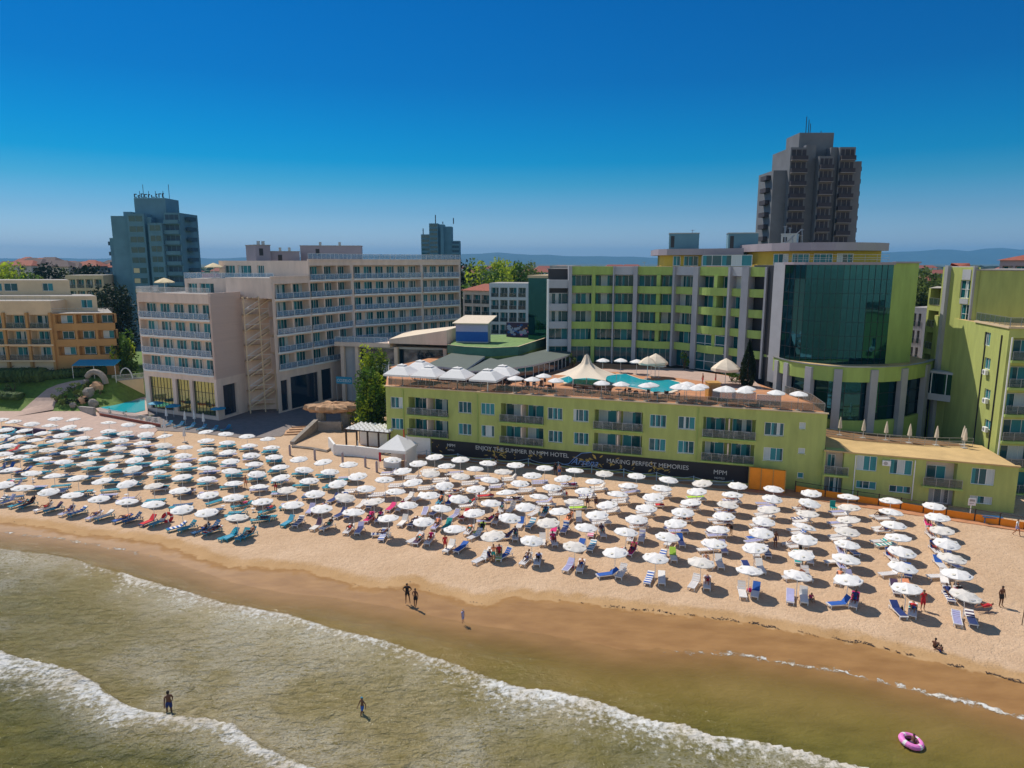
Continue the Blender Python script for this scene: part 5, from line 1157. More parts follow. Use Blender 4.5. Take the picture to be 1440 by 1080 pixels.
# far woods: one mass
mb = MB(); rg = random.Random(8)
for i in range(900):
    px_ = rg.uniform(-150, 1600); z_ = rg.uniform(330, 1500); p = Q(px_, 372, z_); hgt_ = rg.uniform(7, 13)+(z_/1500)*6; r_ = rg.uniform(5, 10)*(1+z_/900)
    mb.blob((p.x, p.y, hgt_*0.5), (r_, r_, hgt_*0.6), rg.choice(['leaf', 'leafd', 'leafo', 'leafd']), 8, i, 0.35, 0.9)
tag(mb.build('far_woods'), 'far woods covering the flat land behind the hotels', kind='stuff')
for k in range(60):
    px_ = 5+k*24.2; z_ = rg.uniform(500, 1300); c0 = Q(px_, 372, z_); f = Fac((c0.x, c0.y), (c0.x+rg.uniform(16, 34), c0.y+rg.uniform(-6, 6))); top = rg.uniform(9, 14)+z_/220
    t = root('distant_house', (c0.x, c0.y, 0), 'tiny far house with red roof among the woods, %s from the left' % ORD[k], 'house', 'tiny houses in the far woods'); m2 = MB(); m2.box(0, f.L, 0, 12, 0, top, rg.choice(['cream', 'white', 'pink']), f.T)
    m2.mesh([f.T(p) for p in ((-1, -1, top), (f.L+1, -1, top), (f.L+1, 13, top), (-1, 13, top), (4, 6, top+4), (f.L-4, 6, top+4))], [(0, 1, 5, 4), (1, 2, 5), (2, 3, 4, 5), (3, 0, 4)], 'redroof'); m2.build('house_body', t)

# ================================================================ slope, path, lawn and small pool at the left
def hf(X, Y): return 4.6*min(max((Y-124.5)/8.5, 0), 1)*min(max((-73-X)/5, 0), 1)
def S(x, y, up=0.0):
    h = 0.0
    for _ in range(30): p = P(x, y, h); h = 0.6*h+0.4*(hf(p.x, p.y)+up)
    return P(x, y, h)
gx = np.concatenate([[-260, -180], np.arange(-130, -66, 1.0)]); gy = np.concatenate([np.arange(122.0, 136, 0.5), [140, 150, 175]])
lawn = grid_obj('lawn', gx, gy, lambda X, Y: 0.02+4.6*np.clip((Y-124.5)/8.5, 0, 1)*np.clip((-73-X)/5, 0, 1), {}, M['grassm']); tag(lawn, 'sloping green lawn below the cream apartments', kind='structure')
def sheet(name, px, m, label, up=0.06, kind='structure'):
    mb = MB(); pts = [S(x, y, up) for x, y in px]; c = sum(pts, Vector())/len(pts)
    n = len(pts)
    for i in range(n): mb.face([pts[i], pts[(i+1) % n], c], m)
    o = mb.build(name); tag(o, label, kind=kind); return o
def strip(name, L_, R_, m, label, up=0.06):
    mb = MB(); a = []; b = []
    for (p, q) in zip(L_, R_): a.append(S(*p, up)); b.append(S(*q, up))
    for i in range(len(a)-1):
        for k in range(6):
            t0, t1 = k/6, (k+1)/6
            mb.face([a[i].lerp(a[i+1], t0), b[i].lerp(b[i+1], t0), b[i].lerp(b[i+1], t1), a[i].lerp(a[i+1], t1)], m)
    tag(mb.build(name), label, kind='structure')
strip('path', [(20, 586), (33, 575), (50, 560), (66, 547), (80, 541), (100, 536), (116, 534)], [(75, 576), (78, 566), (86, 555), (97, 548), (108, 543), (118, 539), (124, 537)], 'paving', 'pinkish paved path climbing the slope', 0.10)
mb = MB(); q_ = [P(*p) for p in ((-60, 583), (0, 588), (28, 598), (70, 606), (115, 615), (170, 620), (205, 623), (222, 605), (205, 592), (150, 583), (100, 572), (70, 571), (40, 574), (-60, 570))]
mb.prism([(p.x, p.y) for p in q_], 0.0, 0.10, 'paving'); tag(mb.build('promenade'), 'pinkish beige paved promenade above the sand', kind='structure')
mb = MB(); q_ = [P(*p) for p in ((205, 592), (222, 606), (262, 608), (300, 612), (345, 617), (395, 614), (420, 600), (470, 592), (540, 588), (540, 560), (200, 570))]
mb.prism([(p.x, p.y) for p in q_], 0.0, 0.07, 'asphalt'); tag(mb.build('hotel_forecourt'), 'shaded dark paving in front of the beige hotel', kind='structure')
mb = MB(); q_ = [P(*p) for p in ((585, 644), (700, 654.5), (900, 673), (1052, 692), (1105, 697.5), (1440, 748), (1500, 757), (1500, 748), (1440, 739), (1105, 688), (1000, 682), (820, 659), (700, 646), (590, 637))]
mb.prism([(p.x, p.y) for p in q_], 0.0, 0.06, 'terracotta'); tag(mb.build('beach_walkway'), 'terracotta coloured walkway along the foot of the lime annex', kind='structure')
# hedge, shrubs
def hedge(px, w, h, label, lm='leaf'):
    pts = [S(*p) for p in px]; t = root('clipped_hedge', pts[0], label, 'hedge'); mb = MB()
    for a, b in zip(pts, pts[1:]):
        n = max(2, int((b-a).length/0.5)); 
        for k in range(n): c = a.lerp(b, (k+.5)/n); mb.blob((c.x, c.y, c.z+h*0.5), (0.5, w, h*0.55), 'hedge', 7, k, 0.18)
    leaf = MB()
    for a, b in zip(pts, pts[1:]):
        n = int((b-a).length/0.5)+1
        for k in range(n): c = a.lerp(b, (k+.5)/n); leaf_cloud(leaf, (c.x, c.y, c.z+h*0.6), (0.5, w*0.9, h*0.55), 60, lm, 0.1, k, 0.9)
    mb.build('branches', t); leaf.build('foliage', t)
hedge([(-40, 556), (30, 562)], 1.6, 1.3, 'thick dark hedge on the low lawn near the left picture edge')
hedge([(40, 531), (120, 523), (165, 520)], 1.0, 1.5, 'long hedge running along the orange apartment block')
hedge([(-40, 536), (10, 537), (62, 536)], 2.2, 2.6, 'tall hedge in front of the cream apartments, darkened to carry the building shade', 'leafd')  # dark leaves also put the block's shadow on the lawn into colour
hedge([(60, 535), (98, 531), (150, 527)], 1.6, 1.8, 'planting strip between path head and orange block, darkened to carry building shade', 'leafd')  # continues the hedge row, building shade again in the leaf colour
q = S(19, 553); bush('round_topiary_bush', q, (1.6, 1.6, 1.3), 'round clipped bush on the lawn at the left', 'hedge', 500, 0.12)
for i, (x_, y_, r_, m_, lb_) in enumerate(((80, 566, 1.2, 'leafo', 'lowest ochre green shrub beside the climbing path'), (92, 560, 1.5, 'leaf', 'middle shrub beside the climbing path'), (104, 552, 1.4, 'leafo', 'upper shrub with reddish tint beside the path'), (112, 560, 1.2, 'leafo', 'shrub beside the grey rock steps'), (99, 570, 1.0, 'leafd', 'dark low shrub in front of the rock garden'), (141, 555, 1.0, 'leaf', 'green shrub between the rocks and white wall'), (120, 549, 1.2, 'leafo', 'shrub left of the stone arch foot'), (110, 566, 1.1, 'leafd', 'dark shrub hiding the lowest boulders'), (88, 570, 1.1, 'leafo', 'shrub at the bottom corner of the rock garden'), (126, 566, 0.8, 'leafd', 'small dark shrub between boulder and pool'), (178, 532, 1.3, 'leafo', 'round shrub under the white arch near the hotel corner'))):
    q = S(x_, y_); bush('garden_shrub', q, (r_, r_*0.8, r_*0.7), lb_, m_, 260, 0.13)
for i, (x_, y_, r_, lb_) in enumerate(((103, 572, 0.6, 'small rounded rock beside the paved promenade'), (117, 566, 0.9, 'pale boulder in the rock garden left of the pool'), (126, 556, 1.1, 'tall grey boulder below the stone arch'), (136, 548, 1.2, 'tan sunlit boulder inside the stone arch'), (132, 570, 0.9, 'low boulder next to the pool edge'))):
    q = S(x_, y_); mb = MB(); mb.blob((q.x, q.y, q.z+r_*0.4), (r_, r_*0.8, r_), 'rockp' if i % 2 == 0 else 'rock', 10, i, 0.22); tag(mb.build('boulder'), lb_, 'boulder')
q = S(135, 541); mb = MB(); pts = [(q.x+1.9*math.cos(a), q.y, q.z+0.2+2.3*math.sin(a)) for a in [math.pi*k/10 for k in range(11)]]; mb.tube(pts, 0.55, 8, 'rockp'); tag(mb.build('stone_arch'), 'grey stone arch at the head of the rock garden', 'arch')
q = S(178, 537); mb = MB(); pts = [(q.x+1.3*math.cos(a), q.y, q.z+0.3+2.5*math.sin(a)) for a in [math.pi*k/10 for k in range(11)]]; mb.tube(pts, 0.12, 6, 'white'); tag(mb.build('white_arch'), 'thin white garden arch beside the beige block', 'arch')
f = Fac(V2(P(147, 569)), V2(P(193, 564))); f = Fac(f.A+V2((0, 3)), f.B+V2((0, 3))); t = root('pool_retaining_wall', f.T((0, 0, 0)), 'cream retaining wall behind the small turquoise pool', 'wall'); mb = MB(); mb.box(0, f.L, 0, 0.5, 0, 4.0, 'cream', f.T); mb.build('wall', t)
mb = MB(); mb.box(-0.1, f.L+0.1, -0.1, 0.6, 4.0, 4.12, 'concrete', f.T); mb.build('coping', t); rail_run(t, [f.A+V2((0, .3)), f.B+V2((0, .3))], 4.12, 'white')
t = root('small_pool', P(180, 570), 'small turquoise swimming pool left of the beige hotel', 'pool')
o_ = [P(x, y, 0.5) for x, y in ((133, 573), (150, 568), (206, 557.5), (208, 582), (190, 585), (160, 582), (138, 578))]; i_ = [P(x, y, 0.52) for x, y in ((142, 573), (155, 569.5), (203.5, 561), (204, 577), (190, 580.5), (170, 579.5), (150, 576))]
mb = MB(); mb.prism([(p.x, p.y) for p in o_], 0, 0.5, 'paving'); mb.build('pool_surround', t)
mb = MB(); mb.prism([(p.x, p.y) for p in i_], 0.502, 0.56, 'poolwater'); mb.build('water', t)
f = Fac(V2(P(140, 585)), V2(P(225, 601))); t = root('terrace_railing', f.T((0, 0, 0)), 'low red and white planted railing in front of the small pool', 'railing'); mb = MB(); mb.box(0, f.L, 0, 0.15, 0, 0.55, 'redroof', f.T); mb.build('kerb_wall', t); rail_run(t, [f.A, f.B], 0.55, 'white')
for i, px_ in enumerate((152, 174, 196, 208, 216)):
    q = P(px_, 586+(px_-150)*0.19); bush('potted_plant', (q.x, q.y+0.6, 0.1), (0.5, 0.5, 0.7), 'potted plant on the pink pool kerb, %s from the left' % ORD[i], 'leafo', 90, 0.12, cat='plant')
f = Fac(V2(P(96, 572.5)), V2(P(131, 585))); t = root('low_grey_wall', f.T((0, 0, 0)), 'low tapering grey wall between promenade and pool', 'wall'); mb = MB(); mb.mesh([f.T(p) for p in ((0, 0, 0), (f.L, 0, 0), (f.L, 0.5, 0), (0, .5, 0), (0, 0, 0.3), (f.L, 0, 1.5), (f.L, .5, 1.5), (0, .5, .3))], [(0, 3, 2, 1), (4, 5, 6, 7), (0, 1, 5, 4), (1, 2, 6, 5), (2, 3, 7, 6), (3, 0, 4, 7)], 'concrete'); mb.build('wall', t)
f = Fac(V2(P(3, 607)), V2(P(62, 612))); t = root('dark_retaining_kerb', f.T((0, 0, 0)), 'dark low kerb wall dividing promenade from sand, left', 'wall'); mb = MB(); mb.box(0, f.L, 0, 0.4, 0, 0.9, 'purple', f.T); mb.build('wall', t)

# rock canopy, steps, pergola, kiosk tent
q = P(467, 602); t = root('rock_canopy', (q.x, q.y, 0), 'tan artificial rock canopy shaped like a flat mushroom', 'canopy'); mb = MB(); rg = random.Random(3)
vs = []; fs = []; n = 40
for j, (rr0, zz0) in enumerate(((0.0, 3.9), (0.35, 4.0), (0.7, 3.95), (0.93, 3.75), (1.0, 3.3), (0.9, 2.9), (0.55, 2.6), (0.2, 2.4))):
    for k in range(n):
        a = 2*math.pi*k/n; s_ = 1+0.10*math.sin(k*2.1)+rg.uniform(-.05, .05); vs.append((q.x+4.7*rr0*s_*math.cos(a), q.y+1+2.6*rr0*s_*math.sin(a), zz0+rg.uniform(-.14, .14)))
for j in range(7):
    for k in range(n): fs.append((j*n+k, j*n+(k+1) % n, (j+1)*n+(k+1) % n, (j+1)*n+k))
mb.mesh(vs, fs, 'rock'); mb.build('rock_roof', t); mb = MB(); mb.blob((q.x+2.3, q.y+1, 1.3), (0.9, 0.8, 1.9), 'rockp', 10, 2); mb.build('stone_pillar', t); mb = MB(); mb.blob((q.x-2.2, q.y+1.4, 1.3), (0.8, 0.7, 1.8), 'rockp', 10, 5); mb.build('stone_pillar', t)
t = root('stone_steps', P(425, 612), 'sandy stone steps with a sloping side wall below the rock canopy', 'steps'); mb = MB()
sf = Fac(V2(P(398, 612)), V2(P(438, 610)))
for k in range(4): mb.box(0.2+0.3*k, sf.L-0.1, -0.2+0.9*k, 2.6, 0.18*k, 0.18*(k+1), 'rock', sf.T)
mb.build('step', t); a = P(411, 625); b = P(445, 606); d = (b-a); nn = Vector((-d.y, d.x, 0)).normalized()*0.35; mb = MB()
mb.mesh([a-nn, b-nn, b+nn, a+nn]+[p+Vector((0, 0, h)) for p, h in ((a-nn, .45), (b-nn, 1.9), (b+nn, 1.9), (a+nn, .45))], [(0, 3, 2, 1), (4, 5, 6, 7), (0, 1, 5, 4), (1, 2, 6, 5), (2, 3, 7, 6), (3, 0, 4, 7)], 'rockp')
c = P(480, 607); mb.box(b.x, c.x, b.y-0.3, b.y+0.3, 0, 1.6, 'rockp'); mb.build('side_wall', t)
mb = MB(); pts = [P(411, 629), P(440, 632), P(460, 636), P(466, 632)]; mb.tube([p+Vector((0, 0, .15)) for p in pts], 0.22, 5, 'rockp'); tag(mb.build('stone_kerb'), 'low stone kerb on the sand below the steps', 'kerb')
t = root('pergola', P(515, 630), 'dark timber pergola with wavy white canvas squares over a bar', 'pergola'); mb = MB(); pf = Fac(V2(P(487, 632)), V2(P(548, 638)))
for k in range(5):
    for dpt in (0, 3.8): mb.box(pf.L*k/4-0.1, pf.L*k/4+0.1, dpt, dpt+0.2, 0, 2.9, 'wood', pf.T)
for dpt in (0, 3.8): mb.box(-0.2, pf.L+0.2, dpt-0.02, dpt+0.22, 2.9, 3.1, 'wood', pf.T)
mb.build('timber_frame', t); mb = MB()
for i in range(9):
    for j in range(5):
        x0, y0 = pf.L*i/9+0.05, -0.1+0.84*j; c_ = pf.T((x0+pf.L/18, y0+0.42, 3.45)); co = [pf.T((x0, y0, 3.12)), pf.T((x0+pf.L/9-.1, y0, 3.12)), pf.T((x0+pf.L/9-.1, y0+.78, 3.12)), pf.T((x0, y0+.78, 3.12))]
        mb.mesh(co+[c_], [(0, 1, 4), (1, 2, 4), (2, 3, 4), (3, 0, 4)], 'canvas')
mb.build('canvas_squares', t); mb = MB(); mb.box(0.5, pf.L-0.5, 3.0, 3.7, 0, 2.3, 'white', pf.T); mb.build('bar_back', t)
wp_ = [V2(P(*p)) for p in ((462, 629), (470, 640), (500, 642), (532, 646))]; t = root('white_curved_wall', (wp_[0].x, wp_[0].y, 0), 'white curved low wall in front of the pergola', 'wall')
for a, b in zip(wp_, wp_[1:]): f = Fac(a, b); mb = MB(); mb.box(-0.1, f.L+0.1, 0, 0.3, 0, 1.5, 'lilac' if 0 else 'white', f.T); mb.build('wall', t)
kf = Fac(V2(P(533, 658)), V2(P(570, 661))); t = root('white_kiosk_tent', kf.T((0, 0, 0)), 'white pyramid roofed kiosk tent with red drapes at the foot of the annex', 'tent')
mb = MB()
for x_ in (0, kf.L):
    for y_ in (0, 4.0): mb.tube([kf.T((x_, y_, 0)), kf.T((x_, y_, 2.6))], 0.06, 6, 'frame')
mb.build('pole', t); mb = MB(); cs = [kf.T(p) for p in ((-.15, -.15, 2.6), (kf.L+.15, -.15, 2.6), (kf.L+.15, 4.15, 2.6), (-.15, 4.15, 2.6))]; lo = [p-Vector((0, 0, .4)) for p in cs]; mb.mesh(cs+lo+[kf.T((kf.L/2, 2, 4.2))], [(0, 1, 8), (1, 2, 8), (2, 3, 8), (3, 0, 8), (0, 4, 5, 1), (1, 5, 6, 2), (2, 6, 7, 3), (3, 7, 4, 0)], 'canvas'); mb.build('canvas_roof', t)
mb = MB(); mb.box(0.1, kf.L-0.1, 3.9, 3.95, 0.1, 2.3, 'canvas', kf.T); mb.box(kf.L-.1, kf.L-.05, 0.6, 3.9, 0.1, 2.2, 'canvas', kf.T); mb.build('side_sheet', t)
mb = MB(); mb.box(0.05, 0.35, -.05, 0.02, 0.9, 2.3, 'red', kf.T); mb.build('red_drape', t); mb = MB(); mb.box(0.5, kf.L-1, 0.3, 1.0, 0, 1.05, 'white', kf.T); mb.box(0.4, kf.L-.9, 0.2, 1.1, 1.05, 1.12, 'wood', kf.T); mb.build('counter', t)
a = P(569, 650); mb = MB(); mb.tube([a, a+Vector((0, 0, 4.6))], 0.07, 6, 'red'); tag(mb.build('flag_pole'), 'thin red pole beside the white kiosk tent', 'pole')
a = P(504, 640); mb = MB(); mb.tube([a, a+Vector((0, 0, 2.1))], 0.06, 6, 'frame'); tag(mb.build('beach_shower'), 'thin white shower post in front of the curved wall', 'post')
# closed parasols and fence posts at the back of the sand
FP = [(232, 612), (260, 623), (408, 640), (443, 647), (482, 651), (514, 657), (530, 664)]
for i, (x, y) in enumerate(FP[2:]):
    a = P(x, y); t = root('fence_post', a, 'grey padded post on the sand below the pergola, %s from the left' % ORD[i], 'post', 'grey padded posts'); mb = MB(); mb.lathe(a, [(0.03, 0), (0.16, 0.02), (0.16, 1.3), (0.1, 1.5), (0.03, 1.52)], 8, 'mauve'); mb.build('padding', t)

# ================================================================ roof terrace: pool, tents, parasols, rail
pool_px = [(865.5, 526.7), (880, 526), (900, 533), (918, 535.5), (940, 534), (955.5, 538), (957, 545), (935.5, 552), (918, 551), (904, 547), (880, 543), (860, 541), (830, 541), (800, 539), (784, 534), (800, 529), (820, 527), (845, 528)]
t = root('terrace_pool', P(880, 538, DECK), 'kidney shaped turquoise pool on the roof terrace', 'pool'); pp = [P(x, y, DECK+.1) for x, y in pool_px]; cc = sum(pp, Vector())/len(pp)
mb = MB(); mb.prism([((p.x-cc.x)*1.06+cc.x, (p.y-cc.y)*1.10+cc.y) for p in pp][::-1], DECK, DECK+.09, 'sail'); mb.build('coping', t); mb = MB(); mb.prism([(p.x, p.y) for p in pp][::-1], DECK+.094, DECK+.13, 'poolwater'); mb.build('water', t)
mb = MB(); q_ = [P(x, y, DECK) for x, y in ((770, 520), (960, 518), (1060, 535), (1075, 548), (1040, 548), (985, 536), (940, 530), (900, 529), (870, 523), (830, 524))]; mb.prism([(p.x, p.y) for p in q_][::-1], DECK, DECK+.02, 'paving'); tag(mb.build('pool_deck'), 'pinkish paved strip behind the terrace pool', kind='structure')
tl = [fa.T((0.3, 0.35, 0)), fa.T((fa.L*.33, .35, 0)), fa.T((fa.L*.66, .35, 0)), fa.T((fa.L-.3, .35, 0)), (37.6, 86, 0), (36.6, 92, 0)]
t = root('terrace_balustrade', fa.T((0, 0, DECK)), 'steel and glass balustrade along the front edge of the roof terrace', 'railing'); rail_run(t, [V2(p) for p in tl], DECK+.14, 'smoke')
rail_run(t, [V2(fa.T((.2, .5, 0))), V2((-20.6, 115.6))], DECK+.14, 'white')
def canopy_mesh(n, r, h, drop, m, marks=True, seed=0):
    mb = MB(); rg = random.Random(seed); vs = [(0, 0, h)]
    for ring, (q, z) in enumerate(((0.45, h*0.62), (0.8, h*0.25), (1.0, 0.0))):
        for k in range(n*2):
            a = math.pi*k/n; s = 1.0 if k % 2 == 0 else 0.945; zz = z-(0 if k % 2 == 0 else 0.035*ring)+(rg.uniform(-.025, .025) if k % 2 == 0 else 0)
            vs.append((r*q*s*math.cos(a), r*q*s*math.sin(a), zz))
    N2 = n*2; fs = [(0, 1+k, 1+(k+1) % N2) for k in range(N2)]
    for j in (0, 1):
        for k in range(N2): fs.append((1+j*N2+k, 1+(j+1)*N2+k, 1+(j+1)*N2+(k+1) % N2, 1+j*N2+(k+1) % N2))
    e = len(vs); vs += [(vs[1+2*N2+k][0], vs[1+2*N2+k][1], -drop) for k in range(N2)]
    for k in range(N2): fs.append((1+2*N2+k, e+k, e+(k+1) % N2, 1+2*N2+(k+1) % N2))
    mb.mesh(vs, fs, m)
    if marks:
        for a, mm, rr_m, w_, hh_ in ((0.39+4*math.pi/4*0, 'print', .66, .22, .16), (0.39+2.36, 'print', .62, .2, .15), (0.39+3.93, 'print2', .74, .36, .07), (0.39+5.5, 'print', .66, .2, .15)):
            c = Vector((math.cos(a), math.sin(a), 0)); tn = Vector((-c.y, c.x, 0)); zz = lambda q: h*(0.62+(q-.45)/(.35)*(0.25-.62))+0.022
            mb.face([tn*u*w_*r*.8+c*(r*(rr_m+v*hh_*.5))+Vector((0, 0, zz(rr_m+v*hh_*.5))) for u, v in ((-.6, -1), (.6, -1), (.6, 1), (-.6, 1))], mm)
    return mb.data('canopy')
def pole_mesh(h, r=0.028, base=None, m='frame'):
    mb = MB(); mb.tube([(0, 0, 0), (0, 0, h)], r, 6, m)
    if base: mb.box(-base, base, -base, base, 0, 0.08, 'concrete')
    return mb.data('pole')
def parasol(name, loc, cm, pm, ph, label, group=None, rz=0.0, tilt=(0, 0), cat='parasol', sc_=1.0):
    o = root(name, loc, label, cat, group); c = inst('canopy', cm, o, (0, 0, ph), rz); c.rotation_euler = (tilt[0], tilt[1], rz); c.scale = (sc_, sc_, sc_); inst('pole', pm, o, (0, 0, 0)); return o
CAN8 = [canopy_mesh(8, 1.12, h_, 0.11, m_, True, k) for k, h_, m_ in ((1, .28, 'canvas'), (2, .31, 'canvas'), (3, .25, 'canvas2'), (4, .31, 'canvas'), (5, .25, 'canvas'))]; POLE = pole_mesh(2.35)
CAN6 = canopy_mesh(4, 1.15, 0.40, 0.12, 'canvas', False); PM2 = pole_mesh(2.15, .03, .25)
DPX = [(715.5, 534.5), (740.6, 535.5), (754.5, 531), (764.5, 526.5), (775.6, 536.6), (840, 541.5), (847.8, 505), (873, 505), (895.5, 506.5), (916, 509.5), (927, 511.5), (873, 538.5), (915, 539), (873, 544.5), (903.5, 546), (955, 541), (951, 547), (966, 538), (985.5, 541), (978, 547), (974, 543), (1021, 544), (1014, 551.5), (1023, 547), (1050.5, 544), (1047, 550), (1044, 553.5), (1092, 552), (1088, 556), (1126, 558.5), (1008, 548), (962, 545)]
dp_ = []
for i, (x, y) in enumerate(DPX):
    q = P(x, y, DECK+2.2); s_ = (q.xy-fa.A).dot(-fa.n); q -= Vector((fa.n.x, fa.n.y, 0))*max(0, 1.15-s_)
    if any((q-p).length < 0.6 for p in dp_): continue
    dp_.append(q)
    band = 'behind the terrace pool' if y < 515 else ('on the terrace near the tents' if x < 800 else ('along the front of the pool' if x < 930 else 'on the right part of the roof terrace'))
    parasol('terrace_parasol', (q.x, q.y, DECK), CAN6, PM2, 1.95, 'white terrace parasol %s, %s' % (band, 'BAND'), 'white parasols on the roof terrace', rz=rnd.uniform(0, .6))['band'] = band
_b = {}
for o in [o for o in COL.objects if o.name.startswith('terrace_parasol')]: _b.setdefault(o['band'], []).append(o)
for bnd, l in _b.items():
    l.sort(key=lambda o: o.location.x/max(o.location.y, 1))
    for i, o in enumerate(l): o['label'] = 'white parasol %s, %s from the left' % (bnd, ORD[i]); del o['band']
BIGC = canopy_mesh(4, 1.0, 0.62, 0.2, 'sail', False)
TENT = []
def tent_mesh(m):
    mb = MB(); r = 1.95; cs = [(-r, -r, 0), (r, -r, 0), (r, r, 0), (-r, r, 0)]; md = [(-r*.45, -r*.45, .85), (r*.45, -r*.45, .85), (r*.45, r*.45, .85), (-r*.45, r*.45, .85)]; lo = [(x, y, -.25) for x, y, z in cs]
    mb.mesh(cs+md+[(0, 0, 1.35)]+lo, [(0, 1, 5, 4), (1, 2, 6, 5), (2, 3, 7, 6), (3, 0, 4, 7), (4, 5, 8), (5, 6, 8), (6, 7, 8), (7, 4, 8), (0, 9, 10, 1), (1, 10, 11, 2), (2, 11, 12, 3), (3, 12, 9, 0)], m)
    mb.box(-.55, .55, -.55, .55, 1.13, 1.16, m); return mb.data('canvas_roof')
tm = tent_mesh('canvas')
for i, (x, y) in enumerate(((565, 511), (590.7, 505.5), (603, 513), (643, 515), (685.5, 517.5), (706.7, 512))):
    q = P(x, y, DECK+3.35); t = root('square_parasol_tent', (q.x, q.y, DECK), 'large white square parasol tent on the roof terrace, %s from the left' % ORD[i], 'tent', 'white square tents', rz=fa.rz)
    inst('canvas_roof', tm, t, (0, 0, 2.0)); mb = MB(); mb.tube([(0, 0, 0), (0, 0, 3.1)], 0.06, 6, 'frame'); mb.box(-.4, .4, -.4, .4, 0, .1, 'concrete'); mb.build('pole', t, world=False)
sc1 = P(821, 505.5, 13.6); cn = [P(x, y, 10.9) for x, y in ((779, 527), (806, 533), (852, 535.5), (867, 526.5), (846, 520.5), (800, 520))]
t = root('sail_tent', (sc1.x, sc1.y-3, DECK), 'large cream conical sail tent over the end of the terrace pool', 'tent'); mb = MB(); ctr_ = sum(cn, Vector())/6; pk = Vector((ctr_.x, ctr_.y, 13.8)); n = 36; vs = []; fs = []
for j in range(9):
    s = j/8
    for k in range(n):
        u = k/n*6; a = cn[int(u) % 6]; b = cn[(int(u)+1) % 6]; w_ = u-int(u); e = a.lerp(b, w_); e = e.lerp(ctr_, 0.16*math.sin(math.pi*w_))
        hh = 13.8-(13.8-10.9)*(s**0.42); rr_ = 0.06+0.94*s; vs.append((pk.x+(e.x-pk.x)*rr_, pk.y+(e.y-pk.y)*rr_, hh+0.25*s*math.sin(math.pi*w_)*0.5))
for j in range(8):
    for k in range(n): fs.append((j*n+k, (j+1)*n+k, (j+1)*n+(k+1) % n, j*n+(k+1) % n))
mb.mesh(vs, fs, 'sail'); mb.build('canvas_sail', t, smooth=True); mb = MB(); mb.tube([(pk.x, pk.y, DECK), (pk.x, pk.y, 13.9)], .09, 6, 'frame')
for c in cn: mb.tube([(c.x, c.y, DECK), c], .05, 5, 'frame')
mb.build('mast', t)
for x, y, s_, lb_ in ((922, 503.5, 2.0, 'big cream parasol behind the terrace pool near the entrance'), (911, 505, 1.5, 'smaller cream parasol overlapping the big one behind the pool'), (1021, 512, 2.2, 'large cream square parasol beside the cypress')):
    q = P(x, y, DECK+3.0); parasol('cream_parasol', (q.x, q.y, DECK), BIGC, pole_mesh(2.7, .05, .4), 2.5, lb_, rz=.6, sc_=s_)
for x, y, z_, hz_, lb_ in ((232, 408, 124, 21.35, 'pale yellow straw parasol on the roof of the beige front block'), (301, 384, 133, 23.95, 'pale yellow parasol on the upper roof terrace of the beige hotel')):
    q = Q(x, y, z_); parasol('straw_parasol', (q.x, q.y, hz_), canopy_mesh(8, 1.75, .75, .15, 'strawy', False), pole_mesh(2.6, .05, .3), 2.1, lb_)
q = P(1004, 562, DECK); t = root('wooden_hut', (q.x, q.y+1, DECK), 'small golden wooden cabinet hut among the parasols right of the pool', 'hut'); mb = MB(); mb.box(q.x-.75, q.x+.75, q.y, q.y+1.6, DECK, DECK+2.1, 'tanwood'); mb.build('body', t)
mb = MB(); mb.box(q.x-.85, q.x+.85, q.y-.1, q.y+1.7, DECK+2.1, DECK+2.2, 'tanwood'); mb.build('roof', t); mb = MB(); mb.box(q.x-.5, q.x-.02, q.y-.03, q.y-.002, DECK+.1, DECK+1.9, 'orange'); mb.box(q.x+.02, q.x+.5, q.y-.03, q.y-.002, DECK+.1, DECK+1.9, 'orange'); mb.build('door', t)
# planters / wind screens on the terrace edge
for i, (x, y) in enumerate(((1018, 564), (1046, 567), (1081, 572))):
    q = P(x, y, DECK); f = Fac((q.x-1.4, q.y+.4), (q.x+1.4, q.y-.2)); mb = MB(); mb.box(0, f.L, 0, .05, DECK+.15, DECK+1.4, 'railglass', f.T); mb.box(0, f.L, -.02, .07, DECK+1.4, DECK+1.46, 'frame', f.T)
    t = root('glass_wind_screen', f.T((0, 0, DECK)), 'pale glass wind screen on the right front edge of the terrace, %s from the left' % ORD[i], 'screen'); mb.build('panel', t)
def table_mesh(m, ch):
    mb = MB(); mb.box(-.4, .4, -.4, .4, .70, .74, m); mb.tube([(0, 0, 0), (0, 0, .7)], .04, 5, 'dark'); mb.box(-.25, .25, -.25, .25, 0, .03, 'dark'); return mb.data('table')
def chair_mesh(m):
    mb = MB(); mb.box(-.23, .23, -.23, .23, .42, .46, m); mb.box(-.23, .23, .2, .25, .46, .9, m)
    for x in (-.2, .2):
        for y in (-.2, .2): mb.box(x-.02, x+.02, y-.02, y+.02, 0, .42, m)
        mb.box(x-.02, x+.02, -.2, .2, .62, .65, m)
    return mb.data('chair')
TB = table_mesh('wood', 0); CHM = [chair_mesh('wood'), chair_mesh('plastic')]
sp = [(x, y) for x, y in ((600, 536), (625, 539), (652, 541), (673, 543), (700, 544), (716, 546), (735, 547), (752, 547), (770, 549), (812, 551), (830, 552), (850, 554), (870, 555), (885, 557), (905, 558), (925, 559), (945, 561), (760, 542), (742, 543), (583, 534))]
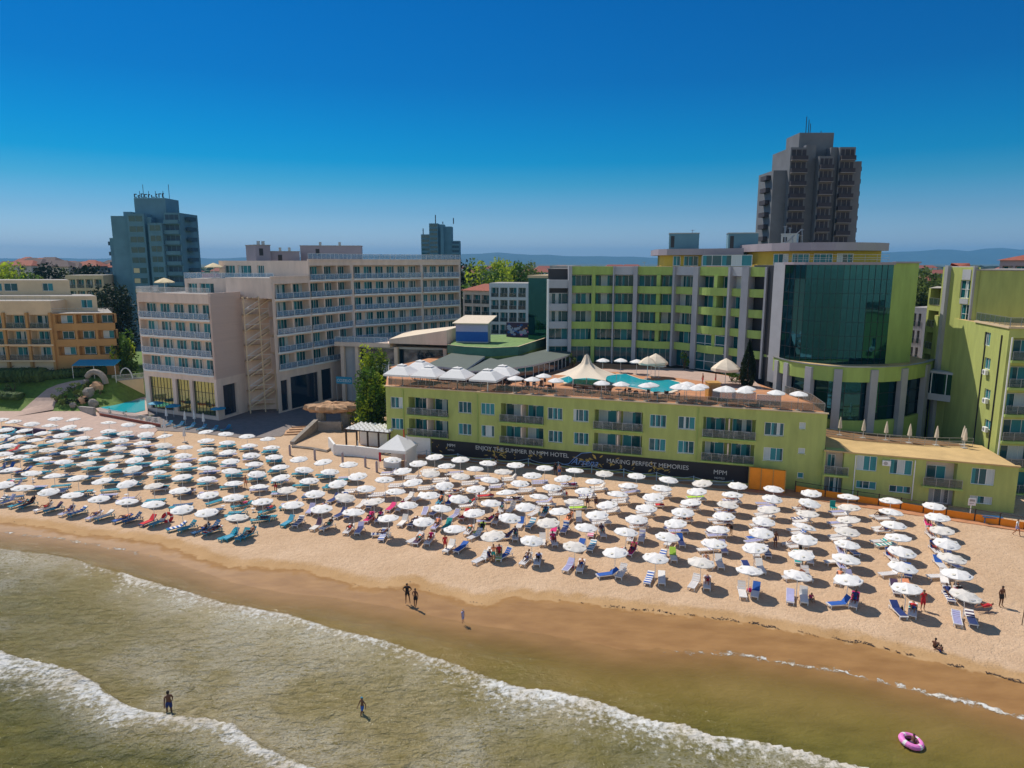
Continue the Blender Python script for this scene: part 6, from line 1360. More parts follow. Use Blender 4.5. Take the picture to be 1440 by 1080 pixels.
for i, (x, y) in enumerate(sp):
    q = P(x, y, DECK); q.z = DECK; o = inst('cafe_table', TB, None, q, rnd.uniform(0, 1.5)); tag(o, 'small dark cafe table behind the terrace balustrade, %s from the left' % ORD[sorted(s[0] for s in sp).index(x)], 'table', 'dark cafe tables on the terrace')
    for k in range(2):
        a = rnd.uniform(0, 3)+k*math.pi; o = inst('cafe_chair', CHM[0], None, q+Vector((.72*math.cos(a), .72*math.sin(a), 0)), a-math.pi/2); tag(o, '%s chair at the %s cafe table from the left on the terrace' % (('nearer', 'farther')[1 if math.sin(a) > 0 else 0] , ORD[sorted(s[0] for s in sp).index(x)]), 'chair', 'dark cafe chairs on the terrace')
# balcony furniture of the annex
for r_i, (zb, zt) in enumerate((UPZ, LOZ)):
    for c_i, qd in enumerate(BU):
        r = fa.rect(*qd)
        for k, (u, a) in enumerate(((0.12, .4), (0.36, -.5), (0.62, .5), (.88, -.4))):
            p = fa.T((r[0]+(r[1]-r[0])*u, .25, zb+.01)); o = inst('balcony_chair', CHM[1], None, p, fa.rz+a+math.pi); tag(o, 'white plastic chair, %s in the %s floor balcony, %s bay from the left' % (ORD[k], ('upper', 'lower')[r_i], ORD[c_i]), 'chair', 'white chairs on the annex balconies')
# closed parasols on the extension terrace
def closed_mesh(m, h=2.3):
    mb = MB(); mb.lathe((0, 0, 0), [(.03, h*.35), (.26, h*.38), (.22, h*.55), (.15, h*.78), (.05, h*.98), (.01, h*1.02)], 8, m); return mb.data('folded_canopy')
CLM = closed_mesh('sail'); CLW = closed_mesh('canvas'); CPM = pole_mesh(2.3, .035, .3)
for i, (x, y, hh_) in enumerate(((1182, 613, EH), (1215, 617, EH), (1247, 620, EH), (1280, 624, EH), (1318, 627, EH), (1356, 627, EH), (1358, 631, EH))):
    q = P(x, y, hh_); t = root('folded_parasol', (q.x, q.y+.3, hh_), 'folded cream parasol on the low extension terrace, %s from the left' % ORD[i], 'parasol', 'folded parasols on the low terrace'); inst('folded_canopy', CLM, t, (0, 0, .1)); inst('pole', CPM, t, (0, 0, 0))
for i, (x, y) in enumerate(((232, 610), (260, 622))):
    q = P(x, y); t = root('folded_parasol', (q.x, q.y, 0), 'folded white parasol on the sand before the beige hotel, %s' % ('left one', 'right one')[i], 'parasol'); inst('folded_canopy', CLW, t, (0, 0, .1)); inst('pole', CPM, t, (0, 0, 0))
# blue parasols in the hotel shade
CB = canopy_mesh(8, 1.3, .36, .1, 'cyan', False)
for i, (x, y) in enumerate(((223, 582), (247, 586), (310, 590))):
    q = P(x, y); parasol('blue_shaded_parasol', (q.x, q.y-.6, 0), CB, POLE, 2.1, 'pale blue parasol in the hotel shade, %s from the left' % ORD[i], 'blue parasols before the beige hotel')
for i, (x, y) in enumerate(((236, 592), (262, 597), (275, 596), (288, 600))):
    q = P(x, y); t = root('folded_parasol', (q.x, q.y-.3, 0), 'folded parasol in the shade of the beige hotel, %s from the left' % ORD[i], 'parasol'); inst('folded_canopy', CLW, t, (0, 0, .1)); inst('pole', CPM, t, (0, 0, 0))

# ---------------------------------------------------------------- rope fence, orange fence, signs
RP = [(575, 641), (600, 644), (644, 649), (690, 655), (743, 656), (785, 661), (832, 666), (877, 671), (923, 676), (975, 682), (1030, 688)]
tops = [P(x, y) for x, y in RP]; t = root('rope_fence', tops[0], 'rope fence with short posts between the banner and the first parasols', 'fence')
for p in tops: mb = MB(); mb.tube([p, p+Vector((0, 0, 1.15))], .06, 6, 'rope'); mb.build('post', t)
for a, b in zip(tops, tops[1:]):
    for hh_ in (1.05, .65):
        mb = MB(); mb.tube([a.lerp(b, k/6)+Vector((0, 0, hh_-.35*math.sin(math.pi*k/6))) for k in range(7)], .03, 4, 'rope'); mb.build('rope', t)
OF = [P(x, y) for x, y in ((1118, 692), (1160, 699), (1205, 706.5), (1235, 711), (1266, 716.5), (1298, 722), (1330, 727), (1370, 733), (1405, 739), (1440, 745), (1480, 752))]
t = root('orange_net_fence', OF[0], 'low bright orange sheeting fence along the right end of the sand', 'fence')
for a, b in zip(OF, OF[1:]): f = Fac(a, b); mb = MB(); mb.box(0.03, f.L-.03, 0, .03, .05, .8, 'orangenet', f.T); mb.build('net_panel', t); mb = MB(); mb.tube([f.T((0, 0, 1.3)), f.T((f.L, 0, 1.3))], .035, 4, 'wood'); mb.build('top_rail', t)
for p in OF: mb = MB(); mb.tube([p, p+Vector((0, 0, 1.4))], .06, 6, 'wood'); mb.build('post', t)
q = P(1364, 724); t = root('notice_sign', q, 'small white notice board on a post behind the orange fence', 'sign'); mb = MB(); mb.tube([q, q+Vector((0, 0, 1.2))], .05, 5, 'frame'); mb.build('post', t)
f = Fac((q.x-.35, q.y+.1-.12), (q.x+.35, q.y-.1-.12)); mb = MB(); mb.box(0, f.L, 0, .04, 1.1, 1.9, 'white', f.T); mb.build('board', t)
mb = MB(); mb.box(.12, f.L-.12, -.008, -.002, 1.55, 1.78, 'steel', f.T); mb.box(.12, f.L-.2, -.008, -.002, 1.3, 1.36, 'steel', f.T); mb.build('sign_print', t)
q = P(1437, 879); mb = MB(); mb.tube([q, q+Vector((.05, 0, 1.9))], .03, 5, 'wood'); tag(mb.build('thin_stake'), 'thin wooden stake standing in the sand at the right edge', 'stake')
# washed up weed along the wet edge
mb = MB(); rg = random.Random(9); wl_ = WET
for i in range(1500):
    s = rg.uniform(18, len(wl_)-2) if rg.random() < .88 else rg.uniform(2, 18); k = int(s); a = wl_[k]; b = wl_[k+1]; u = s-k; x = a[0]+(b[0]-a[0])*u; y = a[1]+(b[1]-a[1])*u
    off = abs(rg.gauss(0, .16))+.1*math.sin(s*9)
    if fbm(np.array([[x]]), np.array([[y]]), 1.1, 31)[0, 0] < .47: continue
    if x < 6 and rg.random() < .6: continue
    an = rg.uniform(0, 6.28); l = rg.uniform(.03, .13); mb.face([(x+math.cos(an+d)*l*q, y+off+math.sin(an+d)*l*q*.6, .02+rg.random()*.03) for d, q in ((0, 1), (1.5, .5), (3.1, 1), (4.6, .4))], 'wood')
tag(mb.build('washed_up_seaweed'), 'thin dark line of washed up seaweed along the wet sand edge', kind='stuff')

# ================================================================ beach parasols and loungers
ux_ = []
for (x, y) in UMB:
    q = P(x, y, 2.28); d = sdist(np.array([q.x]), np.array([q.y]), WET)[0]; ux_.append(dict(px=x, py=y, p=Vector((q.x, q.y, 0)), d=-d, s=q.x*0.97-q.y*0.25))
for u in ux_: u['row'] = sum(1 for v in ux_ if v is not u and abs(v['s']-u['s']) < 1.75 and v['d'] < u['d']-0.8)
rows_ = {}
for u in ux_: rows_.setdefault(u['row'], []).append(u)
for r, l in rows_.items():
    l.sort(key=lambda u: u['s'])
    for i, u in enumerate(l): u['i'] = i
def rowname(u): return 'the row nearest the water' if u['row'] == 0 else '%s row from the water' % ORD[u['row']]
for u in ux_:
    u['tealzone'] = u['px'] < 505-(u['py']-655)*0.2 and not (u['px'] > 440 and u['py'] > 668)
    lb = 'white parasol in %s, %s from the left' % (rowname(u) if u['row'] == 0 else 'the '+rowname(u), ORD[u['i']])
    o = parasol('beach_parasol', u['p'], CAN8[int(rnd.random()*5)], POLE, 2.12, lb, 'white beach parasols', rz=rnd.uniform(0, 6.28), tilt=(rnd.gauss(0, .06), rnd.gauss(0, .06)), sc_=rnd.uniform(.96, 1.05))
def lounger_parts(ang):
    """bed along +x (feet), head end at -x; returns bed, back, leg meshes builders"""
    def bed(m, m2):
        mb = MB(); mb.box(-.35, 1.0, -.31, -.26, .26, .33, m); mb.box(-.35, 1.0, .26, .31, .26, .33, m); mb.box(.95, 1.0, -.26, .26, .26, .33, m)
        for k in range(6): mb.box(-.33+.215*k, -.33+.215*k+.17, -.255, .255, .29, .325, m2)
        return mb
    def back(m, m2):
        mb = MB(); ca, sa = math.cos(ang), math.sin(ang); T = lambda p: Vector((-.36-p[0]*ca+0*p[2], p[1], .30+p[0]*sa+p[2]*ca))
        mb.box(0, .72, -.31, -.26, -.03, .04, m, T); mb.box(0, .72, .26, .31, -.03, .04, m, T); mb.box(.67, .72, -.255, .255, -.03, .04, m, T)
        for k in range(3): mb.box(.03+.215*k, .03+.215*k+.17, -.255, .255, 0, .03, m2, T)
        if ang > .2: mb.tube([T(Vector((.45, -.28, -.02))), (-.85, -.28, .27)], .012, 4, m); mb.tube([T(Vector((.45, .28, -.02))), (-.85, .28, .27)], .012, 4, m)
        mb.box(-1.0, -.36, -.31, -.27, .24, .28, m); mb.box(-1.0, -.36, .27, .31, .24, .28, m)
        return mb
    return bed, back
LM = {}
def lmesh(ang, m, m2):
    k = (ang, m, m2)
    if k not in LM:
        bd, bk = lounger_parts(ang); lg = MB(); lg.box(-.03, .03, -.03, .03, 0, .26, m)
        LM[k] = (bd(m, m2).data('bed'), bk(m, m2).data('backrest'), lg.data('leg'))
    return LM[k]
def lounger(loc, rz, ang, m, m2, label, group, parts=True):
    me = lmesh(ang, m, m2)
    if parts:
        o = root('sun_lounger', loc, label, 'sun lounger', group, rz); inst('bed', me[0], o, (0, 0, 0)); inst('backrest', me[1], o, (0, 0, 0))
        for x in (-.9, .85):
            for y in (-.27, .27): inst('leg', me[2], o, (x, y, 0))
    else:
        k = ('one', ang, m, m2)
        if k not in LM:
            bd, bk = lounger_parts(ang); mb = bd(m, m2); b2 = bk(m, m2)
            mb.mesh(b2.v, [], m)
            off = len(mb.v)-len(b2.v)
            for f_, mi_ in zip(b2.f, b2.m): mb.f.append(tuple(off+j for j in f_)); mb.m.append(mb.mi(b2.slots[mi_]))
            for x in (-.9, .85):
                for y in (-.27, .27): mb.box(x-.03, x+.03, y-.03, y+.03, 0, .26, m)
            LM[k] = mb.data('sun_lounger')
        o = bpy.data.objects.new('sun_lounger', LM[k]); COL.objects.link(o); o.location = loc; o.rotation_euler = (0, 0, rz); tag(o, label, 'sun lounger', group)
    return o
def towel_mesh(ang, m, m2=None, full=True):
    k = ('t', ang, m, m2, full)
    if k not in LM:
        mb = MB(); ca, sa = math.cos(ang), math.sin(ang); T = lambda p: Vector((-.36-p[0]*ca, p[1], .30+p[0]*sa+p[2]*ca)); n = 6
        xs = [(-.36+(1.22*i/n), .337+.006*math.sin(i*2)) for i in range(n+1)] if full else [(-.36+.25*i/2, .337) for i in range(3)]
        pts = [T(Vector((.70-.7*i/4, 0, .052))) for i in range(4)]+[Vector((x, 0, z)) for x, z in xs]
        for i, (a, b) in enumerate(zip(pts, pts[1:])):
            mm = m if (m2 is None or i % 2) else m2
            mb.mesh([(a.x, -.29, a.z), (b.x, -.29, b.z), (b.x, .29, b.z), (a.x, .29, a.z), (a.x, -.29, a.z+.015), (b.x, -.29, b.z+.015), (b.x, .29, b.z+.015), (a.x, .29, a.z+.015)], [(3, 2, 1, 0), (4, 5, 6, 7), (0, 1, 5, 4), (2, 3, 7, 6)], mm)
        if full:
            e = pts[-1]; mb.box(e.x-.002, e.x+.012, -.29, .29, .16, e.z+.015, m)
        LM[k] = mb.data('towel')
    return LM[k]
SIDE = {0: 'left of the pole', 1: 'right of the pole', 2: 'seaward of the pole', 3: 'landward of the pole'}
pl_ = []
rl = random.Random(21)
for u in ux_:
    front = u['row'] <= (2 if not u['tealzone'] else 0)
    tz = u['tealzone']
    for k in (0, 1):
        if tz:
            col = rl.choice([('teal', 'teal')]*4+[('tealdk', 'tealdk'), ('plastic', 'lilac')])
        else: col = rl.choice([('plastic', 'plastic')]*3+[('plastic', 'canvas'), ('plastic', 'lilac')])
        ang = rl.choice([0.02, 0.02, .02, .7] if not front else [.75, .95, .55, .75, 0.3])
        if front and rl.random() < .94:
            h_ = math.atan2(-.97, -.25)+rl.gauss(0, .16)+(0.0 if not tz else -.2)
            off = Vector((-.55 if k == 0 else .55, -.15 if not tz else -.25, 0)); side = k
        else:
            h_ = math.pi+.16+rl.gauss(0, .08); off = Vector((-.75+rl.gauss(0, .12) if not tz else .05+rl.gauss(0, .2), (-.42 if k == 0 else .42), 0)); side = 2+k
        if rl.random() < 0.04 and u['row'] > 3: continue
        pl_.append(dict(u=u, p=u['p']+off, rz=h_, ang=ang, col=col, side=side, front=front, key=u['p'].y, lbl=None))
EXT = [(24, 677, 'teal', 'low flat turquoise lounger without parasol near the left edge'), (86, 686, 'teal', 'flat turquoise lounger between parasols, left part of the beach'), (155, 692, 'teal', 'flat turquoise lounger fourth from the left picture edge area'), (338, 714, 'teal', 'flat turquoise lounger near a small white table'),
       (375, 721, 'teal', 'turquoise lounger right of the one by the small table'), (302, 709, 'teal', 'turquoise lounger half under a front row parasol'), (584, 762, 'plastic', 'lone white lounger lying bare in full sun at the front'), (298, 745, 'tealdk', 'dark blue lounger with raised back at the front left'), (321, 758, 'teal', 'small turquoise lounger closest to the water at left'), (350, 755, 'teal', 'turquoise lounger with striped back closest to the water'),
       (19, 702, 'tealdk', 'dark blue lounger near the left picture edge at the front'), (668, 757, 'plastic', 'white lounger left of the standing couple'), (676, 790, 'plastic', 'white lounger with a person sitting on its end'), (709, 785, 'blue', 'royal blue covered lounger beside the standing couple')]
for x, y, c, lb in EXT:
    q = P(x, y); pl_.append(dict(u=None, p=Vector((q.x, q.y, 0)), rz=(math.atan2(-.97, -.25)+rl.gauss(-.35, .15)) if x > 290 else math.pi+.3, ang=.75 if x > 290 and c != 'teal' else (.02 if x < 400 and y < 730 else .8), col=(c if c != 'blue' else 'plastic', c), side=0, front=True, key=q.y-5, lbl=lb))
for i_, (x, y) in enumerate(((236, 606), (252, 607), (268, 609), (284, 611), (300, 613), (318, 612))):
    q = P(x, y-6); pl_.append(dict(u=None, p=Vector((q.x, q.y, .07)), rz=-1.9, ang=.7, col=('teal', 'tealdk'), side=0, front=False, key=0, lbl='blue lounger in the shade before the beige hotel, %s from the left' % ORD[i_]))
pl_.sort(key=lambda e: e['p'].y if e['p'].z < .05 else 0)
stuffmb = MB(); NIND = 292; towels = []
tw_cols = ['blue', 'navy', 'lilac', 'purple', 'green', 'jade', 'magenta', 'coral', 'blue', 'navy', 'red', 'canvas', 'cyan', 'blue', 'lilac', 'purple', 'canvas', 'lilac', 'canvas', 'blue']
def cname(c): return {'plastic': 'white', 'teal': 'turquoise', 'tealdk': 'deep blue'}[c]
for n_, e in enumerate(pl_):
    u = e['u']; c0 = e['col'][0]
    if e['lbl']: lb = e['lbl']
    else:
        rn = '%s row from the water' % ORD[u['row']]
        lb = '%s lounger %s, %s, %s parasol from the left' % (cname(c0).split()[-1], SIDE[e['side']], rn, ORD[u['i']])
    e['label'] = lb
    if n_ < NIND: e['o'] = lounger(e['p'], e['rz'], e['ang'], e['col'][0], e['col'][1], lb, 'sun loungers on the beach', parts=n_ < 120)
    else:
        bd, bk = lounger_parts(e['ang'])
        for b_ in (bd(*e['col']), bk(*e['col'])):
            ca, sa = math.cos(e['rz']), math.sin(e['rz']); off = len(stuffmb.v)
            stuffmb.v += [(e['p'].x+x*ca-y*sa, e['p'].y+x*sa+y*ca, z) for x, y, z in b_.v]
            for f_, mi_ in zip(b_.f, b_.m): stuffmb.f.append(tuple(off+j for j in f_)); stuffmb.m.append(stuffmb.mi(b_.slots[mi_]))
    if e['front'] and rl.random() < (.62 if u is not None else 0) or (u is not None and n_ < NIND and rl.random() < .12):
        tc_ = rl.choice(tw_cols); t2_ = rl.choice([None, None, 'canvas']); me = towel_mesh(e['ang'], tc_, t2_, rl.random() < .75)
        o = bpy.data.objects.new('towel', me); COL.objects.link(o); o.location = e['p']; o.rotation_euler = (0, 0, e['rz'])
        nm = {'yellowf': 'yellow', 'canvas': 'white', 'cyan': 'sky blue'}.get(tc_, tc_); rn = 'front row' if u['row'] == 0 else '%s row' % ORD[u['row']]
        tag(o, '%s towel %s, %s row from water, %s parasol from the left' % (nm.split()[-1], SIDE[e['side']].replace('the ', ''), ORD[u['row']], ORD[u['i']]), 'towel', 'towels on the loungers')
tag(stuffmb.build('far_sun_loungers'), 'dense far rows of turquoise and white sun loungers under the back parasols', kind='stuff')
# beach litter of daily life: bags, small tables, ring
BT = MB(); BT.box(-.2, .2, -.2, .2, .38, .42, 'plastic'); BT.tube([(0, 0, 0), (0, 0, .38)], .04, 6, 'plastic'); BT.lathe((0, 0, 0), [(.0, .03), (.16, .03), (.16, 0)], 8, 'plastic'); BT = BT.data('small_table')
for i, (x, y) in enumerate(((314, 716), (356, 720), (133, 696), (47, 678), (178, 700))):
    o = inst('side_table', BT, None, P(x, y)); tag(o, 'tiny white side table among the turquoise loungers, %s from the left' % ORD[sorted((314, 356, 133, 47, 178)).index(x)], 'table')
bagm = {}
_bu = [v for v in ux_ if v['row'] < 6]; rl.shuffle(_bu)
for i in range(46):
    u = _bu[i]; c_ = rl.choice(['blue', 'red', 'magenta', 'jade', 'navy', 'black', 'yellowf', 'coral', 'white'])
    if c_ not in bagm: m2 = MB(); m2.blob((0, 0, .16), (.24, .13, .2), c_, 8, 3, .12, .75); m2.tube([(-.12, 0, .3), (-.06, 0, .46), (.06, 0, .46), (.12, 0, .3)], .014, 4, c_); bagm[c_] = m2.data('beach_bag')
    o = inst('beach_bag', bagm[c_], None, u['p']+Vector((rl.uniform(-.35, .45), rl.uniform(.15, .5), 0)), rl.uniform(0, 3)); tag(o, '%s beach bag at the pole, %s parasol from the left, %s row from the water' % ({'yellowf': 'yellow', 'coral': 'orange'}.get(c_, c_), ORD[u['i']], ORD[u['row']]), 'bag', 'beach bags at the parasol poles')
def ring_mesh(m, m2, R_=.42, r_=.15):
    mb = MB(); n, k = 24, 10; vs = [((R_+r_*math.cos(b))*math.cos(a), (R_+r_*math.cos(b))*math.sin(a), r_*math.sin(b)) for a in [2*math.pi*i/n for i in range(n)] for b in [2*math.pi*j/k for j in range(k)]]
    for i in range(n):
        for j in range(k): mb.mesh([vs[i*k+j], vs[((i+1) % n)*k+j], vs[((i+1) % n)*k+(j+1) % k], vs[i*k+(j+1) % k]], [(0, 1, 2, 3)], m2 if i % 6 == 0 else m)
    me = mb.data('swim_ring', True); return me
q = P(1281, 1046, -.1); rg_ = inst('swim_ring', ring_mesh('pinkf', 'canvas', .5, .17), None, (q.x, q.y, .06), .3); tag(rg_, 'pink and white inflatable swim ring floating at the lower right', 'swim ring'); rg_.rotation_euler = (.08, .12, .3)
q = P(236, 734); o = inst('inflatable_ring', ring_mesh('red', 'canvas', .42, .16), None, (q.x, q.y, .5), 0); o.rotation_euler = (1.35, 0, .5); tag(o, 'red inflatable ring propped up beside front row loungers, left', 'inflatable')
q = P(1265, 736); t = root('blue_pedal_table', P(1397, 735), 'dark blue bench table near the right end of the orange fence', 'table'); q = P(1397, 738); mb = MB(); f = Fac((q.x-.9, q.y+.2), (q.x+.9, q.y-.2))
mb.box(0, f.L, 0, .8, .68, .74, 'tealdk', f.T); mb.build('table_top', t)
for a_, b_ in ((0.1, .1), (f.L-.2, .1), (.1, .65), (f.L-.2, .65)): mb = MB(); mb.box(a_, a_+.08, b_, b_+.08, 0, .68, 'tealdk', f.T); mb.build('leg', t)
q = P(1230, 712); 
for i, (x, y) in enumerate(((1172, 718),)):
    q = P(x, y); t = root('beach_chair', q, 'upright turquoise beach chair near the orange fence', 'chair'); mb = MB(); mb.box(q.x-.3, q.x+.3, q.y-.3, q.y+.3, .35, .41, 'jade'); mb.build('seat', t); mb = MB(); mb.box(q.x-.3, q.x+.3, q.y+.28, q.y+.34, .41, 1.05, 'jade'); mb.build('backrest', t)
    for a_ in (-.27, .22):
        for b_ in (-.28, .24): mb = MB(); mb.box(q.x+a_, q.x+a_+.05, q.y+b_, q.y+b_+.05, 0, .35, 'jade'); mb.build('leg', t)

# ================================================================ people
def J(**k):
    d = dict(pel=(0, 0, .95), sp=(0, .0, 1.12), ch=(0, .0, 1.31), nk=(0, .0, 1.46), hb=(0, .01, 1.54), hd=(0, .03, 1.63), ht=(0, .02, 1.70),
             shl=(-.17, 0, 1.40), ell=(-.25, -.02, 1.13), wrl=(-.27, .05, .90), hal=(-.27, .08, .82), shr=(.17, 0, 1.40), elr=(.25, -.02, 1.13), wrr=(.27, .05, .90), har=(.27, .08, .82),
             hil=(-.09, 0, .91), knl=(-.11, .02, .50), anl=(-.12, -.01, .09), tol=(-.14, .14, .035), hir=(.09, 0, .91), knr=(.11, .02, .50), anr=(.12, -.01, .09), tor=(.14, .14, .035))
    d.update(k); return d
def flip(d): return d
POSE = dict(
 stand=J(), akimbo=J(ell=(-.36, -.06, 1.16), wrl=(-.17, .08, 1.03), hal=(-.12, .11, 1.0), elr=(.36, -.06, 1.16), wrr=(.17, .08, 1.03), har=(.12, .11, 1.0), knl=(-.16, .02, .5), anl=(-.2, -.01, .09), tol=(-.23, .13, .035)),
 onehip=J(elr=(.35, -.05, 1.15), wrr=(.16, .08, 1.04), har=(.11, .1, 1.01), anl=(-.08, .1, .09), tol=(-.09, .25, .035)),
 walk=J(knl=(-.10, .20, .52), anl=(-.10, .24, .10), tol=(-.10, .39, .05), knr=(.10, -.02, .50), anr=(.10, -.30, .14), tor=(.10, -.18, .035), ell=(-.24, -.13, 1.15), wrl=(-.25, -.12, .90), hal=(-.25, -.10, .82), elr=(.24, .08, 1.14), wrr=(.22, .24, .95), har=(.21, .29, .88)),
 bend=J(sp=(0, .12, 1.08), ch=(0, .30, 1.16), nk=(0, .43, 1.19), hb=(0, .49, 1.18), hd=(0, .57, 1.16), ht=(0, .62, 1.13), shl=(-.17, .37, 1.15), shr=(.17, .37, 1.15), ell=(-.2, .42, .90), elr=(.2, .42, .90), wrl=(-.18, .50, .68), wrr=(.18, .50, .68), hal=(-.17, .52, .60), har=(.17, .52, .60)),
 sit=J(pel=(0, -.1, .46), sp=(0, -.13, .62), ch=(0, -.12, .82), nk=(0, -.08, .97), hb=(0, -.06, 1.05), hd=(0, -.02, 1.14), ht=(0, -.02, 1.21), shl=(-.17, -.1, .91), shr=(.17, -.1, .91), ell=(-.24, -.02, .66), elr=(.24, -.02, .66), wrl=(-.18, .18, .56), wrr=(.18, .18, .56), hal=(-.15, .26, .55), har=(.15, .26, .55),
        hil=(-.09, -.08, .46), hir=(.09, -.08, .46), knl=(-.13, .34, .50), knr=(.13, .34, .50), anl=(-.13, .36, .09), anr=(.13, .36, .09), tol=(-.14, .50, .035), tor=(.14, .50, .035)),
 ground=J(pel=(0, -.1, .13), sp=(0, -.16, .29), ch=(0, -.16, .49), nk=(0, -.1, .63), hb=(0, -.07, .71), hd=(0, -.02, .79), ht=(0, -.02, .86), shl=(-.17, -.13, .57), shr=(.17, -.13, .57), ell=(-.24, .0, .38), elr=(.24, .0, .38), wrl=(-.15, .22, .42), wrr=(.15, .22, .42), hal=(-.1, .28, .42), har=(.1, .28, .42),
        hil=(-.09, -.06, .12), hir=(.09, -.06, .12), knl=(-.14, .26, .42), knr=(.14, .26, .42), anl=(-.13, .46, .08), anr=(.13, .46, .08), tol=(-.14, .60, .04), tor=(.14, .60, .04)),
 float_=J(pel=(0, -.1, -.05), sp=(0, -.22, .08), ch=(0, -.33, .22), nk=(0, -.36, .35), hb=(0, -.35, .42), hd=(0, -.32, .50), ht=(0, -.33, .57), shl=(-.17, -.34, .28), shr=(.17, -.34, .28), ell=(-.38, -.2, .24), elr=(.38, -.2, .24), wrl=(-.42, .02, .2), wrr=(.42, .02, .2), hal=(-.42, .1, .19), har=(.42, .1, .19),
        hil=(-.09, -.02, -.05), hir=(.09, -.02, -.05), knl=(-.14, .42, .22), knr=(.14, .42, .2), anl=(-.15, .78, .02), anr=(.16, .8, .0), tol=(-.16, .86, .10), tor=(.17, .88, .08)),
)
def lying(ang):      # on a lounger: lounger frame, feet at +x -> body forward (+y local) to the feet
    ca, sa = math.cos(ang), math.sin(ang); hx = -.30; z0 = .46
    def b(t, w=0.0, up=0.0): return (w, hx-t*ca, z0+t*sa+up)
    return J(pel=(0, hx+.02, z0), sp=b(.17), ch=b(.37, up=.01), nk=b(.52), hb=b(.60, up=.01), hd=b(.69, up=.03), ht=b(.76, up=.03), shl=b(.46, -.17), shr=b(.46, .17), ell=b(.26, -.27, -.02), elr=b(.24, .27, .0), wrl=(-.27, hx+.12, z0), wrr=(.16, hx+.05, z0+.14), hal=(-.26, hx+.2, z0), har=(.08, hx+.08, z0+.16),
             hil=(-.09, hx+.06, z0), hir=(.09, hx+.06, z0), knl=(-.11, hx+.50, z0+.02), knr=(.12, hx+.42, z0+.24), anl=(-.11, hx+.90, z0-.03), anr=(.12, hx+.66, z0-.02), tol=(-.12, hx+.94, z0+.09), tor=(.12, hx+.80, z0-.03))
POSE['lie'] = lying(.75); POSE['flat'] = lying(.12)
RAD = dict(pel=.125, sp=.108, ch=.130, nk=.052, hb=.062, hd=.088, ht=.062, sh=.058, el=.042, wr=.029, ha=.036, hi=.088, kn=.056, an=.036, to=.034)
CH_ = [('pel', 'sp'), ('sp', 'ch'), ('ch', 'nk'), ('nk', 'hb'), ('hb', 'hd'), ('hd', 'ht')]+[(a+s if a not in ('ch', 'pel') else a, b+s) for s in 'lr' for a, b in (('ch', 'sh'), ('sh', 'el'), ('el', 'wr'), ('wr', 'ha'), ('pel', 'hi'), ('hi', 'kn'), ('kn', 'an'), ('an', 'to'))]
BODY = {}
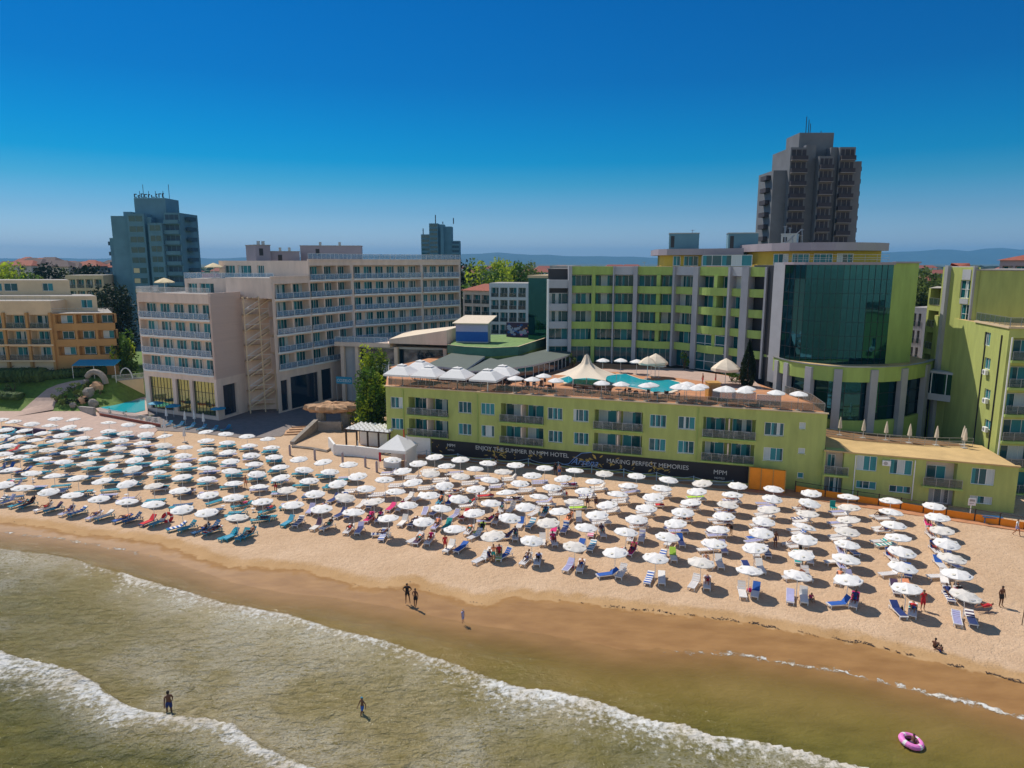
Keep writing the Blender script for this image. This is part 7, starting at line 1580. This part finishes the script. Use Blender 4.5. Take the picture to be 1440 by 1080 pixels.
def body(pose, fat=1.0):
    key = (pose, fat)
    if key in BODY: return BODY[key]
    d = POSE[pose]; names = list(d); idx = {n: i for i, n in enumerate(names)}
    me = bpy.data.meshes.new('skel'); me.from_pydata([d[n] for n in names], [(idx[a], idx[b]) for a, b in CH_], [])
    o = bpy.data.objects.new('skel', me); COL.objects.link(o); sk = o.modifiers.new('s', 'SKIN'); sk.use_smooth_shade = True; sb = o.modifiers.new('u', 'SUBSURF'); sb.levels = 1; sb.render_levels = 1
    for n, i in idx.items():
        r = RAD.get(n) or RAD.get(n[:2]); f_ = fat if n in ('pel', 'sp', 'ch') or n[:2] in ('hi',) else 1.0
        v = me.skin_vertices[0].data[i]; v.radius = (r*f_, r*f_*(.78 if n in ('pel', 'sp', 'ch') else 1)); v.use_root = (n == 'pel')
    dg = bpy.context.evaluated_depsgraph_get(); ev = bpy.data.meshes.new_from_object(o.evaluated_get(dg)); bpy.data.objects.remove(o)
    vs = [tuple(v.co) for v in ev.vertices]; fs = [tuple(p.vertices) for p in ev.polygons]
    V_ = {n: Vector(d[n]) for n in d}
    def seg(c):
        best = (9, None)
        for a, b in CH_:
            A_, B2 = V_[a], V_[b]; ab = B2-A_; t = max(0, min(1, (c-A_).dot(ab)/max(ab.length_squared, 1e-9))); q = (c-A_-ab*t).length
            if q < best[0]: best = (q, (a, b, t))
        return best[1]
    segs_ = [seg(sum((Vector(vs[i]) for i in f_), Vector())/len(f_)) for f_ in fs]
    nrm = [v.normal.copy() for v in ev.vertices]
    mb = MB(); mb.v = list(vs); mb.f = list(fs); mb.m = [mb.mi('skin')]*len(fs)
    # face, ears, fingers
    hd, ht, hb = V_['hd'], V_['ht'], V_['hb']; up = (ht-hb).normalized(); fwd = Vector((0, 1, 0)); 
    if abs(up.y) > .6: fwd = Vector((0, 0, 1)) if up.y < 0 else Vector((0, 0, -1))
    fwd = (fwd-up*fwd.dot(up)).normalized(); rt = fwd.cross(up)
    c = hd-up*.005; mb.mesh([c+fwd*.080+up*.025, c+fwd*.108-up*.012, c+fwd*.080-up*.02+rt*.016, c+fwd*.080-up*.02-rt*.016], [(0, 3, 1), (0, 1, 2), (1, 3, 2)], 'skin')
    for s in (-1, 1):
        e = c+fwd*.084+rt*s*.030+up*.015; mb.mesh([e+rt*.010, e+up*.006, e-rt*.010, e-up*.006], [(0, 1, 2, 3)], 'black')
        e = c+rt*s*.086; mb.mesh([e+up*.025+fwd*.01, e+rt*s*.014+up*.015-fwd*.012, e+rt*s*.010-up*.02-fwd*.006, e-up*.022+fwd*.008], [(0, 1, 2, 3)], 'skin')
    e = c+fwd*.086-up*.036; mb.mesh([e+rt*.020, e+up*.004, e-rt*.020, e-up*.005], [(0, 1, 2, 3)], 'red')
    for s in 'lr':
        h0, w0 = V_['ha'+s], V_['wr'+s]; dd = (h0-w0).normalized(); sd = dd.cross(Vector((0, 0, 1))); sd = sd.normalized() if sd.length > .1 else Vector((0, 1, 0)); pn = dd.cross(sd)
        for k, (o_, l) in enumerate(((-.024, .062), (-.008, .075), (.008, .070), (.024, .055))):
            b0 = h0+sd*o_+dd*.018; mb.tube([b0, b0+dd*l*.55+pn*.006, b0+dd*l*.95+pn*.024], .0088, 5, 'skin', r1=.0065)
        b0 = h0+sd*.030-dd*.012; mb.tube([b0, b0+sd*.022+dd*.026, b0+sd*.026+dd*.052+pn*.008], .0095, 5, 'skin', r1=.007)
    skinme = mb
    res = dict(mb=mb, segs=segs_, vs=vs, fs=fs, n=nrm); BODY[key] = res; return res
def shell(bd, test, m, off):
    mb = MB(); used = {}; vs = []
    for f_, sg_ in zip(bd['fs'], bd['segs']):
        if not test(sg_, f_): continue
        ids = []
        for i in f_:
            if i not in used: used[i] = len(vs); vs.append(tuple(Vector(bd['vs'][i])+bd['n'][i]*off))
            ids.append(used[i])
        mb.f.append(tuple(ids)); mb.m.append(0)
    mb.v = vs; mb.mi(m); return mb
SH = {}
def person(pose, loc, rz, label, skin='skin', hair='hair', top=None, bottom='navy', hat=None, fat=1.0, scale=1.0, dress=None, long=False, group=None):
    bd = body(pose, fat); k = (pose, fat, 'body')
    if k not in SH: SH[k] = bd['mb'].data('person_body', True)
    me = SH[k]
    if skin != 'skin':
        k2 = (pose, fat, skin)
        if k2 not in SH: SH[k2] = me.copy(); SH[k2].materials[0] = M[skin]
        me = SH[k2]
    o = bpy.data.objects.new('person', me); COL.objects.link(o); o.location = loc; o.rotation_euler = (0, 0, rz); o.scale = (scale,)*3; tag(o, label, 'person', group)
    legs = lambda s_, lim: s_ and ((s_[0] == 'pel' and s_[1][:2] == 'hi') or (s_[0] == 'pel' and s_[1] == 'sp' and s_[2] < .45) or (s_[0][:2] == 'hi' and s_[1][:2] == 'kn' and s_[2] < lim))
    tor = lambda s_: s_ and ((s_[0] in ('sp',)) or (s_[0] == 'pel' and s_[1] == 'sp' and s_[2] >= .3) or (s_[0] == 'ch' and s_[1][:2] == 'sh') or (s_[0] == 'ch' and s_[1] == 'nk' and s_[2] < .35) or (s_[0][:2] == 'sh' and s_[2] < .45))
    headt = lambda s_, f_: s_ and s_[1] in ('hd', 'ht') 
    items = []
    if dress: items.append(('dress', dress, lambda s_, f_: tor(s_) or legs(s_, .95), .022))
    else:
        if bottom: items.append(('shorts', bottom, lambda s_, f_: legs(s_, .62 if not long else 1.0), .016))
        if top: items.append(('top', top, lambda s_, f_: tor(s_), .020))
    d = POSE[pose]; hd = Vector(d['hd']); up = (Vector(d['ht'])-Vector(d['hb'])).normalized(); fw = Vector((0, 1, 0)) if abs(up.y) < .6 else Vector((0, 0, 1 if up.y < 0 else -1))
    def hairt(s_, f_):
        if not headt(s_, f_): return False
        c = sum((Vector(bd['vs'][i]) for i in f_), Vector())/len(f_)-hd; return c.dot(up) > .035 or c.dot(fw) < -.012
    items.append(('hat' if hat else 'hair', hat or hair, (hairt), .014 if not hat else .024))
    for nm, mm, ts, off in items:
        kk = (pose, fat, nm, mm)
        if kk not in SH: SH[kk] = shell(bd, ts, mm, off).data(nm, True)
        inst(nm, SH[kk], o, (0, 0, 0))
    return o
def at_px(x, y, z=0.0): q = P(x, y, z); return Vector((q.x, q.y, z))
pi = math.pi
person('stand', at_px(1407, 853), pi+.2, 'shirtless tanned man in dark shorts standing alone on the sand at the right', 'skin3', bottom='black', fat=1.15, scale=1.04)
person('akimbo', at_px(573, 848), pi, 'taller dark figure with hands on hips on the wet sand, left of a pair', 'skin3', top='black', bottom='black')
person('onehip', at_px(584.5, 854), pi-.5, 'slimmer dark figure with one hand on hip, right of the pair on wet sand', 'skin3', bottom='black', scale=.95)
person('stand', at_px(651, 876), pi+.9, 'small child in lilac top alone on the wet sand', 'skin2', dress='lilac', scale=.66, hair='hair2')
person('walk', Vector((*P(239, 1008, -.25).xy, -.30)), .6, 'man in dark shorts wading through the foam at the lower left', 'skin3', bottom='navy', fat=1.15, scale=1.04)
person('walk', Vector((*P(510, 1008, -.2).xy, -.27)), 2.4, 'child in turquoise cap and blue shorts wading in shallow water', 'skin3', bottom='blue', hat='cyan', scale=.82)
person('walk', at_px(626, 775), pi+.3, 'walking woman in a red top at the front of the parasols', 'skin', top='red', bottom='red', scale=.98)
person('stand', at_px(694, 790), pi, 'standing man with patterned top beside a seated woman at the front', 'skin', top='coral', bottom='jade')
person('sit', at_px(688.5, 789), pi+.6, 'woman seated on the end of a white lounger beside the standing man', 'skin', top='navy', bottom='navy', scale=.95)
person('stand', at_px(621, 704), .4, 'person in a long black dress between the middle rows', 'skin', dress='black', scale=1.0)
person('bend', at_px(674, 703), pi/2, 'person in a dark green shirt bending over a lounger', 'skin', top='jade', bottom='navy')
person('stand', at_px(697, 658), pi+.2, 'pale haired person standing by the rope fence under the banner', 'skin', top='black', bottom='canvas', hair='hair2')
person('stand', at_px(781, 668), pi, 'dark clothed left one of two people by the rope fence', 'skin3', top='black', bottom='black')
person('stand', at_px(786.5, 671), pi+.2, 'shirtless right one of two people by the rope fence in blue shorts', 'skin2', bottom='blue')
person('ground', at_px(1315, 911), -.9, 'tanned person sitting on the sand near the weed line', 'skin3', bottom='black', scale=.9)
person('ground', at_px(1322, 917), .6, 'child crouching on the sand next to the seated adult near the weed line', 'skin3', bottom='navy', scale=.68)
person('walk', at_px(1429, 753), pi+.5, 'person in white shirt and shorts at the orange fence on the right', 'skin', top='white', bottom='lilac', scale=1.02)
person('stand', at_px(1297, 858), pi, 'woman in a red dress standing under the second last front parasol', 'skin', dress='red')
person('flat', at_px(1379, 860), -pi/2+3.3, 'person in red lying stretched out beside the rightmost front parasol', 'skin', top='red', bottom='red')
person('stand', at_px(1125, 783), pi+.5, 'dark clothed person behind the fourth column of parasols from the right', 'skin3', top='black', bottom='black')
person('ground', at_px(1141, 845), pi, 'child with pink towel crouching by the blue covered lounger', 'skin', top='magenta', bottom='cyan', scale=.8)
person('stand', at_px(346, 687), pi, 'tanned person standing between parasols in the turquoise lounger area', 'skin', bottom='coral')
person('stand', at_px(388, 693), pi, 'person in red shorts beside the last turquoise rows', 'skin3', bottom='red')
person('bend', at_px(1028, 752), pi/2+.4, 'tanned person leaning under a parasol near the green lounger', 'skin3', bottom='black')
person('stand', at_px(1090, 770), pi+.2, 'dark tanned person between two parasols right of the middle', 'skin3', bottom='purple')
person('sit', at_px(826, 712), pi, 'tanned person sitting upright on a striped lounger, left of two', 'skin3', bottom='purple')
person('sit', at_px(838, 713), pi, 'tanned person sitting upright on a striped lounger, right of two', 'skin3', bottom='purple')
person('ground', at_px(331, 735), pi, 'dark child sitting in the shade of the leftmost lone front parasol', 'skin3', bottom='black', scale=.8)
for x, y, lb in ((1018, 508, 0), (1006, 541, 'person in shorts walking past the wooden hut on the terrace'), (988, 541, 'person standing in front of the terrace pool'), (1041, 541, 'person near the cypress on the terrace')):
    if lb: q = P(x, y, DECK); person('stand', Vector((q.x, q.y, DECK)), rnd.uniform(0, 6), lb, rnd.choice(['skin', 'skin3']), bottom=rnd.choice(['blue', 'red', 'black']))
person('float_', Vector((rg_.location.x, rg_.location.y-.02, -.02)), 2.2, 'bather lying in the pink swim ring at the lower right', 'skin3', bottom='purple', scale=.8)
# sunbathers on loungers: body forward axis (+y) follows the lounger's +x
nsb = 0
for e in [e for e in pl_ if 'o' in e]:
    if e['u'] is None and '(never)' : 
        if 'sitting' in e['label'] or 'bare' in e['label']: continue
    pr = .42 if e['front'] else .16
    if rl.random() > pr or nsb >= 95: continue
    nsb += 1; top = rl.choice([None, None, 'red', 'black', 'coral', 'navy', 'magenta', 'purple']); bot = rl.choice(['black', 'navy', 'blue', 'red', 'purple', 'jade'])
    ps = 'lie' if e['ang'] > .5 else 'flat'; u = e['u']
    if u is None: lb = 'sunbather on the '+' '.join(e['label'].split()[:9])
    else: lb = 'sunbather %s, %s row from the water, %s parasol from left' % (SIDE[e['side']], ORD[u['row']], ORD[u['i']])
    o = person(ps, e['p'], e['rz']-pi/2, lb, rl.choice(['skin', 'skin3', 'skin3', 'skin']), rl.choice(['hair', 'hair', 'hair2']), top, bot)

# ================================================================ haze
hz = MB(); hz.box(-7200, 7200, -500, 12500, -6, 245, 'white'); ho = hz.build('haze'); tag(ho, 'thin blue summer haze in the air', kind='stuff')
hm = bpy.data.materials.new('blue_haze'); hm.use_nodes = True; N, L = nodes(hm); N.remove(N['Principled BSDF'])
pv = N.new('ShaderNodeVolumePrincipled'); pv.inputs['Color'].default_value = (0.16, 0.50, 0.90, 1); pv.inputs['Density'].default_value = 0.00010; pv.inputs['Anisotropy'].default_value = 0.0
L.new(pv.outputs[0], N['Material Output'].inputs['Volume']); ho.data.materials.clear(); ho.data.materials.append(hm)
